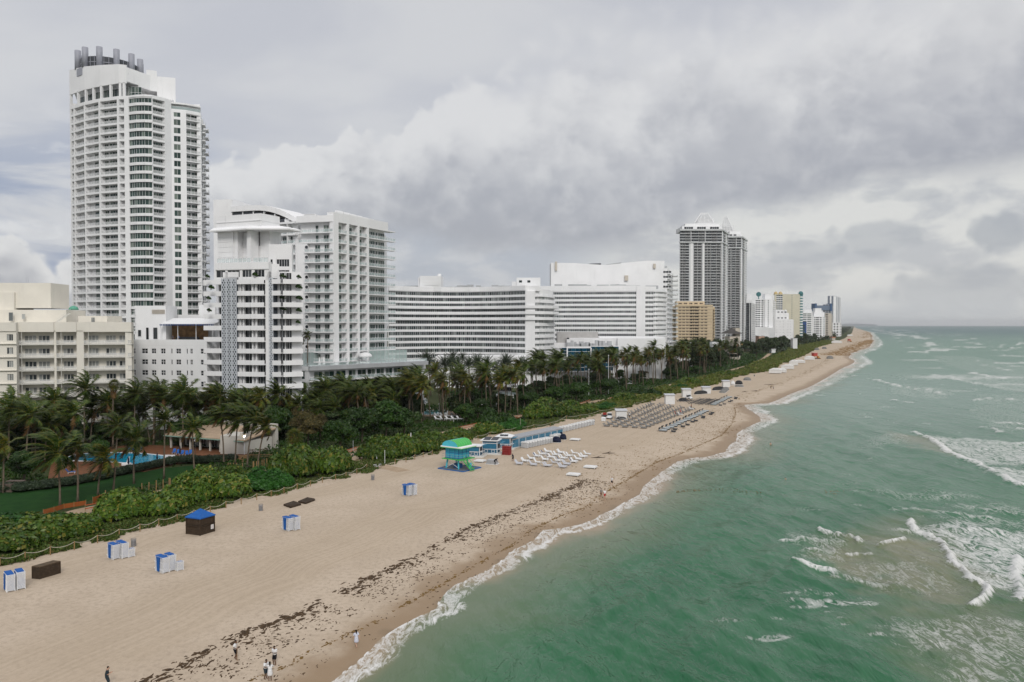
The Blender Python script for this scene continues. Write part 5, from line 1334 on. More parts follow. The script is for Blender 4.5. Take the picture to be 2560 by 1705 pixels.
def twin(kind):
 U, V_ = zoom(1680, 520, 4.6136)
 if kind == 0:
  D, x0, x1, x2, yt, dd = 850, 88, 575, 642, 272, 40; lab = 'nearer dark glass twin tower with white ribs and an open pyramid on top'; tip = (255, 475, 180, 330, 402, 60)
 else:
  D, x0, x1, x2, yt, dd = 960, 640, 798, 858, 350, 45; lab = 'dark glass twin tower set behind the other, with an open pyramid on top'; tip = (548, 705, 285, 592, 625, 100)
 Z = lambda y, d=D: zat(V_(y), d)
 b = Bld('twin_tower', lab, at2(U((x0 + x1) / 2), D + 15), 'tower', 'dark twin towers with pyramid tops', wall=mat('tower_grey', (0.60, 0.61, 0.62), 0.7, 0.08, 0.1, streak=0.2), glass=GLD)
 fh = 2.95; zt = Z(yt); n = 44; z0 = zt - n * fh
 f = Fr(at2(U(x0), D), at2(U(x1), D)); e = Fr(at2(U(x1), D), at2(U(x2), D + dd)); nl = n - 4
 bc = lambda w, *wins: (w, 'B', dict(win=wins, ex=0.5)); wi = lambda w, k=3: (w, 'W', dict(n=k))
 G_ = (mat('dark_mullion', (0.16, 0.165, 0.175), 0.6), GLD)
 kw = dict(rail='bars', dep=1.4, slab=0.34, sill=0.32, lint=0.36, mats=G_, frm=0.14, railmat=rail_mat('dark_rail', (0.10, 0.105, 0.115), 0.6))
 if kind == 0:
  fb = [bc(60, (0.15, 0.5, 1), (0.6, 0.9, 1)), wi(38), (16, 'S'), (28, 'P'), (5, 'S'), bc(92, (0.1, 0.45, 2), (0.55, 0.9, 2)), (8, 'S'), (18, 'P'), bc(74, (0.1, 0.4, 1), (0.5, 0.85, 1)), wi(50), bc(60, (0.2, 0.8, 2)), (8, 'S')]
 else:
  fb = [bc(50, (0.1, 0.6, 2)), wi(34), bc(60, (0.2, 0.8, 2)), (10, 'P')]
 eb = [(4, 'P'), wi(14, 1), bc(14, (0.1, 0.9, 1)), (10, 'P'), bc(16, (0.1, 0.9, 1))]
 b.facade(f, z0, nl, fh, fb, **kw); b.facade(e, z0, nl, fh, eb, **kw)
 zb = z0 + nl * fh
 for fr in (f, e): fbox(b.wall, fr, -0.3, fr.L + 0.3, -2, 1.0, zb - 0.1, zb + 1.1)
 ub = [wi(50, 3), bc(60, (0.1, 0.9, 3)), (4, 'P'), wi(70, 4), bc(70, (0.1, 0.9, 3)), (4, 'P'), wi(60, 4), bc(60, (0.1, 0.9, 3)), wi(50, 3)]
 b.facade(f, zb + 1.1, 4, fh, ub if kind == 0 else ub[:4], **kw); b.facade(e, zb + 1.1, 4, fh, eb, **kw)
 zu = zb + 1.1 + 4 * fh
 for fr in (f, e): fbox(b.wall, fr, -0.4, fr.L + 0.4, -2, 1.2, zu - 0.2, zu + 1.6)
 b.wall.prism(ccw(inset([f.p, e.p, e.W(e.L, 0, 0).xy], 1.75) + [at2(U(x1 - 10), D + dd + 10), at2(U(x0 + 20), D + dd)]), 0, zu + 0.8)
 rs = MB(); wx = x1 - x0
 wbox(rs, U(x0 + 0.05 * wx), U(x1), D + 5, dd - 8, zu + 0.8, zu + 5.2); wbox(rs, U(x0 + 0.12 * wx), U(x1 - 0.06 * wx), D + 8, dd - 14, zu + 5.2, zu + 8.5); wbox(rs, U(x0 + 0.33 * wx), U(x1 - 0.22 * wx), D + 11, dd - 20, zu + 8.5, Z(tip[2], D + 14))
 part('roof_step', rs, WHITE, b.root)
 fr = Fr(at2(U(x0 + 0.05 * wx), D + 4.9), at2(U(x1), D + 4.9))
 for k in range(3 if kind == 0 else 2): b.window(fr, fr.L * (0.05 + k * 0.32), fr.L * (0.27 + k * 0.32), zu + 2.0, zu + 4.6, 0.05, 4, True, 1, 0.2)
 py = MB(); c = D + 22; zb2, zt2 = Z(tip[2], c), Z(tip[5], c)
 A = [at2(U(tip[0]), c - 9), at2(U(tip[1]), c - 9), at2(U(tip[1]), c + 12), at2(U(tip[0]), c + 12)]; T_ = [at2(U(tip[3]), c - 1.5), at2(U(tip[4]), c - 1.5), at2(U(tip[4]), c + 3), at2(U(tip[3]), c + 3)]
 P = lambda i, k, h: Vector(((A[i].x * (1 - k) + A[(i + 1) % 4].x * k) * (1 - h) + (T_[i].x * (1 - k) + T_[(i + 1) % 4].x * k) * h, (A[i].y * (1 - k) + A[(i + 1) % 4].y * k) * (1 - h) + (T_[i].y * (1 - k) + T_[(i + 1) % 4].y * k) * h, zb2 + (zt2 - zb2) * h))
 for i in range(4):
  for k in (0, 0.25, 0.5, 0.75): py.tube([P(i, k, 0), P(i, k, 1)], 0.42 if k == 0 else 0.24, 4)
  for h in range(11): py.tube([P(i, 0, h / 10), P(i, 1, h / 10)], 0.26, 4)
 part('pyramid_frame', py, WHITE, b.root)
 ib = MB(); a, d_ = A[0].lerp(T_[0], 0.15), A[2].lerp(T_[2], 0.15); ib.box(a.x + 3, d_.x - 3, a.y + 2, d_.y - 2, zb2 - 1, zb2 + (zt2 - zb2) * 0.42); part('plant_room', ib, WHITE2, b.root)
 b.done()
twin(0); twin(1)
# ---------------------------------------------------------------- the town farther along the beach
def far(name, label, u0, u1, u2, D, dd, vt, n, bays, eb=None, wall=WHITE, glass=GLD, top=None, kw=None, group=None, maxp=100, vb=None):
 """front from u0 to u1, seaward side from u1 to u2"""
 b = Bld(name, label, at2((u0 + u1) / 2, D + dd / 2), 'tower' if vt < 790 else 'building', group, wall, glass, maxp=maxp)
 zt = zat(vt, D); f = Fr(at2(u0, D), at2(u1, D)); fh = zt / n
 k = dict(dep=1.2, sill=fh * 0.34, lint=fh * 0.16, frm=0.25, bar=False, slab=0.4, rail='solid', parapet=0.8); k.update(kw or {})
 b.facade(f, 0, n, fh, bays, **k)
 line = [f.p, f.W(f.L, 0, 0).xy]
 if u2 > u1:
  e = Fr(at2(u1, D), at2(u2, D + dd)); b.facade(e, 0, n, fh, eb or [(1, 'S'), (3, 'G'), (1, 'S'), (3, 'G'), (1, 'S')], **k)
  line += [e.W(e.L, 0, 0).xy]
 core = inset(line, 1.55) + [at2(u1 + (u2 - u1) * 0.2, D + dd + 6), at2(u0 + 0.3, D + dd)]
 b.wall.prism(ccw(core), 0, zt)
 fbox(b.wall, f, 0, f.L, -2, 0.1, zt, zt + 1.0)
 if top: top(b, f, zt, D)
 b.done()
U5, V5 = zoom(1660, 500, 4.126)
def tops14(b, f, zt, D):
 r = MB(); wbox(r, U5(850), U5(905), D + 8, 12, zt, zat(V5(968), D)); wbox(r, U5(1040), U5(1108), D + 8, 12, zt, zat(V5(968), D)); part('roof_block', r, WHITE, b.root)
 s_ = MB(); q = at2(U5(975), D + 1); z = zat(V5(972), D)
 ring = [(q.x + 3.2 * math.cos(2 * PI * k / 20), z + 3.2 * math.sin(2 * PI * k / 20)) for k in range(20)]
 for k in range(20):
  (xa, za), (xb, zb_) = ring[k], ring[(k + 1) % 20]
  s_.poly([(xa, q.y, za), (xb, q.y, zb_), (xb, q.y + 1.5, zb_), (xa, q.y + 1.5, za)])
 s_.poly([(x, q.y, z_) for x, z_ in ring]); s_.poly([(x, q.y + 1.5, z_) for x, z_ in ring][::-1]); s_.box(q.x - 0.5, q.x + 0.5, q.y + 0.3, q.y + 1.2, zt, z - 3.1)
 part('roof_sign', s_, TEAL, b.root)
def tops15(b, f, zt, D):
 for x in (1150, 1198):
  d = MB(); d.lathe([(3.2, zt), (3.2, zt + 2), (2.6, zt + 4), (1.2, zt + 5.2), (0.1, zt + 5.6)], 12, tuple(at2(U5(x), D + 8))); part('roof_dome', d, mat('ochre_dome', (0.55, 0.42, 0.2), 0.6), b.root, True)
 q = at2(U5(1408), D + 12); t_ = MB(); t_.lathe([(3.2, 0), (3.2, zt + 0.5)], 14, tuple(q)); part('corner_turret', t_, TEAL, b.root, True)
 w = MB()
 for k in range(18): w.lathe([(3.35, zt * k / 18), (3.35, zt * (k + 0.5) / 18)], 14, tuple(q))
 part('turret_band', w, WHITE2, b.root)
 d = MB(); d.lathe([(3.4, zt + 0.5), (3.7, zt + 1.8), (3.4, zt + 4), (2.2, zt + 5.6), (0.2, zt + 6.3)], 14, tuple(q)); part('turret_dome', d, TEAL, b.root, True)
far('dark_striped_tower', 'narrow dark tower with pale upright stripes, beside the twin towers', U5(846), U5(905), U5(942), 1000, 60, V5(1062), 20, [(6, 'G', dict(n=2)), (6, 'G', dict(n=2)), (1.5, 'P'), (5, 'G', dict(n=2)), (1.5, 'P')], [(1, 'P'), (2, 'G'), (1, 'P'), (2, 'G'), (1, 'P'), (2, 'G'), (1, 'P')], wall=mat('slate_grey', (0.13, 0.14, 0.15), 0.6, 0.1, 0.1), kw=dict(sill=0.3, lint=0.3),
 top=lambda b, f, zt, D: part('roof_band', (lambda m: (wbox(m, U5(846), U5(905), D - 0.4, 50, zt, zt + 4.5), m)[1])(MB()), WHITE2, b.root))
far('white_tower', 'white tower with a round teal disc on its roof', U5(900), U5(1122), U5(1152), 1100, 60, V5(1030), 22, [(45, 'S'), (24, 'W', dict(n=2, mats=(WHITE2, GLB))), (3, 'P'), (24, 'W', dict(n=2)), (12, 'S'), (38, 'B', dict(win=((0.0, 0.5, 1),))), (30, 'S'), (10, 'W', dict(n=1)), (45, 'S')], top=tops14)
far('plain_annex', 'low blank white annex at the foot of the tower with the teal disc', U5(935), U5(1078), U5(1140), 1060, 40, V5(1318), 4, [(1, 'S')], [(1, 'S')], wall=WHITE2)
far('cream_slab_tower', 'tall cream slab with a teal corner turret and dome', U5(1140), U5(1395), U5(1416), 1250, 40, V5(978), 26, [(18, 'S'), (64, 'B', dict(win=((0, 0.25, 1), (0.36, 0.6, 1), (0.7, 1, 1)), mats=(WHITE2, GLB))), (95, 'S'), (6, 'W', dict(n=1)), (75, 'S')], [(1, 'S')], wall=CREAM2, glass=GLB, top=tops15)
def steps16(b, f, zt, D):
 r = MB(); Z = lambda y: zat(V5(y), D)
 wbox(r, U5(1150), U5(1286), D + 6, 18, zt, Z(1165)); wbox(r, U5(1168), U5(1268), D + 9, 12, Z(1165), Z(1135))
 part('stepped_block', r, WHITE, b.root)
 fr = Fr(at2(U5(1150), D + 6), at2(U5(1286), D + 6))
 for j in range(2):
  for i in range(3): b.window(fr, fr.L * (0.14 + i * 0.27), fr.L * (0.29 + i * 0.27), Z(1222) + j * 8.5, Z(1210) + j * 8.5, 0.04, 2, False, 1, 0.1)
 for x in (1158, 1252):
  o = MB(); q = at2(U5(x), D + 8); o.lathe([(1.6, Z(1165)), (1.2, Z(1145)), (0.5, Z(1128))], 8, tuple(q)); part('finial', o, WHITE, b.root)
far('stepped_hotel', 'white stepped old hotel, low in front of the cream slab', U5(1145), U5(1332), U5(1338), 1150, 30, V5(1238), 9, [(12, 'S'), (8, 'W', dict(n=1)), (22, 'S'), (8, 'W', dict(n=1)), (22, 'S'), (12, 'W', dict(n=1)), (30, 'S'), (10, 'W', dict(n=1)), (14, 'S'), (10, 'W', dict(n=1)), (20, 'S')], [(1, 'S')], top=steps16, kw=dict(sill=2.2, lint=1.6))
far('white_annex', 'small white two-part building beside the stepped hotel', U5(1332), U5(1372), U5(1378), 1450, 20, V5(1318), 4, [(6, 'S'), (8, 'W', dict(n=1)), (6, 'S'), (8, 'W', dict(n=1)), (6, 'S')], [(1, 'S')], kw=dict(sill=2.0, lint=1.4))
def blue17(b, f, zt, D):
 m = MB(); wbox(m, U5(1424), U5(1470), D - 6, 5, 0, zat(V5(1258), D))
 part('blue_wing', m, NAVY, b.root)
 fr = Fr(at2(U5(1424), D - 6), at2(U5(1452), D - 6))
 for k in range(6): b.window(fr, 0.2, fr.L, 6 + k * 4.2, 9 + k * 4.2, 0.05, 2, False)
 r = MB(); wbox(r, U5(1436), U5(1525), D + 5, 12, zt, zt + 7); part('roof_block', r, WHITE2, b.root)
far('banded_apartment', 'white banded apartment block with a blue wing', U5(1420), U5(1528), U5(1536), 1450, 40, V5(1168), 15, [(6, 'S'), (36, 'G'), (5, 'S'), (36, 'G'), (8, 'S')], top=blue17, glass=GLG)
def top18(b, f, zt, D):
 r = MB(); wbox(r, U5(1545), U5(1655), D + 8, 14, zt, zt + 9); wbox(r, U5(1555), U5(1622), D + 10, 10, zt + 9, zt + 17); part('stepped_block', r, WHITE, b.root)
far('white_stepped_block', 'white stepped apartment block with a dark window grid', U5(1530), U5(1640), U5(1664), 1550, 60, V5(1205), 13, [(14, 'S'), (10, 'G'), (4, 'S'), (34, 'G'), (6, 'S'), (16, 'W', dict(n=1)), (14, 'S')], top=top18)
far('beige_block', 'beige block in front of the blue grey towers', U5(1663), U5(1722), U5(1738), 1720, 60, V5(1172), 14, [(4, 'S'), (22, 'G'), (10, 'S'), (18, 'S')], wall=BEIGE)
def top20(b, f, zt, D):
 m = MB(); wbox(m, U5(1555), U5(1730), D - 2, 20, zt - 14, zt - 2); part('sky_bridge', m, mat('muted_blue_wall', (0.15, 0.2, 0.28), 0.6), b.root)  # bridge wall in a muted blue
 for x in (1555, 1712):
  m = MB(); wbox(m, U5(x), U5(x + 20), D - 4, 24, zt - 16, zt + 3); part('blue_corner', m, mat('slate_blue', (0.05, 0.11, 0.22), 0.6), b.root)
far('blue_grey_block', 'blue grey block with dark blue corners, beyond the white blocks', U5(1640), U5(1718), U5(1736), 2000, 60, V5(1080), 22, [(3, 'G'), (1, 'S'), (3, 'G'), (1, 'S'), (3, 'G')], wall=mat('blue_grey_wall', (0.34, 0.37, 0.42), 0.6, 0.05, 0.05), top=top20)
far('striped_tower', 'tallest far tower with pale and blue upright stripes, last in the row', U5(1688), U5(1770), U5(1822), 2150, 140, V5(992), 34, [(4, 'G'), (3, 'P'), (4, 'G'), (5, 'P')], [(2, 'P'), (4, 'G'), (2, 'P'), (4, 'G'), (2, 'P'), (3, 'G'), (3, 'P')], wall=mat('pale_grey_wall', (0.38, 0.41, 0.46), 0.6, 0.05, 0.05), glass=glass_mat('steel_glass', (0.07, 0.09, 0.13), (0.12, 0.15, 0.19), 0.4), kw=dict(sill=0.3, lint=0.3))
far('low_white_block', 'low white block at the foot of the striped far tower', U5(1735), U5(1812), U5(1830), 2050, 60, V5(1268), 5, [(3, 'S'), (3, 'G'), (3, 'S'), (3, 'G'), (3, 'S')])
# ---- small buildings among the trees
def hut(name, label, u0, u1, D, dd, vt, vb, wall, roof=None, eave=0.5, cat='building', wins=0, rise=0.35):
 b = Bld(name, label, at2((u0 + u1) / 2, D + dd / 2), cat, None, wall, GLD)
 zt = zat(vt, D); f = Fr(at2(u0, D), at2(u1, D)); fbox(b.wall, f, 0, f.L, -dd, 0, 0, zt)
 r = MB(); fbox(r, f, -eave, f.L + eave, -dd - eave, eave, zt, zt + rise); part('roof', r, roof or WHITE2, b.root)
 for k in range(wins):
  a = f.L * (k + 0.2) / wins; b.window(f, a, a + f.L * 0.6 / wins, max(0.8, zt * 0.35), zt * 0.8, 0.05, 2, True, 1, 0.12)
 b.done(); return b
V6 = zoom(1640, 820, 4.906)
hut('white_cube', 'small white cube building above the trees, before the yellow hotel', V6[0](690), V6[0](768), 690, 12, V6[1](176), 0, WHITE, rise=0.2, eave=0.1, wins=1)
hut('beige_pavilion', 'long low beige pavilion with an orange roof edge among the trees', V6[0](880), V6[0](1160), 900, 16, V6[1](208), 0, BEIGE, mat('orange_edge', (0.5, 0.3, 0.12), 0.7), 1.0, wins=6, rise=0.8)
hut('white_shelter', 'small white flat shelter among the far trees', V6[0](1680), V6[0](1735), 960, 8, V6[1](130), 0, WHITE2, rise=0.4)
hut('service_hut', 'small white hut at the end of the sand path', V6[0](1420), V6[0](1468), 850, 8, V6[1](262), 0, WHITE2, rise=0.5)
hut('orange_hut', 'small orange roofed hut on the far dune', V6[0](2160), V6[0](2200), 1450, 10, V6[1](118), 0, BEIGE, mat('orange_roof', (0.5, 0.2, 0.1), 0.7), rise=1.2)
hut('salmon_house', 'salmon house half hidden by trees under the white annex', V6[0](1262), V6[0](1330), 980, 14, V6[1](100), 0, mat('salmon_wall', (0.6, 0.38, 0.28), 0.8), rise=0.6)
def villa():
 b = Bld('beach_villa', 'pale old villa with a dark cone roof in front of the twin towers', at2(1852, 690), 'house', None, BEIGE, GLD)
 U, V_ = V6; D = 690; Z = lambda y: zat(V_(y), D)
 wbox(b.wall, U(905), U(1035), D, 16, 0, Z(105)); wbox(b.wall, U(940), U(1030), D - 5, 5, 0, Z(135)); wbox(b.wall, U(975), U(1030), D + 4, 10, 0, Z(0))
 c = MB(); q = at2(U(925), D + 8)
 c.lathe([(10, Z(70)), (6.5, Z(45)), (2.5, Z(20)), (0.2, Z(-6))], 4 * 3, tuple(q)); part('cone_roof', c, mat('dark_tiles', (0.07, 0.065, 0.06), 0.8, 0.3, 0.5), b.root)
 f = Fr(at2(U(940), D - 5), at2(U(1030), D - 5))
 for k in range(3): b.window(f, f.L * (0.1 + 0.3 * k), f.L * (0.3 + 0.3 * k), 2, 5, 0.05, 1)
 b.done()
villa()
def poolhouse():
 U, V_ = zoom(340, 1000, 5.6)
 b = Bld('pool_house', 'low white pool house with a tan sloping roof, between the palms behind the pool', at2(570, 192), 'house', None, mat('warm_white', (0.52, 0.50, 0.45), 0.8, 0.08, 0.3, streak=0.3), GLD)
 f = Fr(at2(U(440), 194), at2(U(1520), 184)); zt = zat(V_(560), 186)
 fbox(b.wall, f, f.L * 0.78, f.L, -9, 0, 0, zt)
 fbox(b.wall, f, 0, f.L * 0.775, -9, -5, 0, zt)
 for k in range(6):
  m = MB(); fbox(m, f, f.L * (0.02 + k * 0.13), f.L * (0.02 + k * 0.13) + 0.35, -0.4, -0.05, 0, zt); part('post', m, b.m, b.root)
 for k in range(5): b.window(f, f.L * (0.04 + k * 0.15), f.L * (0.15 + k * 0.15), 0.1, zt - 0.5, -4.9, 3)
 e = Fr(at2(U(1520), 184), at2(U(1850), 198)); fbox(b.wall, e, 0, e.L, -6, -0.05, 0, zt + 1.2)
 r = MB(); zr = zat(V_(400), 194)
 r.hexa([f.W(-0.6, 0.8, zt), f.W(f.L + 0.4, 0.8, zt), f.W(f.L + 0.4, -10, zr), f.W(-0.6, -10, zr), f.W(-0.6, 0.8, zt + 0.3), f.W(f.L + 0.4, 0.8, zt + 0.3), f.W(f.L + 0.4, -10, zr + 0.3), f.W(-0.6, -10, zr + 0.3)])
 part('roof', r, mat('tan_roof', (0.40, 0.30, 0.21), 0.85, 0.15, 0.5), b.root)
 w = MB(); fbox(w, f, f.L * 0.3, f.L + 0.2, -11, -10.05, 0, zr + 1.2); fbox(w, e, 0.2, e.L, -1.4, 0.05, zt + 1.2, zt + 1.9); part('parapet', w, b.m, b.root)
 gt = MB(); fbox(gt, f, -0.6, f.L + 0.3, 0.82, 0.95, zt - 0.1, zt + 0.12); part('gutter', gt, mat('green_gutter', (0.25, 0.4, 0.33), 0.6), b.root)
 b.done()
poolhouse()
V7 = zoom(1000, 880, 4.71)
def gardenbar():
 U, V_ = V7; D = 288
 b = Bld('garden_bar', 'white two-storey garden bar with a flat roof, in the grove behind the dune', at2(1265, 291), 'building', None, WHITE2, GLD)
 f = Fr(at2(U(1130), D), at2(U(1340), D)); Z = lambda y: zat(V_(y), D)
 fbox(b.wall, f, 0, f.L, -6, 0, 0, Z(505)); fbox(b.wall, f, 1, f.L - 1, -6, -4, Z(505), Z(410))
 sl = MB()
 for k in range(12): fbox(sl, f, f.L * 0.12, f.L * 0.98, 0.0, 0.06, 0.5 + k * 0.42, 0.82 + k * 0.42)
 part('slat_screen', sl, WHITE, b.root)
 r = MB(); fbox(r, f, -0.5, f.L + 1.5, -7, 1, Z(410), Z(392)); part('roof', r, WHITE, b.root)
 b.window(f, 1, f.L - 1, Z(470), Z(415), -3.9, 6); p = MB(); fbox(p, f, 0.5, f.L + 0.8, 0.1, 0.16, Z(500), Z(475)); part('railing', p, [RAILG], b.root)
 b.done()
gardenbar()
# ================================================================ people
def skin_body(V, E, Rr, name, m, sub=2):
 me = bpy.data.meshes.new(name); me.from_pydata([tuple(v) for v in V], E, []); me.update()
 o = bpy.data.objects.new(name, me); COL.objects.link(o)
 md = o.modifiers.new('skin', 'SKIN')
 md.use_smooth_shade = True
 for i, sv_ in enumerate(me.skin_vertices[0].data):
  sv_.radius = Rr[i] if isinstance(Rr[i], tuple) else (Rr[i], Rr[i]); sv_.use_root = (i == 0)
 sb = o.modifiers.new('sub', 'SUBSURF'); sb.levels = sub; sb.render_levels = sub
 dg = bpy.context.evaluated_depsgraph_get(); dg.update()
 out = bpy.data.meshes.new_from_object(o.evaluated_get(dg))
 bpy.data.objects.remove(o, do_unlink=True); bpy.data.meshes.remove(me)
 out.name = name; out.materials.clear(); out.materials.append(m)
 out.polygons.foreach_set('use_smooth', [True] * len(out.polygons))
 return out
def limb(a, b, bend, l1, l2):
 a, b = Vector(a), Vector(b); d = b - a; L = min(d.length, (l1 + l2) * 0.998); d = d.normalized(); b = a + d * L
 x = (l1 * l1 - l2 * l2 + L * L) / (2 * L); h = math.sqrt(max(l1 * l1 - x * x, 0))
 n = Vector(bend); n = (n - d * n.dot(d)).normalized()
 return a + d * x + n * h, b
POSES = {   # hands and feet in the person's frame: faces -y, x to their left hand; lean of the trunk forward; head turn
 'stand': dict(hl=(.26, -.04, .84), hr=(-.26, -.04, .84), fl=(.1, 0, .08), fr=(-.1, .03, .08), lean=0.02),
 'phone': dict(hl=(.08, -.32, 1.2), hr=(-.08, -.30, 1.18), fl=(.1, 0, .08), fr=(-.1, .03, .08), lean=0.04, nod=0.05),
 'walk': dict(hl=(.27, -.26, .92), hr=(-.27, .22, .88), fl=(.09, .3, .1), fr=(-.09, -.3, .08), lean=0.05),
 'pole': dict(hl=(.26, -.04, .84), hr=(-.30, -.30, 1.12), fl=(.1, .12, .08), fr=(-.1, -.12, .08), lean=0.04),
 'hug': dict(hl=(.20, -.40, 1.25), hr=(-.20, -.42, 1.22), fl=(.1, 0, .08), fr=(-.1, .05, .08), lean=0.06),
 'bend': dict(hl=(.2, -.62, .75), hr=(-.2, -.60, .8), fl=(.11, .1, .08), fr=(-.11, -.12, .08), lean=0.42),
 'carry': dict(hl=(.22, -.40, 1.02), hr=(-.22, -.40, 1.02), fl=(.1, .16, .08), fr=(-.1, -.18, .08), lean=0.10),
}
SKINS = [mat('skin_tan', (0.36, 0.20, 0.13), 0.55, 0.05), mat('skin_brown', (0.14, 0.075, 0.045), 0.55, 0.05), mat('skin_pale', (0.50, 0.31, 0.22), 0.55, 0.05)]
def cloth(c):
 n = 'cloth_%d_%d_%d' % tuple(int(x * 255) for x in c)
 return mat(n, c, 0.9, 0.12, 6.0, 0.1)
def person(loc, rz, wear, pose, label, group, skin=0, hair=(0.015, 0.012, 0.01), longhair=False, height=1.74, dress=False, under=0.0, face=False):
 p = POSES[pose]; k = height / 1.76; ln = p['lean']; nod = p.get('nod', 0.0)
 hipz = 0.93 if pose not in ('walk',) else 0.91
 pel = Vector((0, 0, hipz)); ch = Vector((0, -ln * 0.9, hipz + 0.40 - ln * 0.25)); up_ = (ch - pel).normalized()
 wa = pel.lerp(ch, 0.45); nk = ch + up_ * 0.16; hd = nk + up_ * 0.13 + Vector((0, -0.02 - nod, 0)); tp = hd + up_ * 0.115
 V, E, Rr = [], [], []
 def add(v, r, par=None):
  V.append(Vector(v) * k); Rr.append(tuple(x * k for x in r) if isinstance(r, tuple) else r * k)
  if par is not None: E.append((par, len(V) - 1))
  return len(V) - 1
 i0 = add(pel, (.15, .11)); i1 = add(wa, (.135, .10), i0); i2 = add(ch, (.155, .115), i1); i3 = add(nk, .055, i2)
 i4 = add(hd, (.078, .095), i3); i5 = add(tp, (.06, .07), i4)
 add(hd + Vector((0, -.115, -.015)), .014, i4)
 for s in (1, -1): add(hd + Vector((s * .088, .01, -.01)), .014, i4)
 arms = {}
 for s, key in ((1, 'hl'), (-1, 'hr')):
  sh = ch + up_ * 0.07 + Vector((s * .185, 0, 0)); el, wr = limb(sh, p[key], (s * 0.5, 1, -0.2), .29, .26)
  a = add(sh, .058, i2); b = add(el, .042, a); c = add(wr, .03, b); arms[s] = (sh, el, wr)
  d = (wr - el).normalized(); side = Vector((0, -1, 0)) if abs(d.z) > 0.7 else Vector((s * -1, 0, 0)); side = (side - d * side.dot(d)).normalized(); nn = d.cross(side)
  pm = add(wr + d * .06, (.034, .018), c)
  for f, ln_ in ((-1.5, .075), (-.5, .09), (.5, .085), (1.5, .068)):
   q = add(wr + d * (.095) + side * (f * .019), .009, pm); q2 = add(wr + d * (.095 + ln_ * .55) + side * (f * .021) + nn * .012, .0085, q); add(wr + d * (.095 + ln_ * .9) + side * (f * .021) + nn * .035, .007, q2)
  q = add(wr + d * .05 + side * .045, .011, pm); add(wr + d * .085 + side * .062 + nn * .012, .009, q)
 legs = {}
 for s, key in ((1, 'fl'), (-1, 'fr')):
  hp = pel + Vector((s * .09, 0, -.06)); kn, an = limb(hp, p[key], (0, -1, 0.1), .44, .42)
  a = add(hp, .09, i0); b = add(kn, .058, a); cf = add(kn.lerp(an, .35) + Vector((0, .015, 0)), .055, b); c = add(an, .036, cf); t = add(an + Vector((s * .015, -.10, -.035)), (.04, .025), c); add(an + Vector((s * .02, -.17, -.05)), (.035, .018), t); add(an + Vector((0, .05, -.04)), .03, c); legs[s] = (hp, kn, an)
 r = empty('person', (loc[0], loc[1], loc[2] - under), label, 'person', group, rz)
 link('body', skin_body(V, E, Rr, 'body', SKINS[skin]), r)
 def garment(nm, pts, m):
  V2, E2, R2 = [], [], []
  for chain in pts:
   prev = chain[0] if isinstance(chain[0], int) else None
   for q in (chain[1:] if prev is not None else chain):
    V2.append(Vector(q[0]) * k); R2.append(tuple(x * k for x in q[1]) if isinstance(q[1], tuple) else q[1] * k)
    if prev is not None: E2.append((prev, len(V2) - 1))
    prev = len(V2) - 1
  link(nm, skin_body(V2, E2, R2, nm, m, 1), r)
 tm, lm = cloth(wear['top']), cloth(wear.get('legs', wear['top']))
 if wear['top'] is not None and wear.get('shirt', True):
  body = [(pel - up_ * .10, (.215, .18)), (wa, (.20, .165)), (ch, (.205, .17)), (nk - up_ * .045, .10)]
  sl = [[2, (arms[s][0], .098), (arms[s][0].lerp(arms[s][1], .85 if not wear.get('sleeve') else 1.05), .078)] for s in (1, -1)]
  garment('shirt' if not dress else 'dress_top', [body] + sl, tm)
 if dress:
  garment('skirt', [[(wa + Vector((0, 0, .10)), (.19, .16)), (pel, (.215, .19)), (pel - Vector((0, 0, .25)), (.25, .24)), (pel - Vector((0, 0, .50)), (.29, .28))]], tm)
 else:
  cut = wear.get('cut', 0.92)
  lg = []
  for s in (1, -1):
   hp, kn, an = legs[s]
   if wear.get('long'): lg.append([0, (hp, .13), (kn, .095), (an, .08)])
   else: lg.append([0, (hp, .135), (hp.lerp(kn, cut), .115)])
  garment('trousers' if wear.get('long') else 'shorts', [[(pel + up_ * .16, (.185, .15)), (pel - Vector((0, 0, .03)), (.19, .155))]] + [[1] + c[1:] for c in lg], lm)
 hm = cloth(hair)
 hp_ = [(hd - up_ * .03 + Vector((0, .05, 0)), (.085, .075)), (hd + up_ * .06 + Vector((0, .03, 0)), (.105, .118)), (tp + Vector((0, .012, .022)), (.085, .095))]
 hc = [hp_]
 if longhair: hc.append([0, (hd + Vector((0, .075, -.06)), .07), (nk + Vector((0, .10, -.02)), .062), (ch + Vector((0, .13, .02)), .035)])
 garment('hair', hc, hm)
 if face:
  for s in (1, -1):
   e = MB(); c = (hd + Vector((s * .034, -.098, .018))) * k; e.lathe([(.003, -.008), (.011, 0), (.003, .008)], 8); e.v = [(c.x + a, c.y + b * 0.6, c.z + z) for a, b, z in e.v]; lpart('eye', e, cloth((0.02, 0.015, 0.01)), r, True)
  e = MB(); c = (hd + Vector((0, -.096, -.055))) * k; e.box(c.x - .024, c.x + .024, c.y - .006, c.y + .01, c.z - .006, c.z + .006); lpart('mouth', e, cloth((0.25, 0.08, 0.07)), r)
 return r
def P_(u, v, rz, wear, pose, label, **kw):
 return person(B(u, v), rz, wear, pose, label, kw.pop('group', None), **kw)
W_, BK, DK = (0.72, 0.72, 0.72), (0.015, 0.015, 0.018), (0.03, 0.045, 0.055)
P_(267, 1718, R(110), dict(top=DK, legs=DK, long=True, cut=1), 'phone', 'person in dark clothes looking down at the hands, alone on the sand', skin=2, height=1.76, face=True)
q = P_(588, 1648, R(80), dict(top=W_, legs=BK), 'pole', 'person in a white shirt holding a long wooden stick', skin=1, height=1.78, face=True)
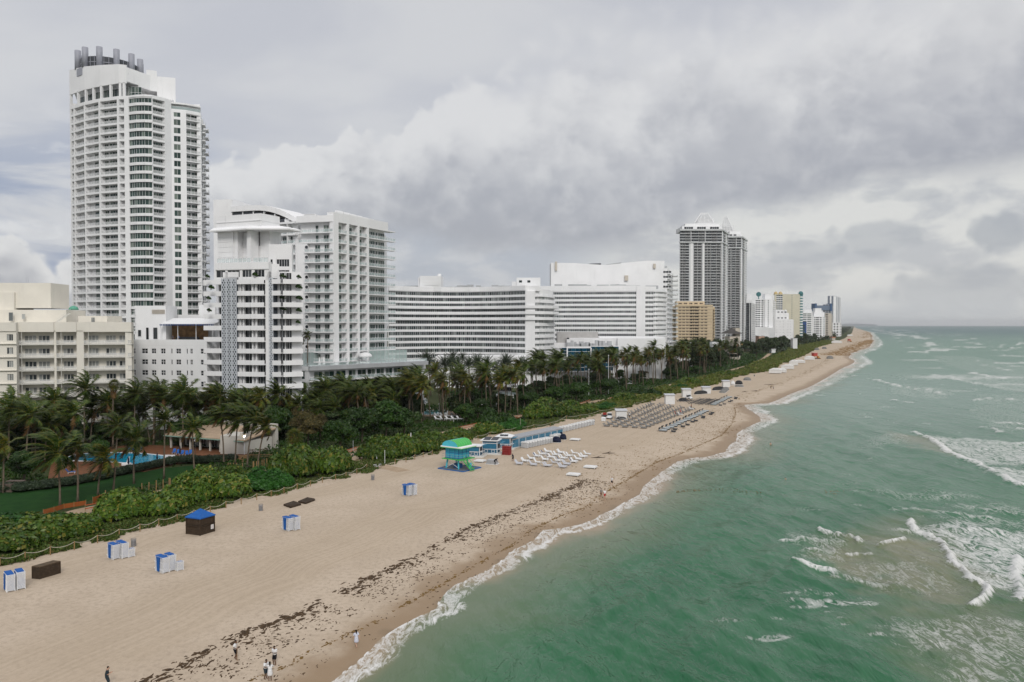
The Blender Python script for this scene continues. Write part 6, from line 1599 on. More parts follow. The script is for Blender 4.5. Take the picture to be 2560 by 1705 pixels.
st = empty('walking_stick', (q.location.x, q.location.y, q.location.z), 'long wooden stick held upright on the sand', 'stick', rz=R(80))
m_ = MB(); m_.tube([(-.31, -.37, 0), (-.31, -.35, 1.75)], 0.022, 6); lpart('shaft', m_, mat('pole_wood', (0.33, 0.2, 0.1), 0.8), st)
P_(687, 1662, R(-10), dict(top=W_, legs=BK), 'phone', 'person in a printed white shirt and black shorts with hands at the chest', skin=1, height=1.78, face=True)
P_(664, 1697, R(60), dict(top=W_, legs=DK), 'hug', 'person in a white shirt embracing the woman in the white dress', skin=1, height=1.76, face=True)
P_(675, 1702, R(200), dict(top=W_), 'hug', 'woman in a white dress being embraced on the sand', skin=1, longhair=True, dress=True, height=1.68, face=True)
P_(891, 1617, R(215), dict(top=(0.6, 0.62, 0.72)), 'walk', 'woman in a pale dress with long dark hair walking by the wet sand', skin=2, longhair=True, dress=True, height=1.68, face=True)
P_(1530, 1213, R(-30), dict(top=W_, legs=BK), 'walk', 'person in a white shirt and black shorts walking along the weed line', skin=2)
P_(1503, 1243, R(190), dict(top=(0.25, 0.24, 0.22), legs=(0.3, 0.2, 0.15)), 'stand', 'person in grey beside the one in red shorts at the wet sand', skin=0, height=1.62)
P_(1512, 1247, R(180), dict(top=W_, legs=(0.5, 0.05, 0.05)), 'walk', 'person in a white top and red shorts at the wet sand', skin=2)
P_(1236, 1162, R(90), dict(top=BK, legs=BK, long=True, sleeve=True), 'bend', 'person in black bending over a grey wrapped stack', skin=1)
P_(1283, 1153, R(-60), dict(top=(0.02, 0.03, 0.05), legs=BK), 'carry', 'person in dark clothes carrying a white towel past the crates', skin=1)
P_(1574, 1045, R(20), dict(top=W_, legs=BK), 'stand', 'person in a white shirt beside the white cabana', skin=1)
P_(1927, 973, R(60), dict(top=BK, legs=BK), 'walk', 'darker one of two people walking near the water far along the beach', skin=0)
P_(1933, 974, R(60), dict(top=(0.3, 0.3, 0.32), legs=BK), 'walk', 'paler one of two people walking near the water far along the beach', skin=0)
P_(1728, 1022, R(60), dict(top=(0.25, 0.08, 0.05), legs=BK), 'stand', 'person in a red shirt beyond the last grey loungers', skin=1)
for i, (u, v, un) in enumerate(((1926.5, 1112, 1.05), (1963.5, 1199, 1.28))):
 a = G(u, v, SEA); person((a.x, a.y, SEA), R(150), dict(top=(0.2, 0.1, 0.08), legs=(0.1, 0.1, 0.2), shirt=False), 'stand', ('swimmer standing chest deep in the sea by the shore' if i == 0 else 'swimmer whose head alone shows in the green water'), None, skin=2, under=un)
a = G(590, 1132, 0); person((a.x, a.y, 0.02), R(10), dict(top=W_, legs=BK), 'stand', 'person in a white shirt by the corner of the pool house', None, skin=1)
lowblock()
# ================================================================ plants
FROND = leaf_mat('palm_frond', (0.014, 0.036, 0.005), (0.062, 0.094, 0.012), (0.12, 0.11, 0.016), 0.07, 0.45, 0.18)
FRONDY = leaf_mat('palm_frond_yellow', (0.035, 0.065, 0.010), (0.10, 0.11, 0.016), (0.22, 0.15, 0.02), 0.12, 0.45, 0.22)
FRONDG = leaf_mat('date_palm_frond', (0.026, 0.042, 0.022), (0.055, 0.078, 0.038), None, 0, 0.5, 0.15)
RACH = leaf_mat('frond_stem', (0.10, 0.12, 0.02), (0.22, 0.19, 0.035), None, 0, 0.5, 0)
DEADF = leaf_mat('dead_frond', (0.13, 0.075, 0.03), (0.24, 0.14, 0.055), None, 0, 0.8, 0.1)
TRUNK = mat('palm_trunk', (0.16, 0.125, 0.09), 0.9, 0.3, 3.0)
LEAFD = leaf_mat('dark_leaf', (0.010, 0.034, 0.005), (0.036, 0.082, 0.010), (0.06, 0.09, 0.014), 0.06, 0.4, 0.15)
LEAFG = leaf_mat('sea_grape_leaf', (0.028, 0.078, 0.008), (0.105, 0.165, 0.018), (0.19, 0.18, 0.03), 0.12, 0.4, 0.15)
LEAFB = leaf_mat('bright_leaf', (0.016, 0.07, 0.008), (0.035, 0.13, 0.014), None, 0, 0.45, 0.2)
LEAFO = leaf_mat('olive_leaf', (0.045, 0.045, 0.014), (0.10, 0.075, 0.025), None, 0, 0.7, 0.15)
LEAFH = leaf_mat('hedge_leaf', (0.018, 0.034, 0.016), (0.045, 0.068, 0.032), None, 0, 0.5, 0.1)
LEAFF = leaf_mat('far_leaf', (0.014, 0.035, 0.010), (0.045, 0.066, 0.020), (0.08, 0.075, 0.03), 0.08, 0.5, 0.1)
GRASS = leaf_mat('dune_grass', (0.05, 0.105, 0.014), (0.13, 0.16, 0.035), (0.2, 0.16, 0.06), 0.08, 0.6, 0.2)
GRASSF = leaf_mat('far_dune_grass', (0.06, 0.095, 0.014), (0.13, 0.145, 0.03), (0.17, 0.14, 0.05), 0.12, 0.6, 0.2)
BARK = mat('bark', (0.11, 0.085, 0.06), 0.9, 0.3, 2.0)
def crown_mesh(seed, kind='coco'):
 g = np.random.default_rng(seed)
 V, Fc, MI = [], [], []
 cfg = dict(coco=(29, 3.9, 4.9, 0.135, 0.19, 0.8, (FROND, RACH, DEADF)), yellow=(25, 3.2, 4.2, 0.15, 0.17, 0.72, (FRONDY, RACH, DEADF)), date=(46, 3.0, 3.7, 0.055, 0.0, 0.42, (FRONDG, FRONDG, DEADF)), fan=(34, 1.9, 2.3, 0.03, 0.03, 0.0, (FRONDY, RACH, DEADF)))[kind]
 nf, L0, L1, g0, wind, ll, mats = cfg
 W = np.array([-1.0, 0.12, 0.05])
 def tri(a, b, c, m):
  k = len(V); V.extend((a, b, c)); Fc.append((k, k + 1, k + 2)); MI.append(m)
 for i in range(nf):
  az = i * 2.399963 + g.normal() * 0.25
  q = (i + 0.5) / nf
  e0 = R(78) - q * R(108 if kind != 'date' else 100) + g.normal() * 0.1
  if kind == 'fan': e0 = R(80) - q * R(120)
  L = g.uniform(L0, L1) * (0.75 + 0.25 * math.sin(PI * min(1, q + 0.2)))
  d = np.array([math.cos(az) * math.cos(e0), math.sin(az) * math.cos(e0), math.sin(e0)])
  dead = q > 0.85 and kind in ('coco', 'yellow') and g.random() < 0.5
  ns = 9; p = np.array([0, 0, 0.0]); pts = [p.copy()]; ds = []
  for s in range(ns):
   d = d + np.array([0, 0, -1]) * g0 * (0.6 + 0.8 * s / ns) * (2.2 if dead else 1) + W * wind * (0.5 + s / ns)
   d /= np.linalg.norm(d); p = p + d * L / ns; pts.append(p.copy()); ds.append(d.copy())
  pts = np.array(pts)
  if kind == 'fan':
   up_ = np.cross(d, [0, 0, 1.0]); up_ /= np.linalg.norm(up_) + 1e-6; base = pts[5]; f = ds[5]; nrm = np.cross(up_, f)
   tri(pts[0], pts[0] + up_ * 0.06, base, 1)
   for a in np.linspace(-1.9, 1.9, 17):
    dir_ = f * math.cos(a) + up_ * math.sin(a); dir_ = dir_ - np.array([0, 0, 0.35]); sd = f * -math.sin(a) + up_ * math.cos(a)
    tri(base + sd * 0.02, base - sd * 0.02 + dir_ * 0.02, base + dir_ * 0.55 + sd * 0.08, 0); tri(base, base + dir_ * 0.55 + sd * 0.08, base + dir_ * 1.1, 0)
   continue
  side0 = np.cross(ds[0], [0, 0, 1.0]); side0 /= np.linalg.norm(side0) + 1e-6
  for s in range(ns):
   w = 0.085 * (1 - 0.85 * s / ns) * (0.7 if kind == 'date' else 1)
   sd = np.cross(ds[s], [0, 0, 1.0]); n_ = np.linalg.norm(sd); sd = sd / n_ if n_ > 0.05 else side0
   upv = np.cross(sd, ds[s])
   a, b = pts[s], pts[s + 1]
   m = 2 if dead else 1
   tri(a + sd * w, a - sd * w, b, m); tri(a + upv * w, a - upv * w, b, m)
  nst = 26 if kind != 'date' else 16
  for j in range(nst):
   s = (0.13 + 0.87 * (j + g.random() * 0.6) / nst) * ns; k = min(int(s), ns - 1); fr_ = s - k
   pos = pts[k] * (1 - fr_) + pts[k + 1] * fr_; dd = ds[k]
   sd = np.cross(dd, [0, 0, 1.0]); n_ = np.linalg.norm(sd); sd = sd / n_ if n_ > 0.05 else side0
   upv = np.cross(sd, dd); t = s / ns
   ln = ll * (0.55 + 0.75 * math.sin(PI * (0.12 + 0.78 * t))) * g.uniform(0.8, 1.15)
   for sg in (1, -1):
    v = sd * sg * 0.8 + dd * 0.55 + upv * (0.18 if kind != 'date' else 0.45) + np.array([0, 0, -0.38 if kind != 'date' else 0.0]) + W * wind * 2.0 + g.normal(size=3) * 0.09
    v /= np.linalg.norm(v)
    wd_ = 0.115 if kind != 'date' else 0.06
    tri(pos + dd * wd_, pos - dd * wd_, pos + v * ln, 2 if dead else 0)
 if kind == 'fan':       # skirt of dead leaves
  for j in range(260):
   a = g.random() * 2 * PI; z = -g.random() * 3.2; r = 0.35 + 0.75 * g.random() * (1 + z / 4.5)
   b = np.array([math.cos(a) * r, math.sin(a) * r, z]); dn = np.array([math.cos(a) * 0.3, math.sin(a) * 0.3, -0.9])
   sd = np.array([-math.sin(a), math.cos(a), 0]) * 0.09
   tri(b + sd, b - sd, b + dn * g.uniform(0.6, 1.2), 2)
 elif kind != 'date':
  for j in range(9):
   a = g.random() * 2 * PI; c = np.array([math.cos(a) * 0.3, math.sin(a) * 0.3, -0.3 - 0.25 * g.random()]); r = 0.13
   o = [c + np.array(x) * r for x in ((1, 0, 0), (-1, 0, 0), (0, 1, 0), (0, -1, 0), (0, 0, 1), (0, 0, -1))]
   for f in ((0, 2, 4), (2, 1, 4), (1, 3, 4), (3, 0, 4), (2, 0, 5), (1, 2, 5), (3, 1, 5), (0, 3, 5)): tri(o[f[0]], o[f[1]], o[f[2]], 1)
 return np_mesh('crown', np.array(V), np.array(Fc), list(mats), np.array(MI))
CROWN = {'coco': [crown_mesh(100 + i) for i in range(6)], 'yellow': [crown_mesh(200 + i, 'yellow') for i in range(3)], 'date': [crown_mesh(300 + i, 'date') for i in range(3)], 'fan': [crown_mesh(400, 'fan')]}
pr = random.Random(21)
def palm(base, top, kind, label, group, size=1.0, r=0.17, name='palm_tree'):
 o = empty(name, base, label, 'palm tree', group)
 b = Vector((0, 0, -0.1)); t = Vector(top) - Vector(base); n = 7; mb = MB()
 c = Vector((t.x * 0.15 + pr.uniform(-.4, .4), t.y * 0.2 + pr.uniform(-.4, .4), t.z * 0.55))
 pts = [b * (1 - k) ** 2 + c * 2 * k * (1 - k) + t * k * k for k in [i / n for i in range(n + 1)]]
 rr = {'date': 0.28, 'fan': 0.22}.get(kind, r)
 mb.tube(pts, [rr * 1.5] + [rr * (1.05 - 0.35 * i / n) for i in range(1, n + 1)], 7)
 lpart('trunk', mb, TRUNK, o, True)
 me = pr.choice(CROWN[kind])
 cr = link('crown', me, o, t, pr.uniform(-0.5, 0.5) if kind in ('coco', 'yellow') else pr.uniform(0, 6.28))
 s = size * 1.12 * pr.uniform(0.78, 1.2); cr.scale = (s, s, s)
 return o
def palm_px(ub, vb, uc, vc, kind, label, group=None, size=1.0):
 b = G(ub, vb, 0); d = b.y + pr.uniform(-0.5, 0.5)
 x = at2(uc, d).x; palm(b, (x, d, zat(vc, d)), kind, label, group, size)
FRONT = [
 (150,1267,138,1136,'coco','slanting coconut palm on the lawn edge, before the pool corner'), (194,1257,188,1122,'coco','straight coconut palm on the lawn with its crown over the pool end'),
 (245,1237,258,1149,'yellow','small yellow green palm on the lawn, lowest crown before the pool'), (283,1231,291,1066,'coco','tall coconut palm with widely spread fronds rising in front of the pool'),
 (335,1209,335,1101,'coco','coconut palm standing before the middle of the blue pool'), (410,1197,410,1053,'coco','tall straight coconut palm before the white diving end of the pool'),
 (487,1182,480,1072,'coco','coconut palm at the lawn end with blue loungers behind it'), (559,1166,548,1042,'coco','coconut palm in front of the dark openings of the pool house'),
 (588,1163,594,1047,'coco','coconut palm in front of the pool house wall, left of its lamp post'), (618,1170,637,1050,'coco','coconut palm leaning right beside the lamp post of the pool house'),
 (643,1172,663,1066,'yellow','leaning palm with yellow hanging fronds at the pool house corner'), (8,1232,5,1115,'yellow','yellow green palm cut by the picture edge above the lawn'),
 (66,1175,73,1040,'coco','coconut palm before the lowest cream balconies, trunk in shade'), (22,1170,22,1022,'coco','tall coconut palm at the edge of the picture before the cream hotel'),
 (212,1128,211,975,'coco','slender palm standing clear against the cream balconies'), (184,1150,183,1035,'coco','coconut palm with a yellow heart behind the pool end'),
 (283,1122,283,962,'fan','fan palm with a thick brown skirt against the cream hotel'), (384,1112,383,972,'fan','fan palm with a brown skirt against the white low block'),
 (337,1122,337,986,'coco','palm between the two skirted fan palms'), (459,1118,455,985,'coco','palm before the low white block, beside the second fan palm'),
 (112,1160,118,1060,'coco','low coconut palm in the shade left of the pool'), (740,1130,735,1092,'fan','short green fan palm at the foot of the olive bush'),
]
for a in FRONT:
 lab = a[5].replace('left of its', 'just before its').replace('leaning right', 'leaning over').replace('in the shade left of', 'in the shade beside')
 palm_px(*a[:5], lab)
for i, (uc, vc, ub) in enumerate(((712, 836, 711), (733, 832, 735), (748, 846, 749), (768, 838, 768))):
 D_ = 246; q = at2(ub, D_); w = at2(uc, D_)
 palm((q.x, q.y, 17), (w.x, D_, zat(vc, D_)), 'coco', ('wind-blown palm on the hotel terrace, next to the slim tower', 'wind-blown palm on the terrace, second from the slim tower', 'wind-blown palm on the terrace, third from the slim tower', 'wind-blown palm on the terrace, standing last before the balcony grid')[i], None, 0.62)
for uc, vc, D_, lab in ((1589, 878, 400, 'palm standing up against the white podium, smaller of two'), (1635, 866, 390, 'palm standing up against the white podium, larger of two')):
 q = at2(uc, D_); palm((q.x, q.y, 0), (q.x, D_, zat(vc, D_)), 'coco', lab, None, 1.05)
GROVES = [   # ground polygon in photo pixels, how many, kinds, height range, label, group
 ([(-60,1190),(-60,1150),(60,1120),(180,1108),(330,1104),(340,1116),(220,1126),(100,1150)], 20, 'coco', (7.6, 10.6), 'dark coconut palm in the crowd before the cream hotel', 'palms before the cream hotel'),
 ([(330,1112),(340,1096),(560,1088),(560,1110),(470,1116)], 18, 'coco', (8.8, 11.6), 'dark coconut palm in the row before the low white block', 'palms before the low white block'),
 ([(560,1096),(570,1078),(760,1066),(790,1086),(660,1104)], 24, 'coco', (7.8, 10.8), 'dark coconut palm in the crowd at the foot of the slim tower', 'palms at the foot of the slim tower'),
 ([(770,1088),(770,1060),(1040,1032),(1050,1052),(900,1082)], 36, 'coco', (8, 11), 'dark palm in the grove before the terrace wing', 'palms before the terrace wing'),
 ([(1010,1066),(1010,1038),(1130,1030),(1320,1018),(1300,1042),(1160,1054)], 32, 'mix', (11, 14), 'yellow tinged coconut palm in the grove of the curved hotel garden', 'palms of the hotel garden'),
 ([(1060,1012),(1060,990),(1330,978),(1340,1004)], 26, 'date', (12, 15.5), 'stiff grey green date palm in the row before the curved hotel', 'date palms before the curved hotel'),
 ([(1330,1014),(1340,985),(1560,962),(1570,980),(1440,1002)], 34, 'coco', (13, 16.5), 'dark palm in the grove before the blue glass pavilion', 'palms before the blue pavilion'),
 ([(1480,985),(1540,955),(1760,918),(1770,935),(1640,962)], 50, 'mix', (12, 16.5), 'palm in the long grove before the white side building', 'palms before the side building'),
 ([(1620,945),(1700,925),(1830,905),(1850,916),(1770,936)], 30, 'coco', (13, 18), 'far dark palm in the belt before the yellow hotel', 'palms before the yellow hotel'),
]
def in_poly(p, P):
 c = False
 for i in range(len(P)):
  (x0, y0), (x1, y1) = P[i], P[(i + 1) % len(P)]
  if (y0 > p[1]) != (y1 > p[1]) and p[0] < (x1 - x0) * (p[1] - y0) / (y1 - y0) + x0: c = not c
 return c
def scatter(px, n, dmin, rnd, keep=lambda p: True):
 P = [tuple(G(u, v, 0)[:2]) for u, v in px]
 xs, ys = [p[0] for p in P], [p[1] for p in P]; out = []; tries = 0
 while len(out) < n and tries < n * 400:
  tries += 1
  p = (rnd.uniform(min(xs), max(xs)), rnd.uniform(min(ys), max(ys)))
  if in_poly(p, P) and all((p[0] - q[0]) ** 2 + (p[1] - q[1]) ** 2 > dmin * dmin for q in out) and keep(p): out.append(p)
  if tries % (n * 60) == 0: dmin *= 0.8
 return out
for px, n, kind, (h0, h1), lab, grp in GROVES:
 for x, y in scatter(px, n, 3.2, pr):
  k = kind if kind != 'mix' else pr.choice(('coco', 'yellow', 'yellow'))
  if kind == 'coco' and pr.random() < 0.2: k = 'yellow'
  h = pr.uniform(h0 - 1.5, h1 + 0.5)
  palm((x, y, 0), (x + pr.uniform(-2.2, 1.0), y + pr.uniform(-1, 1), h), k, lab, grp, 1.05 if kind != 'date' else 1.15)
def leaf_cloud(blobs, n, size, seed, flat=0.5, up_bias=0.35, core=0.8, asp=0.62):
 """leaves over the surface and through the outer depth of overlapping lumps, plus twig-dark lumps of the same leaves inside"""
 g = np.random.default_rng(seed)
 w = np.array([b[3] * b[4] + b[4] * b[5] + b[3] * b[5] for b in blobs]); w = w / w.sum()
 bi = g.choice(len(blobs), n, p=w); Bl = np.array(blobs)[bi]
 d = g.normal(size=(n, 3)); d[:, 2] = np.abs(d[:, 2]) * 1.1 - 0.25; d /= np.linalg.norm(d, axis=1)[:, None]
 rad = 1.0 - 0.28 * g.random(n) ** 1.6 + 0.06 * g.normal(size=n)
 P = Bl[:, :3] + d * Bl[:, 3:6] * rad[:, None]
 nr = d + g.normal(size=(n, 3)) * flat + np.array([0, 0, up_bias]); nr /= np.linalg.norm(nr, axis=1)[:, None]
 a = np.cross(nr, g.normal(size=(n, 3))); a /= np.linalg.norm(a, axis=1)[:, None]; b = np.cross(nr, a)
 s = size * (0.4 + 1.2 * g.random(n) ** 1.5)[:, None]
 a = a * s * 0.5; b = b * s * 0.5 * asp
 V = np.stack([P - a, P + b * 1.0 - a * 0.1, P + a, P - b * 1.0 - a * 0.1], 1).reshape(-1, 3)
 V[:, 2] = np.maximum(V[:, 2], 0.02)
 Fq = np.arange(n * 4).reshape(n, 4)
 if core:
  VV, FF = [V], [Fq]; k = len(V)
  nu, nv = 10, 6
  for bl in blobs:
   th = np.linspace(0, 2 * PI, nu, endpoint=False); ph = np.linspace(-0.35, PI / 2 - 0.05, nv)
   x = np.cos(th)[None, :] * np.cos(ph)[:, None]; y = np.sin(th)[None, :] * np.cos(ph)[:, None]; z = np.sin(ph)[:, None] + 0 * x
   q = np.stack([x, y, z], -1) * (1 + 0.12 * g.normal(size=(nv, nu, 1))) * np.array(bl[3:6]) * core + np.array(bl[:3])
   q[..., 2] = np.maximum(q[..., 2], 0.0)
   I = np.arange(nu * nv).reshape(nv, nu) + k
   f = np.stack([I[:-1], np.roll(I[:-1], -1, 1), np.roll(I[1:], -1, 1), I[1:]], -1).reshape(-1, 4)
   VV.append(q.reshape(-1, 3)); FF.append(f); k += nu * nv
  V = np.concatenate(VV); Fq = np.concatenate(FF)
 return V, Fq
def bush_blobs(w, dp, h, seed, n=9):
 g = np.random.default_rng(seed); out = []
 for i in range(n):
  a = g.random() * 2 * PI; r = math.sqrt(g.random()) * 0.75
  rx = g.uniform(0.22, 0.4); hh = h * g.uniform(0.55, 1.0) * (1.08 - 0.5 * r)
  out.append((math.cos(a) * r * w / 2, math.sin(a) * r * dp / 2, hh * 0.36, rx * w / 2 * 1.1, rx * dp / 2 * 1.2, hh * 0.64))
 return out
BUSHM = {}
for k, mt in (('g', LEAFG), ('d', LEAFD), ('b', LEAFB), ('o', LEAFO)):
 for i in range(2 if k != 'g' else 4):
  V, Fq = leaf_cloud(bush_blobs(9, 6, 3, 40 + i + ord(k), 11), 8200, 0.46 if k != 'b' else 0.3, 60 + i + ord(k))
  BUSHM.setdefault(k, []).append(np_mesh('foliage', V, Fq, mt))
SHR = {'h': 1.2}
def shrub(p, w, dp, h, k, label, group=None, name='sea_grape_bush', cat='bush', z=0.0, rz=None):
 o = empty(name, (p[0], p[1], z), label, cat, group)
 f = link('foliage', pr.choice(BUSHM[k]), o, (0, 0, 0), rz if rz is not None else pr.uniform(-0.4, 0.4))
 f.scale = (w / 9, dp / 6, h / 3)
 st = MB()
 for j in range(5):
  a = j * 1.3 + 0.4; st.tube([(math.cos(a) * 0.3, math.sin(a) * 0.3, -0.05), (math.cos(a) * w * 0.12, math.sin(a) * dp * 0.12, h * 0.35), (math.cos(a) * w * 0.2, math.sin(a) * dp * 0.2, h * 0.6)], [0.09, 0.06, 0.03], 5)
 lpart('stems', st, BARK, o)
 return o
BUSHES = [
 (10,1372,14,8,2.6,'g'), (90,1352,13,8,2.9,'g'), (168,1342,12,7,2.7,'g'), (40,1330,13,8,2.6,'b'), (130,1318,11,6,2.2,'g'), (205,1322,8,5,1.9,'g'), (-40,1350,12,8,2.8,'g'),
 (310,1296,11,7,3.3,'g'), (375,1284,12,8,3.4,'g'), (430,1272,10,7,2.8,'g'), (330,1275,10,6,3.0,'g'),
 (490,1252,11,8,3.6,'g'), (550,1240,13,8,3.9,'g'), (620,1226,13,8,3.4,'b'), (660,1222,9,6,2.6,'b'), (505,1222,10,7,3.2,'g'), (590,1205,9,6,2.6,'g'),
 (735,1192,12,9,4.6,'g'), (795,1183,13,9,4.8,'g'), (840,1178,10,7,3.8,'g'), (765,1168,11,7,4.2,'g'),
 (955,1146,10,7,3.6,'g'), (1005,1138,12,8,4.2,'g'), (1050,1128,10,7,3.6,'g'), (985,1122,11,7,3.6,'g'), (1085,1122,9,6,3.2,'g'), (1105,1110,13,8,3.8,'g'), (1145,1103,11,6,3.0,'g'),
 (1222,1083,11,8,2.8,'g'), (1265,1074,12,8,3.0,'b'), (1235,1062,12,7,4.2,'d'), (1345,1046,14,9,4.6,'g'), (1390,1040,13,9,4.4,'g'), (1440,1030,15,9,4.0,'g'), (1365,1030,14,8,4.4,'g'),
 (1560,1006,15,9,3.4,'g'), (1612,990,14,9,3.6,'d'), (1722,963,18,10,3.4,'g'), (1690,972,12,8,2.2,'b'), (1825,938,17,10,2.6,'g'), (1500,1022,14,8,2.2,'b'),
]
ADJ = {'g': 'olive green sea grape bush', 'b': 'bright green low bush', 'd': 'dark green rounded bush', 'o': 'brownish bush'}
def near_what(u):
 for lim, s in ((250, 'beyond the rope fence at the near end of the dune'), (470, 'behind the rope fence before the lawn'), (690, 'behind the fence near the brown hut'), (870, 'between the pool house and the rope fence'), (1100, 'behind the parked bicycle'), (1180, 'behind the lifeguard tower'), (1300, 'behind the blue beach sheds'), (1470, 'behind the covered white loungers'), (1650, 'behind the grey loungers'), (9999, 'on the far dune beyond the cabanas')):
  if u < lim: return s
for u, v, w, dp, h, k in BUSHES:
 shrub(G(u, v, 0), w * 1.06, dp, h * (1.5 if 270 < u < 900 else 1.3), k, '%s %s' % (ADJ[k], near_what(u)), 'bushes ' + near_what(u))
hl = [(20,1228,6),(62,1226,8),(112,1222,9),(165,1213,9),(215,1206,8),(262,1196,8),(300,1187,7),(338,1180,7),(378,1172,6),(415,1164,6),(455,1157,6),(495,1158,7),(540,1155,8)]
HM = []
for i in range(2):
 V, Fq = leaf_cloud([(x, 0, 0.55, 1.5, 0.95, 0.75) for x in np.linspace(-3, 3, 5)], 4200, 0.22, 900 + i, 0.6); HM.append(np_mesh('foliage', V, Fq, LEAFH))
for i, (u, v, w) in enumerate(hl):
 p = G(u, v, 0); p2 = G(*hl[min(i + 1, len(hl) - 1)][:2], 0); p0 = G(*hl[max(i - 1, 0)][:2], 0); d = p2 - p0
 o = empty('hedge', (p.x, p.y, 0), 'low grey green hedge piece between the lawn and the pool terrace', 'hedge', 'hedge round the pool terrace', math.atan2(d.y, d.x))
 f = link('foliage', HM[i % 2], o); f.scale = (w / 7.5, 1.3, 1.25)
for q, z, s_ in HEDGE_R:
 o = empty('planter_shrub', (q.x, q.y, z), 'yellow green shrub on the terrace of the grey wing', 'shrub', 'shrubs on the terrace'); f = link('foliage', BUSHM['g'][0], o); f.scale = (0.4 * s_ / 3, 0.3, 0.5)
pm = np_mesh('foliage', *leaf_cloud([(0, 0, 0.6, 0.5, 0.5, 0.6), (0.4, 0, 0.4, 0.4, 0.3, 0.4)], 260, 0.3, 77, core=0.6), LEAFD)
for x, y, z, i in BALPL:
 o = empty('balcony_plant', (x, y, z), 'potted plant growing over a balcony of the slim white tower', 'plant', 'plants on the slim tower balconies'); f = link('foliage', pm, o); f.scale = (1.0 + 0.2 * (i % 3),) * 3
 pb = MB(); pb.lathe([(0.25, 0), (0.32, 0.45)], 8); lpart('pot', pb, CONC, o)
# ---- broadleaf trees
TREEM = {}
for k, mt, sz in (('d', LEAFD, 0.42), ('o', LEAFO, 0.34), ('f', LEAFF, 0.7)):
 for i in range(3):
  g = np.random.default_rng(500 + i + ord(k)); bl = []
  for j in range(13):
   a = g.random() * 2 * PI; r = math.sqrt(g.random()) * 3.2; z = g.uniform(2.6, 6.6); q = g.uniform(1.1, 2.0)
   bl.append((math.cos(a) * r * (1.2 - z / 12), math.sin(a) * r * (1.2 - z / 12), z, q, q, q * 0.85))
  V, Fq = leaf_cloud(bl, 6500 if k != 'f' else 2600, sz, 700 + i + ord(k), 0.8, 0.3, 0.72)
  TREEM.setdefault(k, []).append(np_mesh('crown', V, Fq, mt))
def tree(p, h, w, k, label, group=None, name='broadleaf_tree'):
 o = empty(name, (p[0], p[1], 0), label, 'tree', group)
 c = link('crown', pr.choice(TREEM[k]), o, (0, 0, 0), pr.uniform(0, 6.28)); c.scale = (w / 8.5, w / 8.5, h / 8)
 t = MB(); t.tube([(0, 0, -0.1), (0.1, 0, h * 0.25), (0.15, 0.1, h * 0.5)], [0.28, 0.22, 0.15], 7)
 for j in range(5):
  a = j * 1.26; t.tube([(0.1, 0, h * 0.28), (math.cos(a) * w * 0.15, math.sin(a) * w * 0.15, h * 0.5), (math.cos(a) * w * 0.27, math.sin(a) * w * 0.27, h * 0.7)], [0.14, 0.09, 0.04], 5)
 lpart('trunk', t, BARK, o)
 return o
for u, v, h, w, k, lab in (
 (850,1126,8.5,9.5,'d','dark rounded tree behind the sandy path, beside the olive bush'), (905,1104,9.5,11,'d','dark tree in the clump behind the lamp post'), (965,1098,11,13,'d','largest dark tree before the hotel garden'), (1010,1092,9,10,'d','dark tree at the garden end of the clump'),
 (770,1112,9.5,11,'o','brownish feathery tree between the pool house and the dark trees'), (800,1105,8,8,'o','small brownish tree in front of the dark palms'), (690,1106,10,9,'d','dense dark tree at the corner of the pool house'), (720,1085,11,9,'o','yellowish tree behind the brown feathery one'),
 (1165,1058,6.5,8,'d','dark tree beside the sandy path of the hotel garden'), (1195,1050,7,8,'d','dark tree next to the garden bar'), (1440,1004,9,13,'d','dark broad tree before the blue pavilion'), (1385,1010,8,10,'d','dark tree with a broad crown by the garden steps'), (1515,988,8.5,12,'d','dark broad tree above the grey loungers'), (1320,1020,7,9,'d','dark tree behind the garden bar lamp'),
 (60,1205,6,7,'d','dark tree in the shade beside the planter boxes'), (245,1158,6,7,'d','dark tree beside the shallow pool end'), (460,1112,8,8,'d','multi-stemmed tree before the pool house roof'), (500,1108,8.5,8,'d','dark tree covering the pool house roof')):
 tree(G(u, v, 0), h, w, k, lab)
FARP = [(1720,943),(1770,931),(1830,915),(1880,902),(1925,886),(1985,869),(2040,852),(2085,841),(2100,833),(2060,834),(1980,846),(1900,862),(1820,880),(1740,905)]
for x, y in scatter(FARP, 190, 6.5, pr):
 tree((x, y), pr.uniform(10, 18), pr.uniform(10, 16), 'f', 'far dark tree in the belt along the dunes beyond the yellow hotel', 'trees along the far dunes')
for x, y in scatter([(1560,945),(1700,915),(1760,900),(1700,895),(1560,918)], 30, 6.0, pr):
 tree((x, y), pr.uniform(9, 15), pr.uniform(9, 13), 'f', 'dark tree between the white side building and the yellow hotel', 'trees before the yellow hotel')
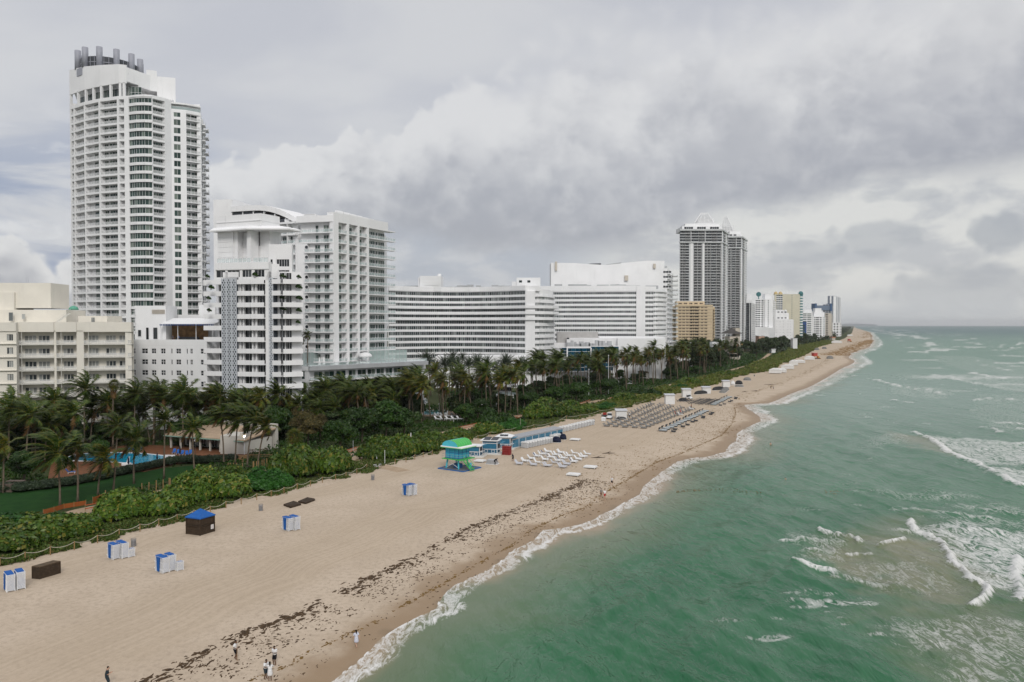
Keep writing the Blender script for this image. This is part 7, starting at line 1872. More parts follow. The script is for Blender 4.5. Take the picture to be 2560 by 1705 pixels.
for px, n, lab, grp in (
 ([(-60,1165),(-60,1130),(330,1100),(330,1112),(120,1140)], 16, 'dark low tree under the palms before the cream hotel', 'low trees before the cream hotel'),
 ([(520,1105),(570,1075),(770,1062),(800,1092),(660,1106)], 20, 'dark low tree under the palms behind the pool house', 'low trees behind the pool house'),
 ([(790,1088),(770,1058),(1040,1034),(1060,1052),(920,1085)], 30, 'dark low tree under the palms before the terrace wing', 'low trees before the terrace wing'),
 ([(1130,1050),(1130,1000),(1330,985),(1340,1012),(1260,1034)], 18, 'dark low tree in the hotel garden grove', 'low trees of the hotel garden'),
 ([(1330,1012),(1340,975),(1600,945),(1640,955),(1440,1000)], 26, 'dark low tree in the grove by the blue pavilion', 'low trees by the blue pavilion'),
 ([(1600,962),(1620,935),(1760,905),(1790,925),(1700,950)], 30, 'dark low tree in the grove past the pavilion', 'low trees past the pavilion')):
 for x, y in scatter(px, n, 4.0, pr): tree((x, y), pr.uniform(4.5, 8), pr.uniform(6, 9.5), pr.choice('ddf'), lab, grp)
# ---- loose growth
def leaves_at(name, xs, ys, zs, size, m, label, seed, upright=0.5):
 g = np.random.default_rng(seed); n = len(xs)
 P = np.stack([xs, ys, zs], 1); nr = g.normal(size=(n, 3)) * np.array([1, 1, upright]) + np.array([0, 0, 0.4]); nr /= np.linalg.norm(nr, axis=1)[:, None]
 a = np.cross(nr, g.normal(size=(n, 3))); a /= np.linalg.norm(a, axis=1)[:, None]; b = np.cross(nr, a)
 s = np.asarray(size).reshape(-1, 1) * (0.5 + g.random((n, 1)))
 V = np.stack([P - a * s * .5, P + b * s * .3, P + a * s * .5, P - b * s * .3], 1).reshape(-1, 3)
 return tag(link(name, np_mesh(name, V, np.arange(n * 4).reshape(n, 4), m)), label, None, None, 'stuff')
def strip_pts(n, s0, s1, w0, w1, seed, out=0.0):
 """points of a strip inland of the dune edge; w0, w1: widths at s0 and s1"""
 g = np.random.default_rng(seed); s = s0 * np.power(s1 / s0, g.random(n)); q = g.random(n)
 edge = t_dune(s) + (fbm(s * 0.35, s * 0 + 5, 2) - 0.55) * 2.6 * (1 + s / 400) + out
 t = edge - q ** 1.3 * np.interp(s, [s0, s1], [w0, w1])
 k = fbm(s * 0.3, t * 0.3, seed) > 0.40 + 0.12 * (q < 0.12)
 x, y = XY(s[k], t[k])
 return x, y, s[k], q[k]
x, y, s, q = strip_pts(60000, 58, 300, 9, 12, 3)
gap = (np.abs(s - 186) < 3.0); x, y, s = x[~gap], y[~gap], s[~gap]
leaves_at('dune_grass', x, y, 0.05 + 0.45 * rng.random(len(x)) ** 2, 0.36, GRASS, 'low green dune growth creeping over the sand along the rope fence', 5)
x, y, s, q = strip_pts(75000, 270, 1600, 13, 38, 8)
leaves_at('far_dune_grass', x, y, 0.1 + (0.5 + 1.0 * fbm(x * 0.05, y * 0.05, 4)) * rng.random(len(x)), 0.7 + s / 700, GRASSF, 'bright olive green scrub covering the far dunes', 6)
def garden_pts(n, seed):
 g = np.random.default_rng(seed); s = 95 * np.power(9.0, g.random(n)); w = g.random(n)
 t = t_dune(s) - 13 - w * np.interp(s, [95, 200, 400, 855], [70, 50, 60, 80])
 x, y = XY(s, t); ok = np.ones(n, bool)
 for px in (LAWN, DECK):
  P = [tuple(G(u, v, 0)[:2]) for u, v in px]; ok &= poly_sd(x, y, P) > 0.8
 pl = [tuple(G(u, v, 0)[:2]) for u, v in PATH]; ok &= seg_dist(x, y, pl) > 2.6
 for u0, v0, u1, v1 in ((1040, 1048, 1150, 1030),):
  P = [tuple(G(*c, 0)[:2]) for c in ((u0, v0 + 12), (u1, v0 + 4), (u1 + 5, v1), (u0, v1 + 4))]; ok &= poly_sd(x, y, P) > 0.5
 return x[ok], y[ok], s[ok]
x, y, s = garden_pts(60000, 12)
hgt = 0.25 + 1.9 * np.clip(fbm(x * 0.16, y * 0.16, 6) - 0.35, 0, 1) * 2
leaves_at('undergrowth', x, y, hgt * rng.random(len(x)), 0.42 + s / 900, LEAFD, 'dark mixed undergrowth under the palm groves', 9)
g_ = np.random.default_rng(44)
n = 14000; s = 900 * np.power(9.0, g_.random(n)); t = t_dune(s) - 25 - g_.random(n) * 160
x, y = XY(s, t)
leaves_at('far_wood', x, y, 8.5 * g_.random(n) * (0.4 + fbm(x * 0.02, y * 0.02, 3)), 3.6 + s / 800, LEAFF, 'far wood behind the beach reading as one dark mass', 10)
u_ = g_.random(170); k_ = u_ + 0.0
P_f = np.array([tuple(G(1690 + 420 * a, 1232 - 6 * math.sin(a * 7) + g_.normal() * (1.2 + 2 * a), SEA)[:2]) for a in u_ ** 1.3])
leaves_at('floating_weed', P_f[:, 0], P_f[:, 1], np.full(len(P_f), SEA + 0.16), 0.22, DEADF, 'thin brown streak of weed floating on the green sea', 15, 0.1)
# ================================================================ things on the beach and in the gardens
PLW = mat('white_plastic', (0.74, 0.75, 0.76), 0.5, 0.05, 2.0)
BLUEC = mat('blue_canvas', (0.012, 0.10, 0.36), 0.75, 0.15, 2.0)
NAVYC = mat('navy_tarp', (0.008, 0.014, 0.04), 0.7, 0.3, 1.5)
WOODP = mat('post_wood', (0.30, 0.19, 0.085), 0.85, 0.25, 3.0)
DWOOD = mat('dark_brown_slats', (0.055, 0.036, 0.022), 0.8, 0.35, 3.0)
ROPE = mat('rope', (0.50, 0.46, 0.38), 0.9, 0.15, 5.0)
TURQ = mat('turquoise_paint', (0.08, 0.50, 0.62), 0.55, 0.08, 1.0)
LBLUE = mat('light_blue_paint', (0.05, 0.38, 0.55), 0.55, 0.08, 1.0)
DBLUE = mat('deep_blue_paint', (0.03, 0.13, 0.36), 0.55, 0.1, 1.0)
GREENP = mat('lime_green_paint', (0.07, 0.42, 0.10), 0.55, 0.1, 1.0)
KBLUE = mat('kiosk_blue', (0.028, 0.115, 0.20), 0.6, 0.1, 1.0)
REDC = mat('crimson_plastic', (0.22, 0.02, 0.02), 0.6, 0.2, 1.0)
GREYC = mat('grey_canvas', (0.22, 0.22, 0.215), 0.85, 0.15, 1.5)
DGREY = mat('dark_grey_canvas', (0.06, 0.062, 0.066), 0.85, 0.2, 1.5)
PALEC = mat('pale_blue_canvas', (0.44, 0.48, 0.495), 0.8, 0.08, 1.5)
WIRE = mat('galvanised_wire', (0.24, 0.24, 0.245), 0.6, 0.2, 3.0, 0.4)
TARP = mat('white_tarp', (0.74, 0.74, 0.73), 0.6, 0.08, 1.2)
RZ = -R(23)          # local x towards the sea, local y along the beach away from the viewer
# ---- rope fences
def rope_fence(px, label, hgt=1.15, rope=True):
 P = [B(u, v) for u, v in px]
 o = empty('rope_fence', P[0], label, 'fence'); b = P[0]
 for p in P:
  q = p - b; m = MB(); m.tube([(q.x, q.y, -0.2), (q.x, q.y, hgt)], 0.075, 7); lpart('post', m, WOODP, o)
 m = MB()
 for p, q in zip(P[:-1], P[1:]):
  sag = min(0.38, 0.11 * (q - p).length)
  pts = [p.lerp(q, k / 8) - b + Vector((0, 0, hgt - 0.06 - sag * 4 * (k / 8) * (1 - k / 8))) for k in range(9)]
  m.tube(pts, 0.034, 5)
 lpart('rope', m, ROPE, o)
rope_fence([(-40,1428),(0,1416),(63,1402),(126,1388),(186,1375),(244,1358),(298,1342),(350,1329),(397,1315),(443,1304),(485,1293),(526,1283),(565,1270),(603,1261),(642,1250),(678,1242),(710,1234),(743,1224),(776,1216),(806,1207),(839,1200),(865,1195),(892,1185),(917,1173)], 'long rope and post fence along the dune from the picture edge to the bicycle')
rope_fence([(988,1160),(1015,1156),(1037,1149),(1058,1143),(1081,1138)], 'short rope and post fence between the bicycle and the lifeguard tower')
rope_fence([(1165,1108),(1195,1099),(1225,1090),(1258,1083),(1295,1076),(1335,1071),(1376,1066),(1416,1048),(1450,1046),(1500,1034),(1540,1026),(1580,1016),(1620,1005),(1660,994),(1704,980)], 'rope and post fence behind the sheds and the cabanas')
# ---- loungers standing on end in clusters
lp = empty('beach_lounger', (0, 0, 0), 'x', 'lounger')
m = MB()
for s in (-0.33, 0.33):
 m.tube([(0.06, s, 0.0), (0.0, s, 0.35), (0.02, s, 1.15), (0.10, s, 1.9)], 0.032, 6)
 m.tube([(0.0, s, 0.35), (-0.22, s, 0.42)], 0.028, 5); m.tube([(0.02, s, 1.2), (-0.2, s, 1.25)], 0.028, 5)
lpart('frame', m, PLW, lp)
m = MB()
for k in range(15):
 z = 0.12 + k * 0.118; x = 0.02 + 0.07 * max(0, z - 1.15) / 0.75; m.box(x, x + 0.022, -0.31, 0.31, z, z + 0.082)
lpart('slats', m, PLW, lp)
m = MB(); m.box(-.035, .012, -.30, .30, .14, 1.84); lpart('cushion', m, BLUEC, lp)
first = [True]
def standing(cl, where, stacks, rz):
 c = B(*cl)
 rot = Matrix.Rotation(rz, 3, 'Z')
 for si, (sx, sy, n, sc_, cover) in enumerate(stacks):
  for k in range(n):
   q = c + rot @ Vector((sx + k * 0.25, sy, 0)); lab = 'white slatted lounger on end in the blue wrapped cluster ' + where
   if first[0]:
    lp.location = q; lp.rotation_euler = (0, 0, rz); lp['label'] = lab; lp['group'] = 'loungers in the cluster ' + where; first[0] = False; lp.scale = (1, 1.2, sc_)
   else: dup(lp, q, rz, lab, 'loungers in the cluster ' + where, (1, 1.2, sc_))
  if cover:
   q = c + rot @ Vector((sx, sy, 0)); L = (n - 1) * 0.25
   o = empty('cushion_cover', q, 'blue canvas over the lounger cluster %s%s' % (where, ', taller part' if si else ''), 'cover', rz=rz)
   h = 1.86 * sc_; o.scale = (1, 1.25, 1); m = MB()
   m.hexa([(-.12, -.3, h - .12), (L * .85, -.3, h - .16), (L * .85, .3, h - .16), (-.12, .3, h - .12), (-.08, -.28, h + .1), (L * .8, -.28, h + .06), (L * .8, .28, h + .06), (-.08, .28, h + .1)])
   lpart('top', m, BLUEC, o)
   m = MB(); m.hexa([(L * .30, -.41, .2), (L * .60, -.41, .15), (L * .60, -.35, .15), (L * .30, -.35, .2), (L * .22, -.38, h), (L * .66, -.38, h), (L * .66, -.32, h), (L * .22, -.32, h)]); lpart('side_flap', m, BLUEC, o)
st3 = [(-1.1, 0, 7, 1.0, True), (-0.9, 0.95, 8, 1.05, True), (0.4, 1.75, 3, 0.6, False)]
standing((34, 1473), 'beside the brown box', [(-0.9, -0.4, 8, 1.02, True), (-0.8, 0.62, 7, 1.06, True)], R(-48))
standing((287, 1397), 'near the dune wire bin', st3, R(-38))
standing((408, 1430), 'standing alone on the open sand', [(-1.1, 0, 8, 1.0, True), (-0.7, 0.9, 6, 1.05, True), (0.6, 1.6, 3, 0.6, False)], R(-38))
standing((722, 1326), 'below the two dark mats', [(-1.0, 0, 7, 1.0, True), (-0.6, 0.9, 7, 1.05, True)], R(-38))
standing((1020, 1239), 'before the lifeguard tower', [(-1.0, 0, 7, 1.0, True), (-0.6, 0.9, 7, 1.03, True)], R(-35))
# ---- brown hut, box, mats, bins
def hut_brown():
 a, f, c = B(466, 1335), B(500.5, 1339.5), B(536, 1328.7)
 e1 = (f - a); e2 = (c - f); w1, w2 = e1.length, e2.length
 rz = math.atan2(e1.y, e1.x); o = empty('towel_hut', a, 'dark brown slatted hut with a blue pyramid roof', 'hut', None, rz)
 loc = lambda p: Matrix.Rotation(-rz, 3, 'Z') @ (p - a)
 d2 = loc(c) - loc(f); P = [Vector((0, 0)), Vector((w1, 0)), Vector((w1 + d2.x, d2.y)), Vector((d2.x, d2.y))]
 m = MB(); cols = MB()
 for i in range(4):
  fr = Fr(P[i], P[(i + 1) % 4])
  for k in range(9): fbox(m, fr, 0.05, fr.L - 0.05, -0.06, 0.0 + 0.012 * (k % 2), 0.02 + k * 0.135, 0.02 + k * 0.135 + 0.125)
  fbox(m, fr, -0.05, fr.L + 0.05, -0.2, 0.14, 1.24, 1.31)
  if i in (0, 1):
   for k in range(7): fbox(m, fr, 0.05, fr.L - 0.05, -0.10, -0.03 + 0.012 * (k % 2), 1.36 + k * 0.14, 1.36 + k * 0.14 + 0.125)
  else: fbox(m, fr, 0.05, fr.L - 0.05, -0.08, -0.02, 1.33, 2.35)
  fbox(m, fr, -0.04, fr.L + 0.04, -0.1, 0.05, 2.35, 2.5)
 lpart('wall', m, DWOOD, o)
 for p in P:
  m = MB(); m.box(p.x - .07, p.x + .07, p.y - .07, p.y + .07, 0, 2.5); lpart('corner_post', m, DWOOD, o)
 cx = sum((p for p in P), Vector((0, 0))) / 4; m = MB(); Q = [cx + (p - cx) * 1.1 for p in P]
 k = len(m.v)
 for i in range(4): m.poly([(*Q[i], 2.5), (*Q[(i + 1) % 4], 2.5), (*cx, 3.55)])
 for i in range(4): m.poly([(*Q[i], 2.36), (*Q[(i + 1) % 4], 2.36), (*Q[(i + 1) % 4], 2.5), (*Q[i], 2.5)])
 lpart('roof', m, BLUEC, o)
 fr = Fr(P[1], P[2]); m = MB(); fbox(m, fr, fr.L * 0.74, fr.L * 0.93, 0.02, 0.05, 0.5, 1.15); s_ = lpart('notice', m, PLW, o)
 m = MB()
 for k in range(4): fbox(m, fr, fr.L * 0.77, fr.L * (0.9 - 0.03 * (k % 2)), 0.052, 0.056, 0.62 + k * 0.12, 0.67 + k * 0.12)
 lpart('print', m, mat('pale_print', (0.5, 0.35, 0.3), 0.8), s_)
hut_brown()
def slab(name, label, cat, px, h, m_, planks=0, z0=0.0):
 P = [B(u, v) for u, v in px]; b = P[0]; o = empty(name, b, label, cat); mb = MB()
 mb.prism(ccw([(p - b).xy for p in P]), z0, h)
 return o, mb, P, b
def box_brown():
 a, f, c = B(80.5, 1446.6), B(99, 1448.7), B(151, 1433.4)
 d = c - f; q = a + d; o = empty('storage_box', f, 'long dark brown slatted storage box on the sand', 'box')
 m = MB(); pts = [p - f for p in (a, f, c, q)]
 for i in range(4):
  fr = Fr(pts[i].xy, pts[(i + 1) % 4].xy)
  for k in range(10): fbox(m, fr, 0.03, fr.L - 0.03, -0.06, 0.012 * (k % 2), 0.02 + k * 0.138, 0.02 + k * 0.138 + 0.128)
  fbox(m, fr, -0.04, 0.05, -0.05, 0.04, 0, 1.4)
 lpart('side', m, DWOOD, o)
 m = MB(); cc = sum(pts, Vector()) / 4; m.prism(ccw([(cc + (p - cc) * 1.03).xy for p in pts]), 1.41, 1.5)
 lpart('lid', m, mat('brown_lid', (0.10, 0.068, 0.04), 0.8, 0.3, 3.0), o)
box_brown()
for px, lab in (([(708.7,1264.5),(726,1271),(753,1263),(734,1256)], 'dark brown wooden platform lying on the sand, nearer of two'), ([(745,1257),(764.5,1260.7),(788,1251.7),(768,1247)], 'dark brown wooden platform lying on the sand, farther of two')):
 P = [B(u, v) for u, v in px]; o = empty('platform', P[0], lab, 'platform'); pts = [(p - P[0]) for p in P]; m = MB(); m.prism(ccw([p.xy for p in pts]), 0.0, 0.26); lpart('base', m, DWOOD, o)
 m = MB(); e = pts[1] - pts[0]; g = pts[3] - pts[0]
 for k in range(9):
  a, c = pts[0] + e * (k / 9 + .008), pts[0] + e * ((k + 1) / 9 - .008); m.prism(ccw([a.xy, c.xy, (c + g).xy, (a + g).xy]), 0.262, 0.30)
 lpart('deck', m, DWOOD, o)
bins = [(334,1365.5,'beside the lounger cluster by the dune'),(652,1276.7,'by the tyre tracks before the dark mats'),(932,1200,'by the bicycle path'),(1484.5,1055.5,'past the covered white loungers')]
def bin_at(p, lab, src=[None]):
 if src[0] is None:
  o = empty('litter_bin', p, lab, 'bin', 'wire litter bins'); m = MB()
  for k in range(18):
   a = 2 * PI * k / 18; m.tube([(.3 * math.cos(a), .3 * math.sin(a), 0), (.33 * math.cos(a), .33 * math.sin(a), 1.05)], 0.012, 4)
  for z in (0.02, .3, .6, .85, 1.05): m.tube([((.3 + .03 * z) * math.cos(2 * PI * k / 16), (.3 + .03 * z) * math.sin(2 * PI * k / 16), z) for k in range(17)], 0.02, 4)
  lpart('basket', m, WIRE, o); m = MB(); m.lathe([(.24, .04), (.27, .8)], 12); lpart('liner', m, mat('grey_bag', (0.30, 0.30, 0.31), 0.6, 0.15, 4.0), o); src[0] = o
  return o
 return dup(src[0], p, 0, lab, 'wire litter bins')
for u, v, w in bins: bin_at(B(u, v), 'grey wire litter bin ' + w)
# ---- bicycle by the dune path
def bike():
 p = B(943, 1171); o = empty('bicycle', p, 'white hire bicycle parked on the sand before the bushes', 'bicycle', None, R(-8))
 for x in (-.55, .55):
  m = MB(); m.tube([(x + .34 * math.cos(2 * PI * k / 20), 0, .36 + .34 * math.sin(2 * PI * k / 20)) for k in range(21)], 0.03, 6, cap=False)
  for k in range(8): m.tube([(x, 0, .36), (x + .33 * math.cos(PI * k / 4), 0, .36 + .33 * math.sin(PI * k / 4))], 0.006, 3)
  lpart('wheel', m, mat('dark_rubber', (0.06, 0.06, 0.065), 0.7), o)
 m = MB()
 for a, c, r in (((-.55, 0, .36), (-.1, 0, .38), .03), ((-.1, 0, .38), (.35, 0, .62), .05), ((-.1, 0, .38), (-.25, 0, .9), .035), ((-.55, 0, .36), (-.22, 0, .72), .025), ((.55, 0, .36), (.38, 0, 1.0), .03), ((-.8, 0, .73), (-.2, 0, .73), .06), ((.3, 0, .73), (.85, 0, .73), .06)): m.tube([a, c], r, 6)
 lpart('frame', m, PLW, o)
 m = MB(); m.box(-.4, -.14, -.08, .08, .9, .98); lpart('saddle', m, DARKM, o)
 m = MB(); m.tube([(.34, -.3, 1.05), (.38, 0, 1.0), (.34, .3, 1.05)], .025, 5); lpart('handlebar', m, DARKM, o)
 m = MB(); m.box(.5, .85, -.2, .2, .76, 1.0); lpart('basket', m, WIRE, o)
bike()
# ---- lifeguard tower
def lifeguard():
 a, f, c = B(1098.6, 1172), B(1172.5, 1182), B(1199, 1170)
 e = f - a; rz = math.atan2(e.y, e.x); ctr = (a + c) / 2
 o = empty('lifeguard_tower', ctr, 'turquoise lifeguard tower with a round lime green roof', 'lifeguard tower', None, rz)
 Wx, Wy = 3.3, 2.9
 m = MB()
 for i in range(9): m.box(-Wx, Wx, -Wy + i * 0.645, -Wy + i * 0.645 + 0.6, 0.0, 0.10)
 lpart('base_platform', m, mat('grey_boards_wet', (0.14, 0.15, 0.18), 0.8, 0.2), o)
 m = MB(); m.box(-Wx - .12, Wx + .12, -Wy - .14, -Wy - .01, 0, .22); m.box(-Wx - .12, Wx + .12, Wy + .01, Wy + .14, 0, .22); m.box(-Wx - .14, -Wx - .01, -Wy, Wy, 0, .22); m.box(Wx + .01, Wx + .14, -Wy, Wy, 0, .22)
 lpart('base_rim', m, DBLUE, o)
 cx, cy_ = -0.75, 0.2; hx, hy = 1.75, 1.75; zf, zt = 2.05, 4.45
 for x in (-1, 1):
  for y in (-1, 1):
   m = MB(); m.tube([(cx + x * hx * .95, cy_ + y * hy * .95, .1), (cx + x * hx * .82, cy_ + y * hy * .82, zf)], [.16, .2], 8); lpart('leg', m, TURQ, o)
 m = MB()
 for y in (-1, 1): m.tube([(cx - hx * .9, cy_ + y * hy * .9, .3), (cx + hx * .85, cy_ + y * hy * .85, zf - .2)], .05, 5); m.tube([(cx + hx * .9, cy_ + y * hy * .9, .3), (cx - hx * .85, cy_ + y * hy * .85, zf - .2)], .05, 5)
 lpart('brace', m, WHITE2, o)
 m = MB(); m.box(cx - hx - .55, cx + hx + 1.1, cy_ - hy - .6, cy_ + hy + .6, zf, zf + .16); lpart('deck', m, GREENP, o)
 m = MB(); m.box(cx - hx, cx + hx, cy_ - hy, cy_ + hy, zf + .161, zt); lpart('cabin', m, LBLUE, o)
 for nm, fr in (('shutter', Fr((cx - hx, cy_ - hy), (cx + hx, cy_ - hy))), ('shutter', Fr((cx + hx, cy_ - hy), (cx + hx, cy_ + hy)))):
  m = MB()
  for q in (0.0, .33, .72, 1.0): fbox(m, fr, fr.L * q - .05 * (q > 0), fr.L * q + .05 * (q < 1), 0.0, .06, zf + .17, zt - .02)
  for z in (zf + .2, zf + 1.35, zt - .12): fbox(m, fr, .06, fr.L - .06, 0.0, .045, z, z + .1)
  lpart(nm, m, DBLUE, o)
 m = MB()
 for x0, y0, x1, y1 in ((-hx - .5, -hy - .55, hx + 1.05, -hy - .55), (hx + 1.05, -hy - .55, hx + 1.05, hy + .55), (-hx - .5, hy + .55, hx + 1.05, hy + .55), (-hx - .5, -hy - .55, -hx - .5, hy + .55)):
  for z in (.6, 1.05): m.tube([(cx + x0, cy_ + y0, zf + z), (cx + x1, cy_ + y1, zf + z)], .025, 5)
  for k in range(5): m.tube([(cx + x0 + (x1 - x0) * k / 4, cy_ + y0 + (y1 - y0) * k / 4, zf + .16), (cx + x0 + (x1 - x0) * k / 4, cy_ + y0 + (y1 - y0) * k / 4, zf + 1.05)], .02, 5)
 lpart('railing', m, mat('grey_rail', (.32, .36, .36), .6), o)
 m = MB(); rx, ry = hx + .75, hy + .8; m.box(cx - rx, cx + rx + .6, cy_ - ry, cy_ + ry, zt, zt + .13); rf = lpart('roof', m, GREENP, o)
 m = MB(); m.box(cx - rx + .03, cx + rx + .57, cy_ - ry + .03, cy_ + ry - .03, zt + .131, zt + .36); lpart('roof_slab', m, WHITE, rf)
 N = 12; rr = hx + .35; hgt = 1.25
 def arc(k): t = PI * k / N; return cx - .1 - rr * math.cos(t), zt + .36 + hgt * math.sin(t)
 m = MB(); y0, y1 = cy_ - ry + .2, cy_ + ry - .2
 for k in range(N):
  (xa, za), (xb, zb) = arc(k), arc(k + 1); mi = 0 if k < 6 else 1
  m.poly([(xa, y0, za), (xb, y0, zb), (xb, y1, zb), (xa, y1, za)][::-1], mi)
  for yy, s in ((y0, 1), (y1, -1)):
   q = [(cx - .1, yy, zt + .36), (xa, yy, za), (xb, yy, zb)]; m.poly(q if s > 0 else q[::-1], 0)
 lpart('vault', m, [TURQ, GREENP], rf, False)
 m = MB()
 for j in range(7):
  y = y0 + (y1 - y0) * j / 6
  m.tube([(arc(k)[0], y, arc(k)[1] + .02) for k in range(6, N + 1)], .055, 5)
 lpart('rib', m, mat('pale_green_paint', (.16, .55, .17), .5), rf)
 m = MB(); sx = cx + hx + 1.1
 for y in (-1.5, -.55):
  m.hexa([(sx, y, zf - .1), (sx + .02, y + .08, zf - .1), (sx + .02, y + .08, zf + .14), (sx, y, zf + .14)] + [(sx + 2.1, y, .05), (sx + 2.1, y + .08, .05), (sx + 2.1, y + .08, .3), (sx + 2.1, y, .3)])
 for k in range(8): m.box(sx + .2 + k * .25, sx + .42 + k * .25, -1.42, -.56, zf - .12 - k * .25, zf - .07 - k * .25)
 for y in (-1.5, -.5): m.tube([(sx, y, zf + 1.05), (sx + 2.1, y, 1.2)], .05, 5); m.tube([(sx + 2.1, y, .05), (sx + 2.1, y, 1.2)], .05, 5)
 lpart('stair', m, GREENP, o)
 m = MB(); m.lathe([(.35, .1), (.36, 1.1)], 12, (cx + hx + .6, cy_ + 1.3)); lpart('barrel', m, TURQ, o)
 m = MB(); m.box(cx - .5, cx + .9, cy_ - .6, cy_ + .6, .1, 1.0); lpart('locker', m, DBLUE, o)
lifeguard()
# ---- blue and white kiosks and the row of sheds
def kiosk(p, rz, w, d, h, label, panels=True, hatch=True, hip=False):
 o = empty('beach_kiosk', p, label, 'kiosk', None, rz)
 m = MB(); m.box(-w / 2 - .5, w / 2 + .9, -d / 2 - .6, d / 2 + .6, 0, .25); lpart('plinth', m, mat('white_boards', (.66, .64, .60), .8, .1), o)
 m = MB(); m.box(-w / 2 + .06, w / 2 - .06, -d / 2 + .06, d / 2 - .06, .25, h); lpart('wall', m, KBLUE, o)
 m = MB()
 for x in (-w / 2, w / 2 - .14):
  for y in (-d / 2, d / 2 - .14): m.box(x, x + .14, y, y + .14, .25, h)
 for z in (.27, 1.2, 2.55, h - .15):
  m.box(-w / 2 + .14, w / 2 - .14, -d / 2 + .01, -d / 2 + .055, z, z + .12); m.box(w / 2 - .055, w / 2 - .01, -d / 2 + .14, d / 2 - .14, z, z + .12)
 lpart('frame', m, PLW, o)
 for k, (x, wd) in enumerate(((-w * .24, .8), (w * .22, .8))):
  m = MB(); x0, x1 = x - wd / 2, x + wd / 2; y = -d / 2 + .05
  for a, c, z0, z1 in ((x0, x1, .5, .57), (x0, x1, 1.05, 1.12), (x0, x0 + .07, .571, 1.049), (x1 - .07, x1, .571, 1.049)): m.box(a, c, y - .06, y, z0, z1)
  lpart('panel_trim', m, PLW, o)
 m = MB(); m.box(-w / 2 + .3, w / 2 - .3, -d / 2 + .02, -d / 2 + .05, 1.36, 2.45); lpart('shutter', m, mat('shutter_blue', (.03, .16, .27), .6, .12, 2.0), o)
 if hatch:
  m = MB(); m.hexa([(w / 2, -d / 2 + .3, 2.5), (w / 2 + 1.3, -d / 2 + .3, 2.85), (w / 2 + 1.3, d / 2 - .3, 2.85), (w / 2, d / 2 - .3, 2.5), (w / 2, -d / 2 + .3, 2.56), (w / 2 + 1.3, -d / 2 + .3, 2.91), (w / 2 + 1.3, d / 2 - .3, 2.91), (w / 2, d / 2 - .3, 2.56)]); lpart('hatch', m, mat('hatch_blue', (.06, .24, .36), .6), o)
  m = MB(); m.box(w / 2 - .05, w / 2 + .003, -d / 2 + .4, d / 2 - .4, 1.35, 2.45); lpart('opening', m, DARKM, o)  # flat dark panel paints the shaded inside of the hatch
  m = MB(); m.box(w / 2 + .004, w / 2 + .5, -d / 2 + .3, d / 2 - .3, 1.2, 1.28); lpart('counter', m, PLW, o)
 rf = MB()
 if hip:
  q = [(-w / 2 - .4, -d / 2 - .4), (w / 2 + .4, -d / 2 - .4), (w / 2 + .4, d / 2 + .4), (-w / 2 - .4, d / 2 + .4)]
  rf.prism(q, h, h + .15); rf.prism(q, h + .151, h + .75, top=[(a * .25, c * .25) for a, c in q])
 else: rf.box(-w / 2 - .4, w / 2 + .4, -d / 2 - .4, d / 2 + .4, h, h + .16)
 r = lpart('roof', rf, PLW, o)
 if panels:
  for k in range(2):
   m = MB(); x0 = -w / 2 + .25 + k * (w / 2); z0 = h + (.17 if not hip else .5)
   if hip:
    sg = -1; m.hexa([(x0 * .6, -d / 2 - .1, h + .3), (x0 * .6 + w * .28, -d / 2 - .1, h + .3), (x0 * .6 + w * .28, -d / 2 + .55, h + .6), (x0 * .6, -d / 2 + .55, h + .6), (x0 * .6, -d / 2 - .1, h + .36), (x0 * .6 + w * .28, -d / 2 - .1, h + .36), (x0 * .6 + w * .28, -d / 2 + .55, h + .66), (x0 * .6, -d / 2 + .55, h + .66)])
   else: m.hexa([(x0, -d / 2, z0), (x0 + w * .42, -d / 2, z0), (x0 + w * .42, d / 2 - .3, z0 + .35), (x0, d / 2 - .3, z0 + .35), (x0, -d / 2, z0 + .06), (x0 + w * .42, -d / 2, z0 + .06), (x0 + w * .42, d / 2 - .3, z0 + .41), (x0, d / 2 - .3, z0 + .41)])
   lpart('solar_panel', m, DARKM, r)
 return o
kiosk(B(1228, 1134), R(-12), 3.6, 3.0, 3.2, 'blue and white kiosk with dark solar panels, beside the crimson crates')
kiosk(B(1262, 1121), R(-12), 3.4, 3.0, 2.9, 'blue and white kiosk with a hipped white roof, between the kiosk and the sheds', True, True, True)
kiosk(B(1186, 1141), R(-12), 3.2, 2.6, 2.5, 'low open blue and white kiosk half hidden by the lifeguard tower', False)
p0, p1 = B(1289, 1120), B(1400, 1094)
for i in range(8):
 p = p0.lerp(p1, i / 7.0); dv = (p1 - p0); rz = math.atan2(dv.y, dv.x)
 if i == 0:
  sh = empty('beach_shed', p, 'x', 'shed', None, rz); L = dv.length / 7 - 0.05; m = MB(); m.box(-L / 2, L / 2, 0, 2.6, 0, 2.35); lpart('wall', m, PLW, sh)
  for k in range(4):
   m = MB(); x0 = -L / 2 + .12 + k * (L - .2) / 4; m.box(x0, x0 + (L - .5) / 4, -.03, .0, .2, 2.1); lpart('door', m, mat('door_blue', (.05, .19, .30), .6, .12), sh)
  m = MB(); m.hexa([(-L / 2, -.25, 2.35), (L / 2, -.25, 2.35), (L / 2, 2.8, 2.6), (-L / 2, 2.8, 2.6), (-L / 2, -.25, 2.45), (L / 2, -.25, 2.45), (L / 2, 2.8, 2.7), (-L / 2, 2.8, 2.7)]); lpart('roof', m, mat('felt_roof', (.33, .34, .36), .9, .1), sh)
  o = sh
 else: o = dup(sh, p, rz)
 o['label'] = 'shed with blue doors, at the kiosk end of the row' if i == 0 else ('shed with blue doors, at the covered lounger end of the row' if i == 7 else 'shed with blue doors and a grey roof, inside the row'); o['group'] = 'row of blue door sheds'
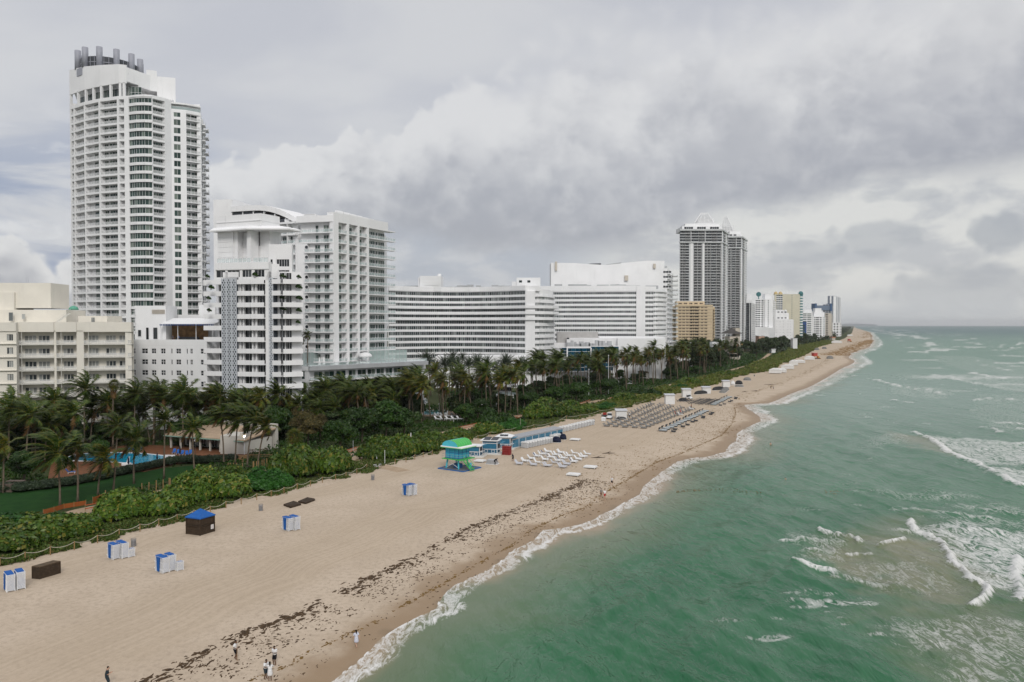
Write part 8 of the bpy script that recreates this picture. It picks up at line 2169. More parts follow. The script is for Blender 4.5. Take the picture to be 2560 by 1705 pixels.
# ---- stacks of flat loungers under white covers
flat = bpy.data.meshes.new('x')
m = MB()
for s in (-.32, .26): m.box(-.98, .98, s, s + .06, 0, .09)
for k in range(13): m.box(-.96 + k * .15, -.86 + k * .15, -.259, .259, .02, .075)
FLAT = m.mesh('flat_lounger', PLW)
m = MB(); m.hexa([(-1.02, -.38, 1.22), (1.02, -.38, 1.22), (1.02, .38, 1.22), (-1.02, .38, 1.22), (-.9, -.34, 1.58), (.95, -.34, 1.5), (.95, .34, 1.5), (-.9, .34, 1.58)]); COVER = m.mesh('stack_cover', TARP)
def cov_row(pa, pb, n, where, rot=R(90)):
 a, c = B(*pa), B(*pb); dv = c - a; rz = math.atan2(dv.y, dv.x) + rot
 for i in range(n):
  p = a.lerp(c, i / max(1, n - 1)); j = pr.uniform(-.12, .12)
  for k in range(8):
   o = link('stacked_lounger', FLAT, None, p + Vector((0, 0, .12 + k * .135)), rz + pr.uniform(-.03, .03))
   tag(o, 'white slatted lounger lying in a covered stack ' + where, 'lounger', 'loungers in the covered stacks ' + where)
  o = link('stack_cover', COVER, None, p + Vector((0, 0, pr.uniform(-.04, .04))), rz + pr.uniform(-.05, .05)); tag(o, 'white cover tied over a stack of loungers ' + where, 'cover', 'covers of the stacks ' + where)
cov_row((1312, 1120), (1372, 1107), 10, 'before the blue sheds')
cov_row((1390, 1083), (1478, 1062), 13, 'beyond the navy bundles')
cov_row((1384, 1101), (1392, 1098), 2, 'right against the navy bundles')
def bundle(u, v, w, d, h, m_, name, label, cat, rz=RZ, group=None, drape=0.85):
 o = empty(name, B(u, v), label, cat, group, rz); m = MB()
 n = 10; pts = [(w / 2 * math.copysign(abs(math.cos(t)) ** .5, math.cos(t)), d / 2 * math.copysign(abs(math.sin(t)) ** .5, math.sin(t))) for t in [2 * PI * k / n for k in range(n)]]
 q = [(x * drape * pr.uniform(.92, 1.04), y * drape * pr.uniform(.92, 1.04)) for x, y in pts]
 q2 = [(x * .45, y * .6) for x, y in q]
 m.prism(pts, 0.12, h * .7, top=q); m.prism(q, h * .7 + .001, h, top=q2); lpart('cover', m, m_, o, True)
 m = MB(); m.box(-w / 2 + .05, w / 2 - .05, -d / 2 + .05, d / 2 - .05, 0, .11); lpart('pallet', m, PLW, o)
 return o
bundle(1391, 1106, 2.5, 1.5, 1.5, NAVYC, 'covered_bundle', 'front navy covered bundle of three on the sand', "bundle", RZ)
bundle(1396, 1093, 2.6, 1.6, 1.75, NAVYC, 'covered_bundle', 'tallest navy covered bundle behind the other two', 'bundle')
bundle(1408, 1099, 1.7, 1.5, 1.5, NAVYC, 'covered_bundle', 'navy covered bundle on the sea side of three', 'bundle')
for u, v, w, d, lab in ((1438, 1101, 2.5, 2.0, 'white daybed platform on open sand past the navy bundles'), (1476, 1170, 2.6, 2.0, 'white daybed platform nearer the sea, beside the white loungers'), (1434, 1189, 2.6, 2.0, 'white daybed platform at the near corner of the white loungers'), (1200, 1155, 2.2, 2.0, 'white daybed platform beside the lifeguard tower stair')):
 o = empty('daybed_platform', B(u, v), lab, 'platform', None, RZ); m = MB()
 for x in (-w / 2 + .1, w / 2 - .2):
  for y in (-d / 2 + .1, d / 2 - .2): m.box(x, x + .1, y, y + .1, 0, .2)
 m.box(-w / 2, w / 2, -d / 2, d / 2, .2, .3); lpart('frame', m, PLW, o); m = MB(); m.box(-w / 2 + .05, w / 2 - .05, -d / 2 + .05, d / 2 - .05, .301, .46); lpart('mattress', m, TARP, o)
o = empty('wrapped_stack', B(1231, 1160), 'low stack of loungers wrapped in grey film on a white frame', 'stack', None, RZ); m = MB()
for k in range(5): m.box(-1.2 + .05 * k, 1.15 - .05 * k, -.7, .7, .15 + k * .17, .30 + k * .17)
lpart('wrapped_loungers', m, mat('grey_film', (.42, .43, .45), .4, .1, 2.0), o); m = MB(); m.box(-1.35, 1.3, -.8, .8, 0, .12); lpart('frame', m, PLW, o)
ct = None
for i in range(3):
 for j in range(2):
  for k in range(4):
   p = B(1266, 1137) + Vector(((i - 1) * .66 * math.cos(RZ) + j * .6 * .3, (i - 1) * .66 * math.sin(RZ) + j * .62, k * .5))
   if ct is None:
    ct = empty('plastic_crate', p, 'crimson plastic crate in the pile beside the kiosk', 'crate', 'pile of crimson crates', RZ); m = MB(); m.box(-.31, .31, -.29, .29, 0, .42); lpart('body', m, REDC, ct); m = MB(); m.box(-.32, .32, -.30, .30, .421, .485); lpart('rim', m, mat('crimson_rim', (.30, .05, .04), .6), ct)
   else: dup(ct, p, RZ + pr.uniform(-.05, .05))
# ---- white loungers in the open
def lounger_proto(name, base_m, pad_m, stripe=None, flatback=False):
 o = empty(name, (0, 0, -50), 'x', 'lounger')
 m = MB()
 for y in (-.32, .26): m.box(-.1, 1.25, y, y + .06, .28, .34)
 for x in (-.05, 1.12):
  for y in (-.32, .26): m.box(x, x + .07, y + .001, y + .059, 0, .279)
 lpart('frame', m, base_m, o)
 m = MB(); m.box(-.05, 1.25, -.31, .31, .341, .43); lpart('seat', m, pad_m, o)
 m = MB(); a = R(52) if not flatback else R(35)
 L = .75; c, s = math.cos(a), math.sin(a)
 P = lambda u, w: (-.06 - u * c - w * s, .38 + u * s - w * c)
 q = [P(0, 0), P(L, 0), P(L, -.09), P(0, -.09)]
 m.hexa([(q[0][0], -.31, q[0][1]), (q[1][0], -.31, q[1][1]), (q[1][0], .31, q[1][1]), (q[0][0], .31, q[0][1]), (q[3][0], -.31, q[3][1]), (q[2][0], -.31, q[2][1]), (q[2][0], .31, q[2][1]), (q[3][0], .31, q[3][1])])
 lpart('backrest', m, pad_m, o)
 if stripe:
  m = MB()
  for y in (-.24, -.08, .08, .2):
   q = [P(.03, -.1), P(L - .03, -.1), P(L - .03, -.112), P(.03, -.112)]
   m.hexa([(q[0][0], y, q[0][1]), (q[1][0], y, q[1][1]), (q[1][0], y + .07, q[1][1]), (q[0][0], y + .07, q[0][1]), (q[3][0], y, q[3][1]), (q[2][0], y, q[2][1]), (q[2][0], y + .07, q[2][1]), (q[3][0], y + .07, q[3][1])])
  lpart('towel', m, stripe, o)
 return o
def drop(o):
 for c in list(o.children): bpy.data.objects.remove(c)
 bpy.data.objects.remove(o)
lw = lounger_proto('sun_lounger', PLW, PLW); lg2 = lounger_proto('sun_lounger', mat('grey_plastic', (.48, .49, .52), .6), mat('pale_grey_pad', (.55, .56, .6), .7)); ls = lounger_proto('sun_lounger', PLW, PLW, mat('navy_stripe', (.02, .03, .10), .8))
A0, A1, A3 = B(1292, 1162), B(1400, 1182), B(1398, 1121)
e1 = (A1 - A0); e2 = (A3 - A0)
e2 = Vector((SX, SY, 0)) * 19.5; e1 = Vector((SY, -SX, 0)) * 12.6
for i in range(6):
 for j in range(4):
  for k in range(2):
   if pr.random() < 0.1: continue
   p = A0 + e1 * (j / 3.9) + e2 * (i / 5.6) + Vector((SX, SY, 0)) * (k * .85) + Vector((pr.uniform(-.25, .25), pr.uniform(-.2, .2), 0))
   src = lg2 if i == 0 or (i == 1 and j > 1) else (ls if pr.random() < .16 else lw)
   kind = 'grey slatted lounger in the near rows of the white lounger field' if src is lg2 else ('white lounger with a navy striped towel in the white lounger field' if src is ls else 'white padded lounger with its back raised in the white lounger field')
   dup(src, p, RZ + pr.uniform(-.12, .12), kind, 'loungers of the white field: ' + ('grey' if src is lg2 else 'striped' if src is ls else 'white'))
for i in range(6):
 for j in range(3):
  p = A0 + e1 * ((j + .55) / 3.9) + e2 * ((i + .35) / 5.6); o = empty('umbrella_pole', p, 'bare wooden umbrella pole standing among the white loungers', 'pole', 'umbrella poles among the white loungers'); m = MB(); m.tube([(0, 0, -.1), (0, 0, 1.9)], .035, 6); lpart('shaft', m, ROPE, o); m = MB(); m.lathe([(.2, 0), (.2, .08)], 10); lpart('base', m, CONC, o)
# ---- grey lounger field
gp = lounger_proto('grey_lounger', DGREY, GREYC)
C0 = B(1513, 1066); f1 = Vector((SY, -SX, 0)) * 12.5; f2 = Vector((SX, SY, 0)) * 66
C1 = B(1606, 1071); C2 = B(1728, 1023); C3 = B(1628, 1011)
for i in range(16):
 for j in range(5):
  a, b_ = j / 4, i / 15
  p = (C0 * (1 - a) + C1 * a) * (1 - b_) + (C3 * (1 - a) + C2 * a) * b_
  for k in range(2):
   if pr.random() < 0.04: continue
   q = p + Vector((SX, SY, 0)) * (k * .8 - .4) + Vector((pr.uniform(-.2, .2), pr.uniform(-.15, .15), 0))
   dup(gp, q, RZ + pr.uniform(-.1, .1), 'grey canvas lounger in the large grey field before the white cabana', 'loungers of the grey field')
o = dup(lw, B(1726, 1024), RZ, 'white lounger at the far sea corner of the grey field'); o = dup(lw, B(1698, 1038), RZ, 'white lounger with red towels inside the grey field')
for k, (u, v) in enumerate(((1690, 1037), (1703, 1033))):
 o = empty('beach_towel', B(u, v), ('red towel hung over a chair in the grey field, nearer the cabana', 'red towel hung over a chair in the grey field, nearer the sea')[k], 'towel', None, RZ); m = MB(); m.hexa([(-.25, -.3, .3), (.05, -.3, .3), (.05, .3, .3), (-.25, .3, .3), (-.45, -.3, 1.25), (-.38, -.3, 1.25), (-.38, .3, 1.25), (-.45, .3, 1.25)]); lpart('cloth', m, mat('red_cloth', (.38, .03, .03), .9), o)
# ---- daybeds with canopies along the front
db = empty('beach_daybed', (0, 0, -50), 'x', 'daybed'); m = MB(); m.box(-1.0, 1.15, -.85, .85, .1, .32); lpart('base', m, DGREY, db)
m = MB(); m.box(-.98, 1.12, -.82, .82, .321, .5); lpart('mattress', m, PALEC, db)
m = MB()
for k in range(6):
 a0, a1 = R(10 + k * 16), R(26 + k * 16); m.hexa([(-1.0 - .35 * math.sin(a0) + .3 * (1 - math.cos(a0)), -.88, .3 + .75 * math.sin(a0)), (-.93 - .3 * math.sin(a0) + .3 * (1 - math.cos(a0)), -.88, .3 + .7 * math.sin(a0)), (-.93 - .3 * math.sin(a0) + .3 * (1 - math.cos(a0)), .88, .3 + .7 * math.sin(a0)), (-1.0 - .35 * math.sin(a0) + .3 * (1 - math.cos(a0)), .88, .3 + .75 * math.sin(a0))] + [(-1.0 - .35 * math.sin(a1) + .5 * (1 - math.cos(a1)), -.88, .3 + .75 * math.sin(a1)), (-.93 - .3 * math.sin(a1) + .5 * (1 - math.cos(a1)), -.88, .3 + .7 * math.sin(a1)), (-.93 - .3 * math.sin(a1) + .5 * (1 - math.cos(a1)), .88, .3 + .7 * math.sin(a1)), (-1.0 - .35 * math.sin(a1) + .5 * (1 - math.cos(a1)), .88, .3 + .75 * math.sin(a1))])
lpart('hood', m, DGREY, db)
tb = empty('low_chair', (0, 0, -50), 'x', 'seat'); m = MB(); m.box(-.55, .55, -.6, .6, .05, .35); lpart('seat', m, DGREY, tb); m = MB(); m.box(-.62, -.5, -.6, .6, .351, .75); lpart('backrest', m, GREYC, tb)
for (a, c, n, where) in (((1656, 1078), (1764, 1029), 15, 'before the grey field'), ((1783, 1013), (1822, 994), 8, 'farther along the front')):
 A_, C_ = B(*a), B(*c)
 for i in range(n):
  p = A_.lerp(C_, i / (n - 1)) + Vector((pr.uniform(-.15, .15), pr.uniform(-.3, .3), 0)); dup(db, p, RZ + pr.uniform(-.06, .06), 'pale blue daybed with a dark hood in the line ' + where, 'daybeds in the line ' + where)
  if i % 3 != 2: dup(tb, p + Vector((SY, -SX, 0)) * pr.uniform(2.6, 3.6) + Vector((SX, SY, 0)) * pr.uniform(-.6, .6), RZ, 'low dark grey seat in front of the daybeds ' + where, 'low seats ' + where)
fl2 = lounger_proto('flat_grey_lounger', DGREY, DGREY, None, True)
for (a, c, n) in (((1722, 1010), (1752, 999), 8), ((1748, 1012), (1776, 1000), 9), ((1694, 1004), (1712, 1002), 4)):
 A_, C_ = B(*a), B(*c)
 for i in range(n):
  for k in range(2): dup(fl2, A_.lerp(C_, i / (n - 1)) + Vector((SY, -SX, 0)) * k * 2.4, RZ + pr.uniform(-.05, .05), 'dark grey lounger in the two rows past the white cabana', 'dark loungers past the cabana')
for o in (lw, lg2, ls, gp, db, tb, fl2): drop(o)
# ---- white cabana huts, carts and covered piles along the dune
def cabana(u0, u1, v1, h, label, d=2.6, stripes=True):
 a, c = B(u0, v1), B(u1, v1); w = (c - a).length; o = empty('cabana', (a + c) / 2, label, 'cabana'); m = MB(); m.box(-w / 2, w / 2, 0, d, .05, h)
 lpart('wall', m, TARP, o)
 m = MB(); m.hexa([(-w / 2 - .25, -.35, h), (w / 2 + .25, -.35, h), (w / 2 + .25, d + .2, h), (-w / 2 - .25, d + .2, h), (-w / 2 - .25, -.35, h + .12), (w / 2 + .25, -.35, h + .12), (w / 2 + .25, d + .2, h + .5), (-w / 2 - .25, d + .2, h + .5)]); lpart('roof', m, mat('cabana_roof', (.5, .51, .53), .7), o)
 n = 6
 for k in range(n):
  m = MB(); x = -w / 2 + w * (k + .5) / n; m.box(x - .04, x + .04, -.03, -.001, .3, h - .5); lpart('board', m, PLW, o)
 m = MB(); m.box(-w / 2, w / 2, -.04, -.001, .05, .2); m.box(-w / 2, w / 2, -.04, -.001, 1.0, 1.1); lpart('rail', m, PLW, o)
cabana(1664, 1687, 1011, 3.4, 'tall white cabana at the head of the grey loungers'); cabana(1541, 1567, 1046, 2.4, 'white cabana at the near end of the grey loungers'); cabana(1707, 1728, 993, 3.1, 'white cabana with a cart parked before it'); cabana(1757, 1777, 984, 2.6, 'white cabana behind the long black covered pile'); cabana(1808, 1825, 968, 2.8, 'last white cabana along the dune')
def cart(u, v, rz, label):
 o = empty('utility_cart', B(u, v), label, 'cart', None, rz)
 m = MB(); m.hexa([(-.75, -1.5, .45), (.75, -1.5, .45), (.75, 1.5, .45), (-.75, 1.5, .45), (-.7, -1.4, .85), (.7, -1.4, .85), (.7, 1.5, .95), (-.7, 1.5, .95)]); m.hexa([(-.6, -1.45, .86), (.6, -1.45, .86), (.65, -.5, .95), (-.65, -.5, .95), (-.5, -1.3, 1.0), (.5, -1.3, 1.0), (.62, -.55, 1.12), (-.62, -.55, 1.12)]); lpart('body', m, PLW, o)
 for x in (-.78, .6):
  for y in (-1.0, 1.0):
   m = MB(); m.tube([(x, y, .33), (x + .2, y, .33)], .33, 14); w = lpart('wheel', m, MATS['dark_rubber'], o); m = MB(); m.tube([(x - .01, y, .33), (x + .21, y, .33)], .15, 10); lpart('hub', m, GREYM, w)
 m = MB()
 for x in (-.62, .62):
  for y in (-.45, .7): m.tube([(x, y, .95), (x * .92, y + .05, 1.85)], .035, 5)
 lpart('roll_bar', m, DARKM, o)
 m = MB(); m.box(-.68, .68, -.5, .85, 1.85, 1.93); lpart('roof', m, PLW, o)
 m = MB(); m.hexa([(-.58, -.5, 1.13), (.58, -.5, 1.13), (.58, -.46, 1.13), (-.58, -.46, 1.13), (-.54, -.43, 1.84), (.54, -.43, 1.84), (.54, -.4, 1.84), (-.54, -.4, 1.84)]); lpart('windscreen', m, GLD, o)
 m = MB(); m.box(-.55, .55, .1, .7, .96, 1.15); m.box(-.55, .55, .62, .75, 1.151, 1.6); lpart('seat', m, DARKM, o)
 for x in (-.48, .48):
  m = MB(); m.tube([(x, -1.44, .72), (x, -1.5, .72)], .09, 10); lpart('headlight', m, mat('lamp_glass', (.6, .6, .58), .2), o)
cart(1524, 1047, R(-15), 'white open utility cart beside the dune, before the near cabana'); cart(1722, 998, R(30), 'white utility cart with an open roof before the third cabana')
o = empty('cool_box', B(1512, 1042), 'red box on a dark trailer beside the white cart', 'box', None, RZ); m = MB(); m.box(-.5, .5, -.4, .4, .7, 1.35); lpart('bin', m, mat('red_box', (.36, .04, .03), .6), o); m = MB(); m.box(-1.0, .9, -.6, .6, .35, .7); lpart('trailer', m, DGREY, o)
for y in (-.6, .6):
 m = MB(); m.tube([(0, y - .08, .3), (0, y + .08, .3)], .3, 12); lpart('wheel', m, MATS['dark_rubber'], o)
o = empty('white_locker', B(1509, 1053), 'small white locker standing on the sand at the corner of the grey field', 'locker', None, RZ); m = MB(); m.box(-.6, .6, -.5, .5, .08, 1.05); lpart('body', m, PLW, o); m = MB(); m.hexa([(-.65, -.55, 1.051), (.65, -.55, 1.051), (.65, .55, 1.051), (-.65, .55, 1.051), (-.5, -.1, 1.3), (.5, -.1, 1.3), (.5, .1, 1.3), (-.5, .1, 1.3)]); lpart('lid', m, PLW, o)
bundle(1553, 1048, 3.4, 1.0, .8, DGREY, 'covered_pile', 'low dark pile of folded chairs before the near cabana', 'pile', 0)
bundle(1752, 985, 8.0, 2.2, 1.5, mat('black_tarp', (.035, .036, .038), .75, .3, .8), 'covered_pile', 'long black covered pile before the fourth cabana', 'pile', R(38))
bundle(1796, 975, 8.0, 2.4, 1.6, MATS['black_tarp'], 'covered_pile', 'black covered pile behind the grey boxes', 'pile', R(38))
for k in range(4): bundle(1806 + k * 3, 982 - k * 2.2, 3.0, 2.2, 1.1 + .35 * (k % 2), GREYC, 'covered_pile', 'grey covered daybed pile beside the black pile', 'pile', RZ, 'grey piles beside the black pile')
bundle(1847, 961, 4.0, 3.0, 2.0, MATS['black_tarp'], 'covered_pile', 'dark pile with a hump beyond the last cabana', 'pile', RZ); bundle(1848, 967, 4.5, 2.4, 1.0, GREYC, 'covered_pile', 'grey pile before the dark hump', 'pile', RZ); bundle(1832, 963, 2.4, 2.4, 2.2, TARP, 'covered_pile', 'small white covered stand next to the last cabana', 'stand', RZ)
bundle(1868, 951, 4.2, 3.0, 1.7, GREYC, 'covered_pile', 'grey pile with a knob standing alone beyond the cabanas', 'pile', RZ)
bundle(1707, 1003, 3.5, 2.0, 1.3, MATS['black_tarp'], 'covered_pile', 'black heap at the foot of the third cabana', 'pile', RZ)
bin_at(B(1886, 941), 'far dark bin alone on the sand'); bin_at(B(1924, 931), 'far dark bin just before the white tents')
def tent(u, v, w, d, h, label, group=None):
 o = empty('beach_tent', B(u, v), label, 'tent', group, RZ); m = MB(); m.box(-w / 2, w / 2, -d / 2, d / 2, .4, h * .7); lpart('wall', m, TARP, o)
 m = MB(); q = [(-w / 2 - .2, -d / 2 - .2), (w / 2 + .2, -d / 2 - .2), (w / 2 + .2, d / 2 + .2), (-w / 2 - .2, d / 2 + .2)]; m.prism(q, h * .7, h, top=[(x * .35, y * .9) for x, y in q]); lpart('roof', m, TARP, o)
 for x in (-w / 2, w / 2 - .1):
  for y in (-d / 2, d / 2 - .1):
   m = MB(); m.box(x, x + .1, y, y + .1, 0, .4); lpart('leg', m, PLW, o)
for u, v, w, d, h, lab in ((1938, 934, 7, 4, 3.4, 'larger white beach tent where the dune widens'), (1953, 932, 6, 4, 2.8, 'low white tent joined to the larger one'), (1969, 923, 8, 4, 3.2, 'white tent past the joined pair'), (1984, 914, 6, 4, 4.2, 'tall white tent with a dark doorway'), (1999, 908, 8, 5, 2.6, 'long low white tent before the red lifeguard tower'), (2024, 900, 8, 5, 3.4, 'white tent beside the red lifeguard tower'), (2092, 858, 16, 8, 4.5, 'long white tent far along the dune'), (2125, 840, 14, 8, 4, 'white tent at the far end of the beach')): tent(u, v, w, d, h, lab)
def far_tower(u, v, lab, sc_=1.0, c=mat('red_paint', (.42, .06, .05), .6)):
 o = empty('lifeguard_tower', B(u, v), lab, 'lifeguard tower', None, R(20))
 m = MB(); m.box(-2.2, 1.6, -1.6, 1.6, 2.6, 5.0); lpart('cabin', m, c, o); m = MB(); m.box(-2.6, 2.0, -2, 2, 5.0, 5.5); lpart('roof', m, mat('pink_roof', (.6, .3, .27), .6), o)
 m = MB(); m.box(-2.6, 4.0, -2, 2, 2.3, 2.6); lpart('deck', m, mat('orange_paint', (.5, .25, .05), .6), o)
 for x in (-2, 1.5):
  for y in (-1.5, 1.5): m = MB(); m.tube([(x * 1.15, y * 1.15, 0), (x, y, 2.3)], .2, 6); lpart('leg', m, c, o)
 m = MB(); m.hexa([(2, -1.2, 0), (6, -1.2, 0), (6, 0, 0), (2, 0, 0), (2, -1.2, 2.6), (2.4, -1.2, 2.6), (2.4, 0, 2.6), (2, 0, 2.6)]); lpart('ramp', m, mat('orange_paint', (.5, .25, .05), .6), o)
 m = MB(); m.box(-2.5, 4.5, -2, 2, 0, .5); lpart('base_platform', m, DWOOD, o)
far_tower(2037, 897, 'red lifeguard tower with an orange ramp, far along the beach'); far_tower(2123, 855, 'small distant red lifeguard tower near the far bend')
for u, v, lab in ((2042, 875, 'grey pile beside the dune past the red lifeguard tower'), (2061, 872, 'taller grey pile past the red lifeguard tower'), (2075, 897, 'small dark pile on the sand before the weed bank')): bundle(u, v, 6, 3, 2.6, GREYC, 'covered_pile', lab, 'pile', RZ)
for u, v, L, lab in ((1495, 1145, 3.4, 'dark driftwood branch lying beside the white loungers'), (1521, 1134, 3.0, 'forked driftwood branch past the white loungers'), (1925, 962, 6, 'long driftwood trunk far along the beach'), (1862, 980, 3, 'dark driftwood piece before the weed line'), (1888, 978, 4, 'thin driftwood pieces in a row before the weed line')):
 o = empty('driftwood', B(u, v), lab, 'driftwood', None, pr.uniform(-.4, .4)); m = MB(); m.tube([(-L / 2, 0, .08), (-L * .1, .15, .14), (L / 2, -.1, .1)], [.06, .11, .04], 6); lpart('log', m, mat('dark_driftwood', (.05, .035, .025), .9, .3), o)
 m = MB(); m.tube([(-L * .1, .15, .12), (L * .15, .5, .35), (L * .3, .8, .4)], [.07, .05, .02], 5); m.tube([(0, 0, .12), (L * .1, -.5, .3)], [.06, .02], 5); lpart('branch', m, MATS['dark_driftwood'], o)
# ---- gardens: pool, hedged terrace furniture, posts and fences
POOL = [(144,1151),(172,1143),(196,1136),(240,1133),(291,1132),(352,1134),(428,1142),(459,1146.6),(430,1150),(407,1154),(385,1160),(361,1165),(342,1163),(321,1159),(291,1156),(240,1153.5),(196,1152.7)]
def pool(px, label, watercol, rimw=.35):
 P = [G(u, v, 0) for u, v in px]; P = [Vector((*q, 0)) for q in ccw([p.xy for p in P])]; c = sum(P, Vector()) / len(P); o = empty('swimming_pool', c, label, 'pool')
 m = MB(); m.poly([(p.x - c.x, p.y - c.y, .05) for p in P]); mt, t, bs = new_mat('pool_water_' + label[:5]); t.dim = '2D'; g = t.node('ShaderNodeNewGeometry'); n = t.noise(g.outputs['Position'], .6, 4, .6); t.put(bs.inputs['Base Color'], t.mix(t.ss(n, .3, .7), tuple(x * .8 for x in watercol), watercol)); bs.inputs['Roughness'].default_value = .12; bs.inputs['IOR'].default_value = 1.33
 bp = t.node('ShaderNodeBump'); bp.inputs['Strength'].default_value = .15; t.put(bp.inputs['Height'], t.noise(g.outputs['Position'], 2.5, 3, .5)); t.l.new(bp.outputs[0], bs.inputs['Normal'])
 lpart('water', m, mt, o); m = MB(); n_ = len(P)
 for i in range(n_):
  p, q = P[i] - c, P[(i + 1) % n_] - c; d = (q - p).normalized(); nn = Vector((d.y, -d.x, 0)) * rimw
  m.prism([p.xy, (p + nn).xy, (q + nn).xy, q.xy][::1] if True else [], .02, .14)
 lpart('rim', m, PLW, o)
pool(POOL, 'bright blue swimming pool with a white rim and pointed ends', (.012, .27, .43))
sheet('garden_pool_deck', [(1034,1040),(1036,1024),(1150,1021),(1152,1034),(1120,1042)], .03, mat('tan_deck', (.36, .26, .18), .8, .15), 'tan terrace round the hotel garden pool')
pool([(1058,1037),(1062,1027),(1118,1026),(1116,1037)], 'small pale blue pool in the hotel garden behind the palms', (.10, .34, .42))
def shade(u, v, h, label):
 p = G(u, v, .02); o = empty('closed_umbrella', p, label, 'umbrella'); m = MB(); m.lathe([(.1, h * .3), (.22, h * .42), (.15, h * .8), (.03, h)], 8); lpart('canopy', m, NAVYC, o, True); m = MB(); m.tube([(0, 0, 0), (0, 0, h * .45)], .05, 6); lpart('pole', m, DARKM, o)
for u, v, h, lab in ((321, 1168, 2.3, 'closed navy sunshade at the near pool edge, beside the white lift'), (393, 1156, 2.2, 'closed navy sunshade before the diving end of the pool'), (450, 1143, 2.7, 'closed navy sunshade standing among the blue pool loungers')): shade(u, v, h, lab)
bl = lounger_proto('pool_lounger', PLW, BLUEC)
for u, v, lab in ((322, 1127, 'first'), (336, 1126, 'first'), (350, 1126, 'first'), (436, 1133, 'second'), (446, 1135, 'second'), (456, 1137, 'second'), (467, 1138, 'second'), (476, 1136, 'second')):
 dup(bl, G(u, v, .02), R(-70) + pr.uniform(-.2, .2), 'blue cushioned pool lounger beyond the middle of the pool' if lab == 'first' else 'blue cushioned pool lounger at the pointed end of the pool', 'pool loungers, %s set' % lab)
dup(bl, G(171, 1184, .02), R(20), 'blue lounger folded beside the near hedge');
wl = lounger_proto('patio_lounger', PLW, PLW)
for i in range(16): dup(wl, G(1528 + (i % 6) * 9 + pr.uniform(-2, 2), 962 - (i // 6) * 6 + pr.uniform(-1, 1), .02), R(40), 'white lounger on the hotel patio seen between the palm trunks', 'white loungers on the hotel patio', 1.5)
for i in range(9): dup(wl, G(1090 + (i % 5) * 14, 1050 - (i // 5) * 8, .02), R(-30), 'white garden lounger on the lawn beyond the sandy path', 'white loungers of the garden lawn', 1.3)
drop(bl); drop(wl)
o = empty('pool_lift', G(316, 1163, .02), 'white seat lift at the near edge of the pool', 'lift'); m = MB(); m.box(-.8, .8, -.5, .5, 0, .5); lpart('base', m, PLW, o); m = MB(); m.hexa([(.1, -.3, .5), (.5, -.3, .5), (.5, .3, .5), (.1, .3, .5), (.5, -.3, 1.8), (.7, -.3, 1.8), (.7, .3, 1.8), (.5, .3, 1.8)]); lpart('seat', m, PLW, o)
o = empty('pool_screen', G(424, 1154, .02), 'white panel standing at the diving end of the pool', 'screen'); m = MB(); m.box(-1.2, 1.2, -.05, .05, .15, 1.5); lpart('panel', m, PLW, o)
for x in (-1.1, 1.1): m = MB(); m.box(x - .05, x + .05, -.052, .052, 0, .149); lpart('foot', m, GREYM, o)
for u, v, w, lab in ((12, 1229, 3.2, 'brown planter box cut by the picture edge'), (40, 1221, 3.0, 'brown planter box next to the hedge')):
 o = empty('planter_box', G(u, v, .01), lab, 'planter'); m = MB(); m.box(-w / 2, w / 2, -.6, .6, 0, 1.35); lpart('box', m, mat('brown_stone', (.13, .10, .08), .8, .2), o); m = MB(); m.box(-w / 2 - .05, w / 2 + .05, -.65, .65, 1.351, 1.45); lpart('rim', m, MATS['brown_stone'], o)
posts = [(85,1165,1265),(180,1150,1260),(283,1125,1285),(380,1115,1250),(465,1090,1240),(482,1095,1235),(565,1070,1165),(660,1060,1150),(727,1040,1140),(748,1040,1150),(820,1025,1120),(837,1025,1120)]
posts2 = [(1290,910,960),(1320,912,962),(1365,912,962),(1410,905,965),(1490,890,965),(1555,870,950),(1568,872,948),(1640,860,985),(1650,858,985),(1688,855,985),(1717,855,970),(1768,835,935),(1793,830,925),(1830,815,950)]
for L_, g_l, lab in ((posts, 'bare posts along the lawn edge', 'bare wooden post in the row along the lawn edge'), (posts2, 'bare posts by the pool house path', 'bare wooden post in the group by the pool house path')):
 for x, y0, y1 in L_:
  p = G(340 + x / 5.6, 1000 + y1 / 5.6, 0); h = (y1 - y0) / 5.6 / F * p.y; o = empty('wooden_post', p, lab, 'post', g_l); m = MB(); m.tube([(0, 0, -.1), (pr.uniform(-.05, .05), 0, max(h, 1.2))], .085, 7); lpart('shaft', m, WOODP, o); m = MB(); m.tube([(0, 0, max(h, 1.2) - .02), (0, 0, max(h, 1.2) + .03)], .07, 7); lpart('cap', m, WOODP, o)
p = G(264, 1260, 0); o = empty('wooden_post', p, 'tall bare post beside the orange netting', 'post'); m = MB(); m.tube([(0, 0, 0), (0, 0, 2.3)], .09, 7); lpart('shaft', m, WOODP, o)
NET = rail_mat('orange_net', (.42, .10, .025), .72)
def net(px, h, label, m_=None, dbl=False):
 P = [G(u, v, 0) for u, v in px]; o = empty('orange_fence', P[0], label, 'fence'); m = MB()
 for p, q in zip(P[:-1], P[1:]):
  a, c = p - P[0], q - P[0]
  for z0, z1 in (((.05, h),) if not dbl else ((h * .35, h * .5), (h * .85, h))): m.poly([(a.x, a.y, z0), (c.x, c.y, z0), (c.x, c.y, z1), (a.x, a.y, z1)])
 lpart('netting', m, m_ or NET, o)
 for p in P: m = MB(); a = p - P[0]; m.tube([(a.x, a.y, -.1), (a.x, a.y, h + .15)], .04, 5); lpart('stake', m, WOODP, o)
net([(108,1287),(135,1280),(160,1272),(185,1268),(215,1263)], .8, 'orange netting fence sagging along the path by the lawn'); net([(232,1260),(250,1253),(275,1246)], 1.1, 'dark orange netting fence beside the tall post')
RIB = mat('orange_ribbon', (.48, .12, .05), .7)
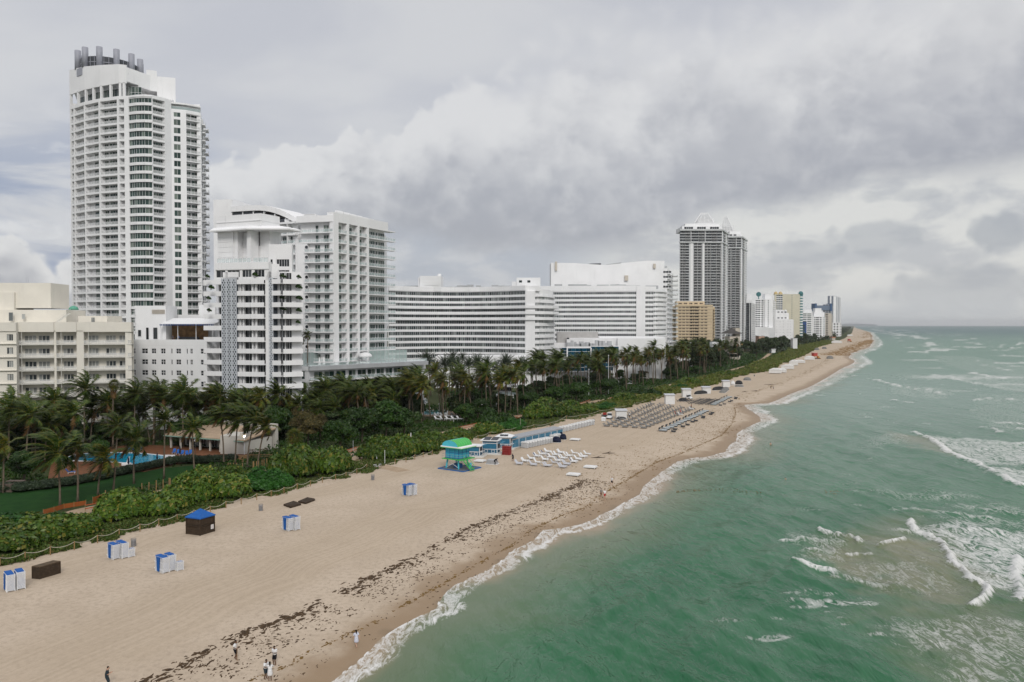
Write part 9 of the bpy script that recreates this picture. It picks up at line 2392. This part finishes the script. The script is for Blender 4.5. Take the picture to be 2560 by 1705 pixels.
for px, lab in (([(213,1279),(240,1274),(262,1267)], 'orange ribbon fence between the bushes by the lawn'), ([(845,1142),(868,1136),(892,1128),(905,1125)], 'orange ribbon fence at the lamp post by the dune bushes'), ([(1127,1082),(1155,1075),(1185,1068),(1212,1062)], 'orange ribbon fence along the path above the lifeguard tower'), ([(1281,1051),(1302,1046),(1323,1040)], 'orange ribbon fence before the big round bush'), ([(1442,1017),(1458,1012),(1475,1006)], 'orange ribbon fence beside the tan pole'), ([(1524,1001),(1550,995),(1577,988)], 'far orange ribbon fence between two bushes')): net(px, 1.1, lab, RIB, True)
def pole(u, v0, v1, label, r=.06, lamp=None, m_=PLW, name='lamp_post', cat='lamp post', lit=False):
 p = G(u, v1, 0); h = (v1 - v0) / F * p.y; o = empty(name, p, label, cat); m = MB(); m.tube([(0, 0, -.1), (0, 0, h)], [r, r * .8], 8); lpart('pole', m, m_, o)
 if lamp:
  m = MB(); m.lathe([(.05, h), (.2, h + .1), (.25, h + .28), (.15, h + .45), (.02, h + .5)], 10); lm = mat('lamp_globe', (.7, .7, .68), .3)
  if lit:
   lm, t, bs = new_mat('lit_lamp'); bs.inputs['Emission Color'].default_value = (1, .85, .6, 1); bs.inputs['Emission Strength'].default_value = 6
  lpart('lamp', m, lm, o, True)
 return o
pole(611, 1093, 1136, 'white lamp post with a lit lamp at the pool house corner', .14, True, PLW, lit=True); pole(488, 1104, 1140, 'dark lamp post with a pale globe before the pool house', .05, True, DARKM); pole(883, 1101, 1142, 'grey pole beside the sandy path and its orange ribbon', .07, None, CONC, 'pole', 'pole'); pole(962, 1125, 1158, 'white pole standing in the bush behind the bicycle', .06, None, PLW, 'pole', 'pole'); pole(942, 1140, 1152, 'short white marker post in the bush behind the bicycle', .08, None, PLW, 'marker_post', 'post')
pole(1027, 1082, 1096, 'white pillar with a dark cap among the dark trees', .16, None, PLW, 'pillar', 'pillar'); pole(1472, 1001, 1030, 'tan pole at the dune beside the orange ribbon', .07, None, ROPE, 'pole', 'pole'); pole(1301, 1045, 1075, 'thin tan pole in the bush above the sheds', .05, None, ROPE, 'pole', 'pole'); pole(1927, 847, 874, 'tall thin pale mast on the far dune', .15, None, PLW, 'mast', 'mast'); pole(1521, 890, 985, 'tall pale lamp mast before the blue glass pavilion', .11, True, PLW); pole(1283, 995, 1023, 'white lamp post at the garden bar', .08, True, PLW); pole(1134, 1040, 1058, 'white post with an arm at the garden lawn', .07, None, PLW, 'pole', 'pole'); pole(1472, 925, 990, 'slim pale lamp mast beside the pavilion corner', .09, True, PLW)
for u, v in ((1098, 1012), (1168, 1018), (1075, 1022), (1205, 1014)): pole(u, v, v + 24, 'garden lamp with a pale globe in the hotel grove', .05, True, PLW)['group'] = 'garden lamps in the hotel grove'
o = empty('wooden_stair', G(606, 1156, 0), 'short yellowish wooden stair by the pool house corner', 'stair', None, R(10)); m = MB()
for k in range(6): m.box(-.9, .9, k * .32, k * .32 + .3, .12 + k * .2, .18 + k * .2)
lpart('tread', m, WOODP, o); m = MB()
for x in (-.95, .9): m.hexa([(x, 0, 0), (x + .06, 0, 0), (x + .06, 2, 1.1), (x, 2, 1.1), (x, 0, .2), (x + .06, 0, .2), (x + .06, 2, 1.3), (x, 2, 1.3)])
lpart('stringer', m, WOODP, o)
def rails(px, h, label, m_):
 P = [G(u, v, 0) for u, v in px]; o = empty('rail_fence', P[0], label, 'fence')
 for p in P: a = p - P[0]; m = MB(); m.tube([(a.x, a.y, -.1), (a.x, a.y, h)], .07, 6); lpart('post', m, m_, o)
 for z in (.4, .75, h - .1):
  m = MB(); m.tube([Vector((p.x - P[0].x, p.y - P[0].y, z)) for p in P], .05, 4); lpart('rail', m, m_, o)
rails([(615,1133),(632,1135),(650,1134),(668,1132)], 1.1, 'dark wooden rail fence against the pool house wall', BROWNW); rails([(598,1150),(625,1147),(650,1146),(680,1146)], 1.0, 'yellowish rail fence of the boardwalk by the pool house', WOODP)
m = MB(); a, c = at2(2108, 24000), at2(2190, 26000); n = 24
for i in range(n):
 p, q = a.lerp(c, i / n), a.lerp(c, (i + 1) / n); h = 30 + 55 * float(fbm(np.array([i * .45]), np.array([1.7]), 3)[0]) * math.sin(PI * (i + .5) / n) ** .5
 m.box(p.x, q.x + 1, p.y, p.y + 800, -1.5, h)
tag(link('distant_shore', m.mesh('distant_shore', ground_mat('distant_shore', (.16, .19, .21), (.2, .23, .25), (.18, .2, .22), .002))), 'low grey shore on the horizon beyond the beach', None, None, 'structure')
# ---- air
def air():
 m = MB(); m.box(-26000, 26000, -300, 27500, -8, 150); me = m.mesh('haze', [])
 mt = bpy.data.materials.new('haze_air'); mt.use_nodes = True; mt.node_tree.nodes.clear(); t = NT(mt.node_tree)
 out = t.node('ShaderNodeOutputMaterial'); v = t.node('ShaderNodeVolumePrincipled'); v.inputs['Color'].default_value = (.93, .95, .97, 1); v.inputs['Density'].default_value = HAZE
 v.inputs['Anisotropy'].default_value = 0.2
 t.l.new(v.outputs[0], out.inputs['Volume']); me.materials.append(mt)
 tag(link('haze', me), 'thin pale sea air over the whole coast', None, None, 'stuff')
HAZE = 0.000042
if HAZE: air()
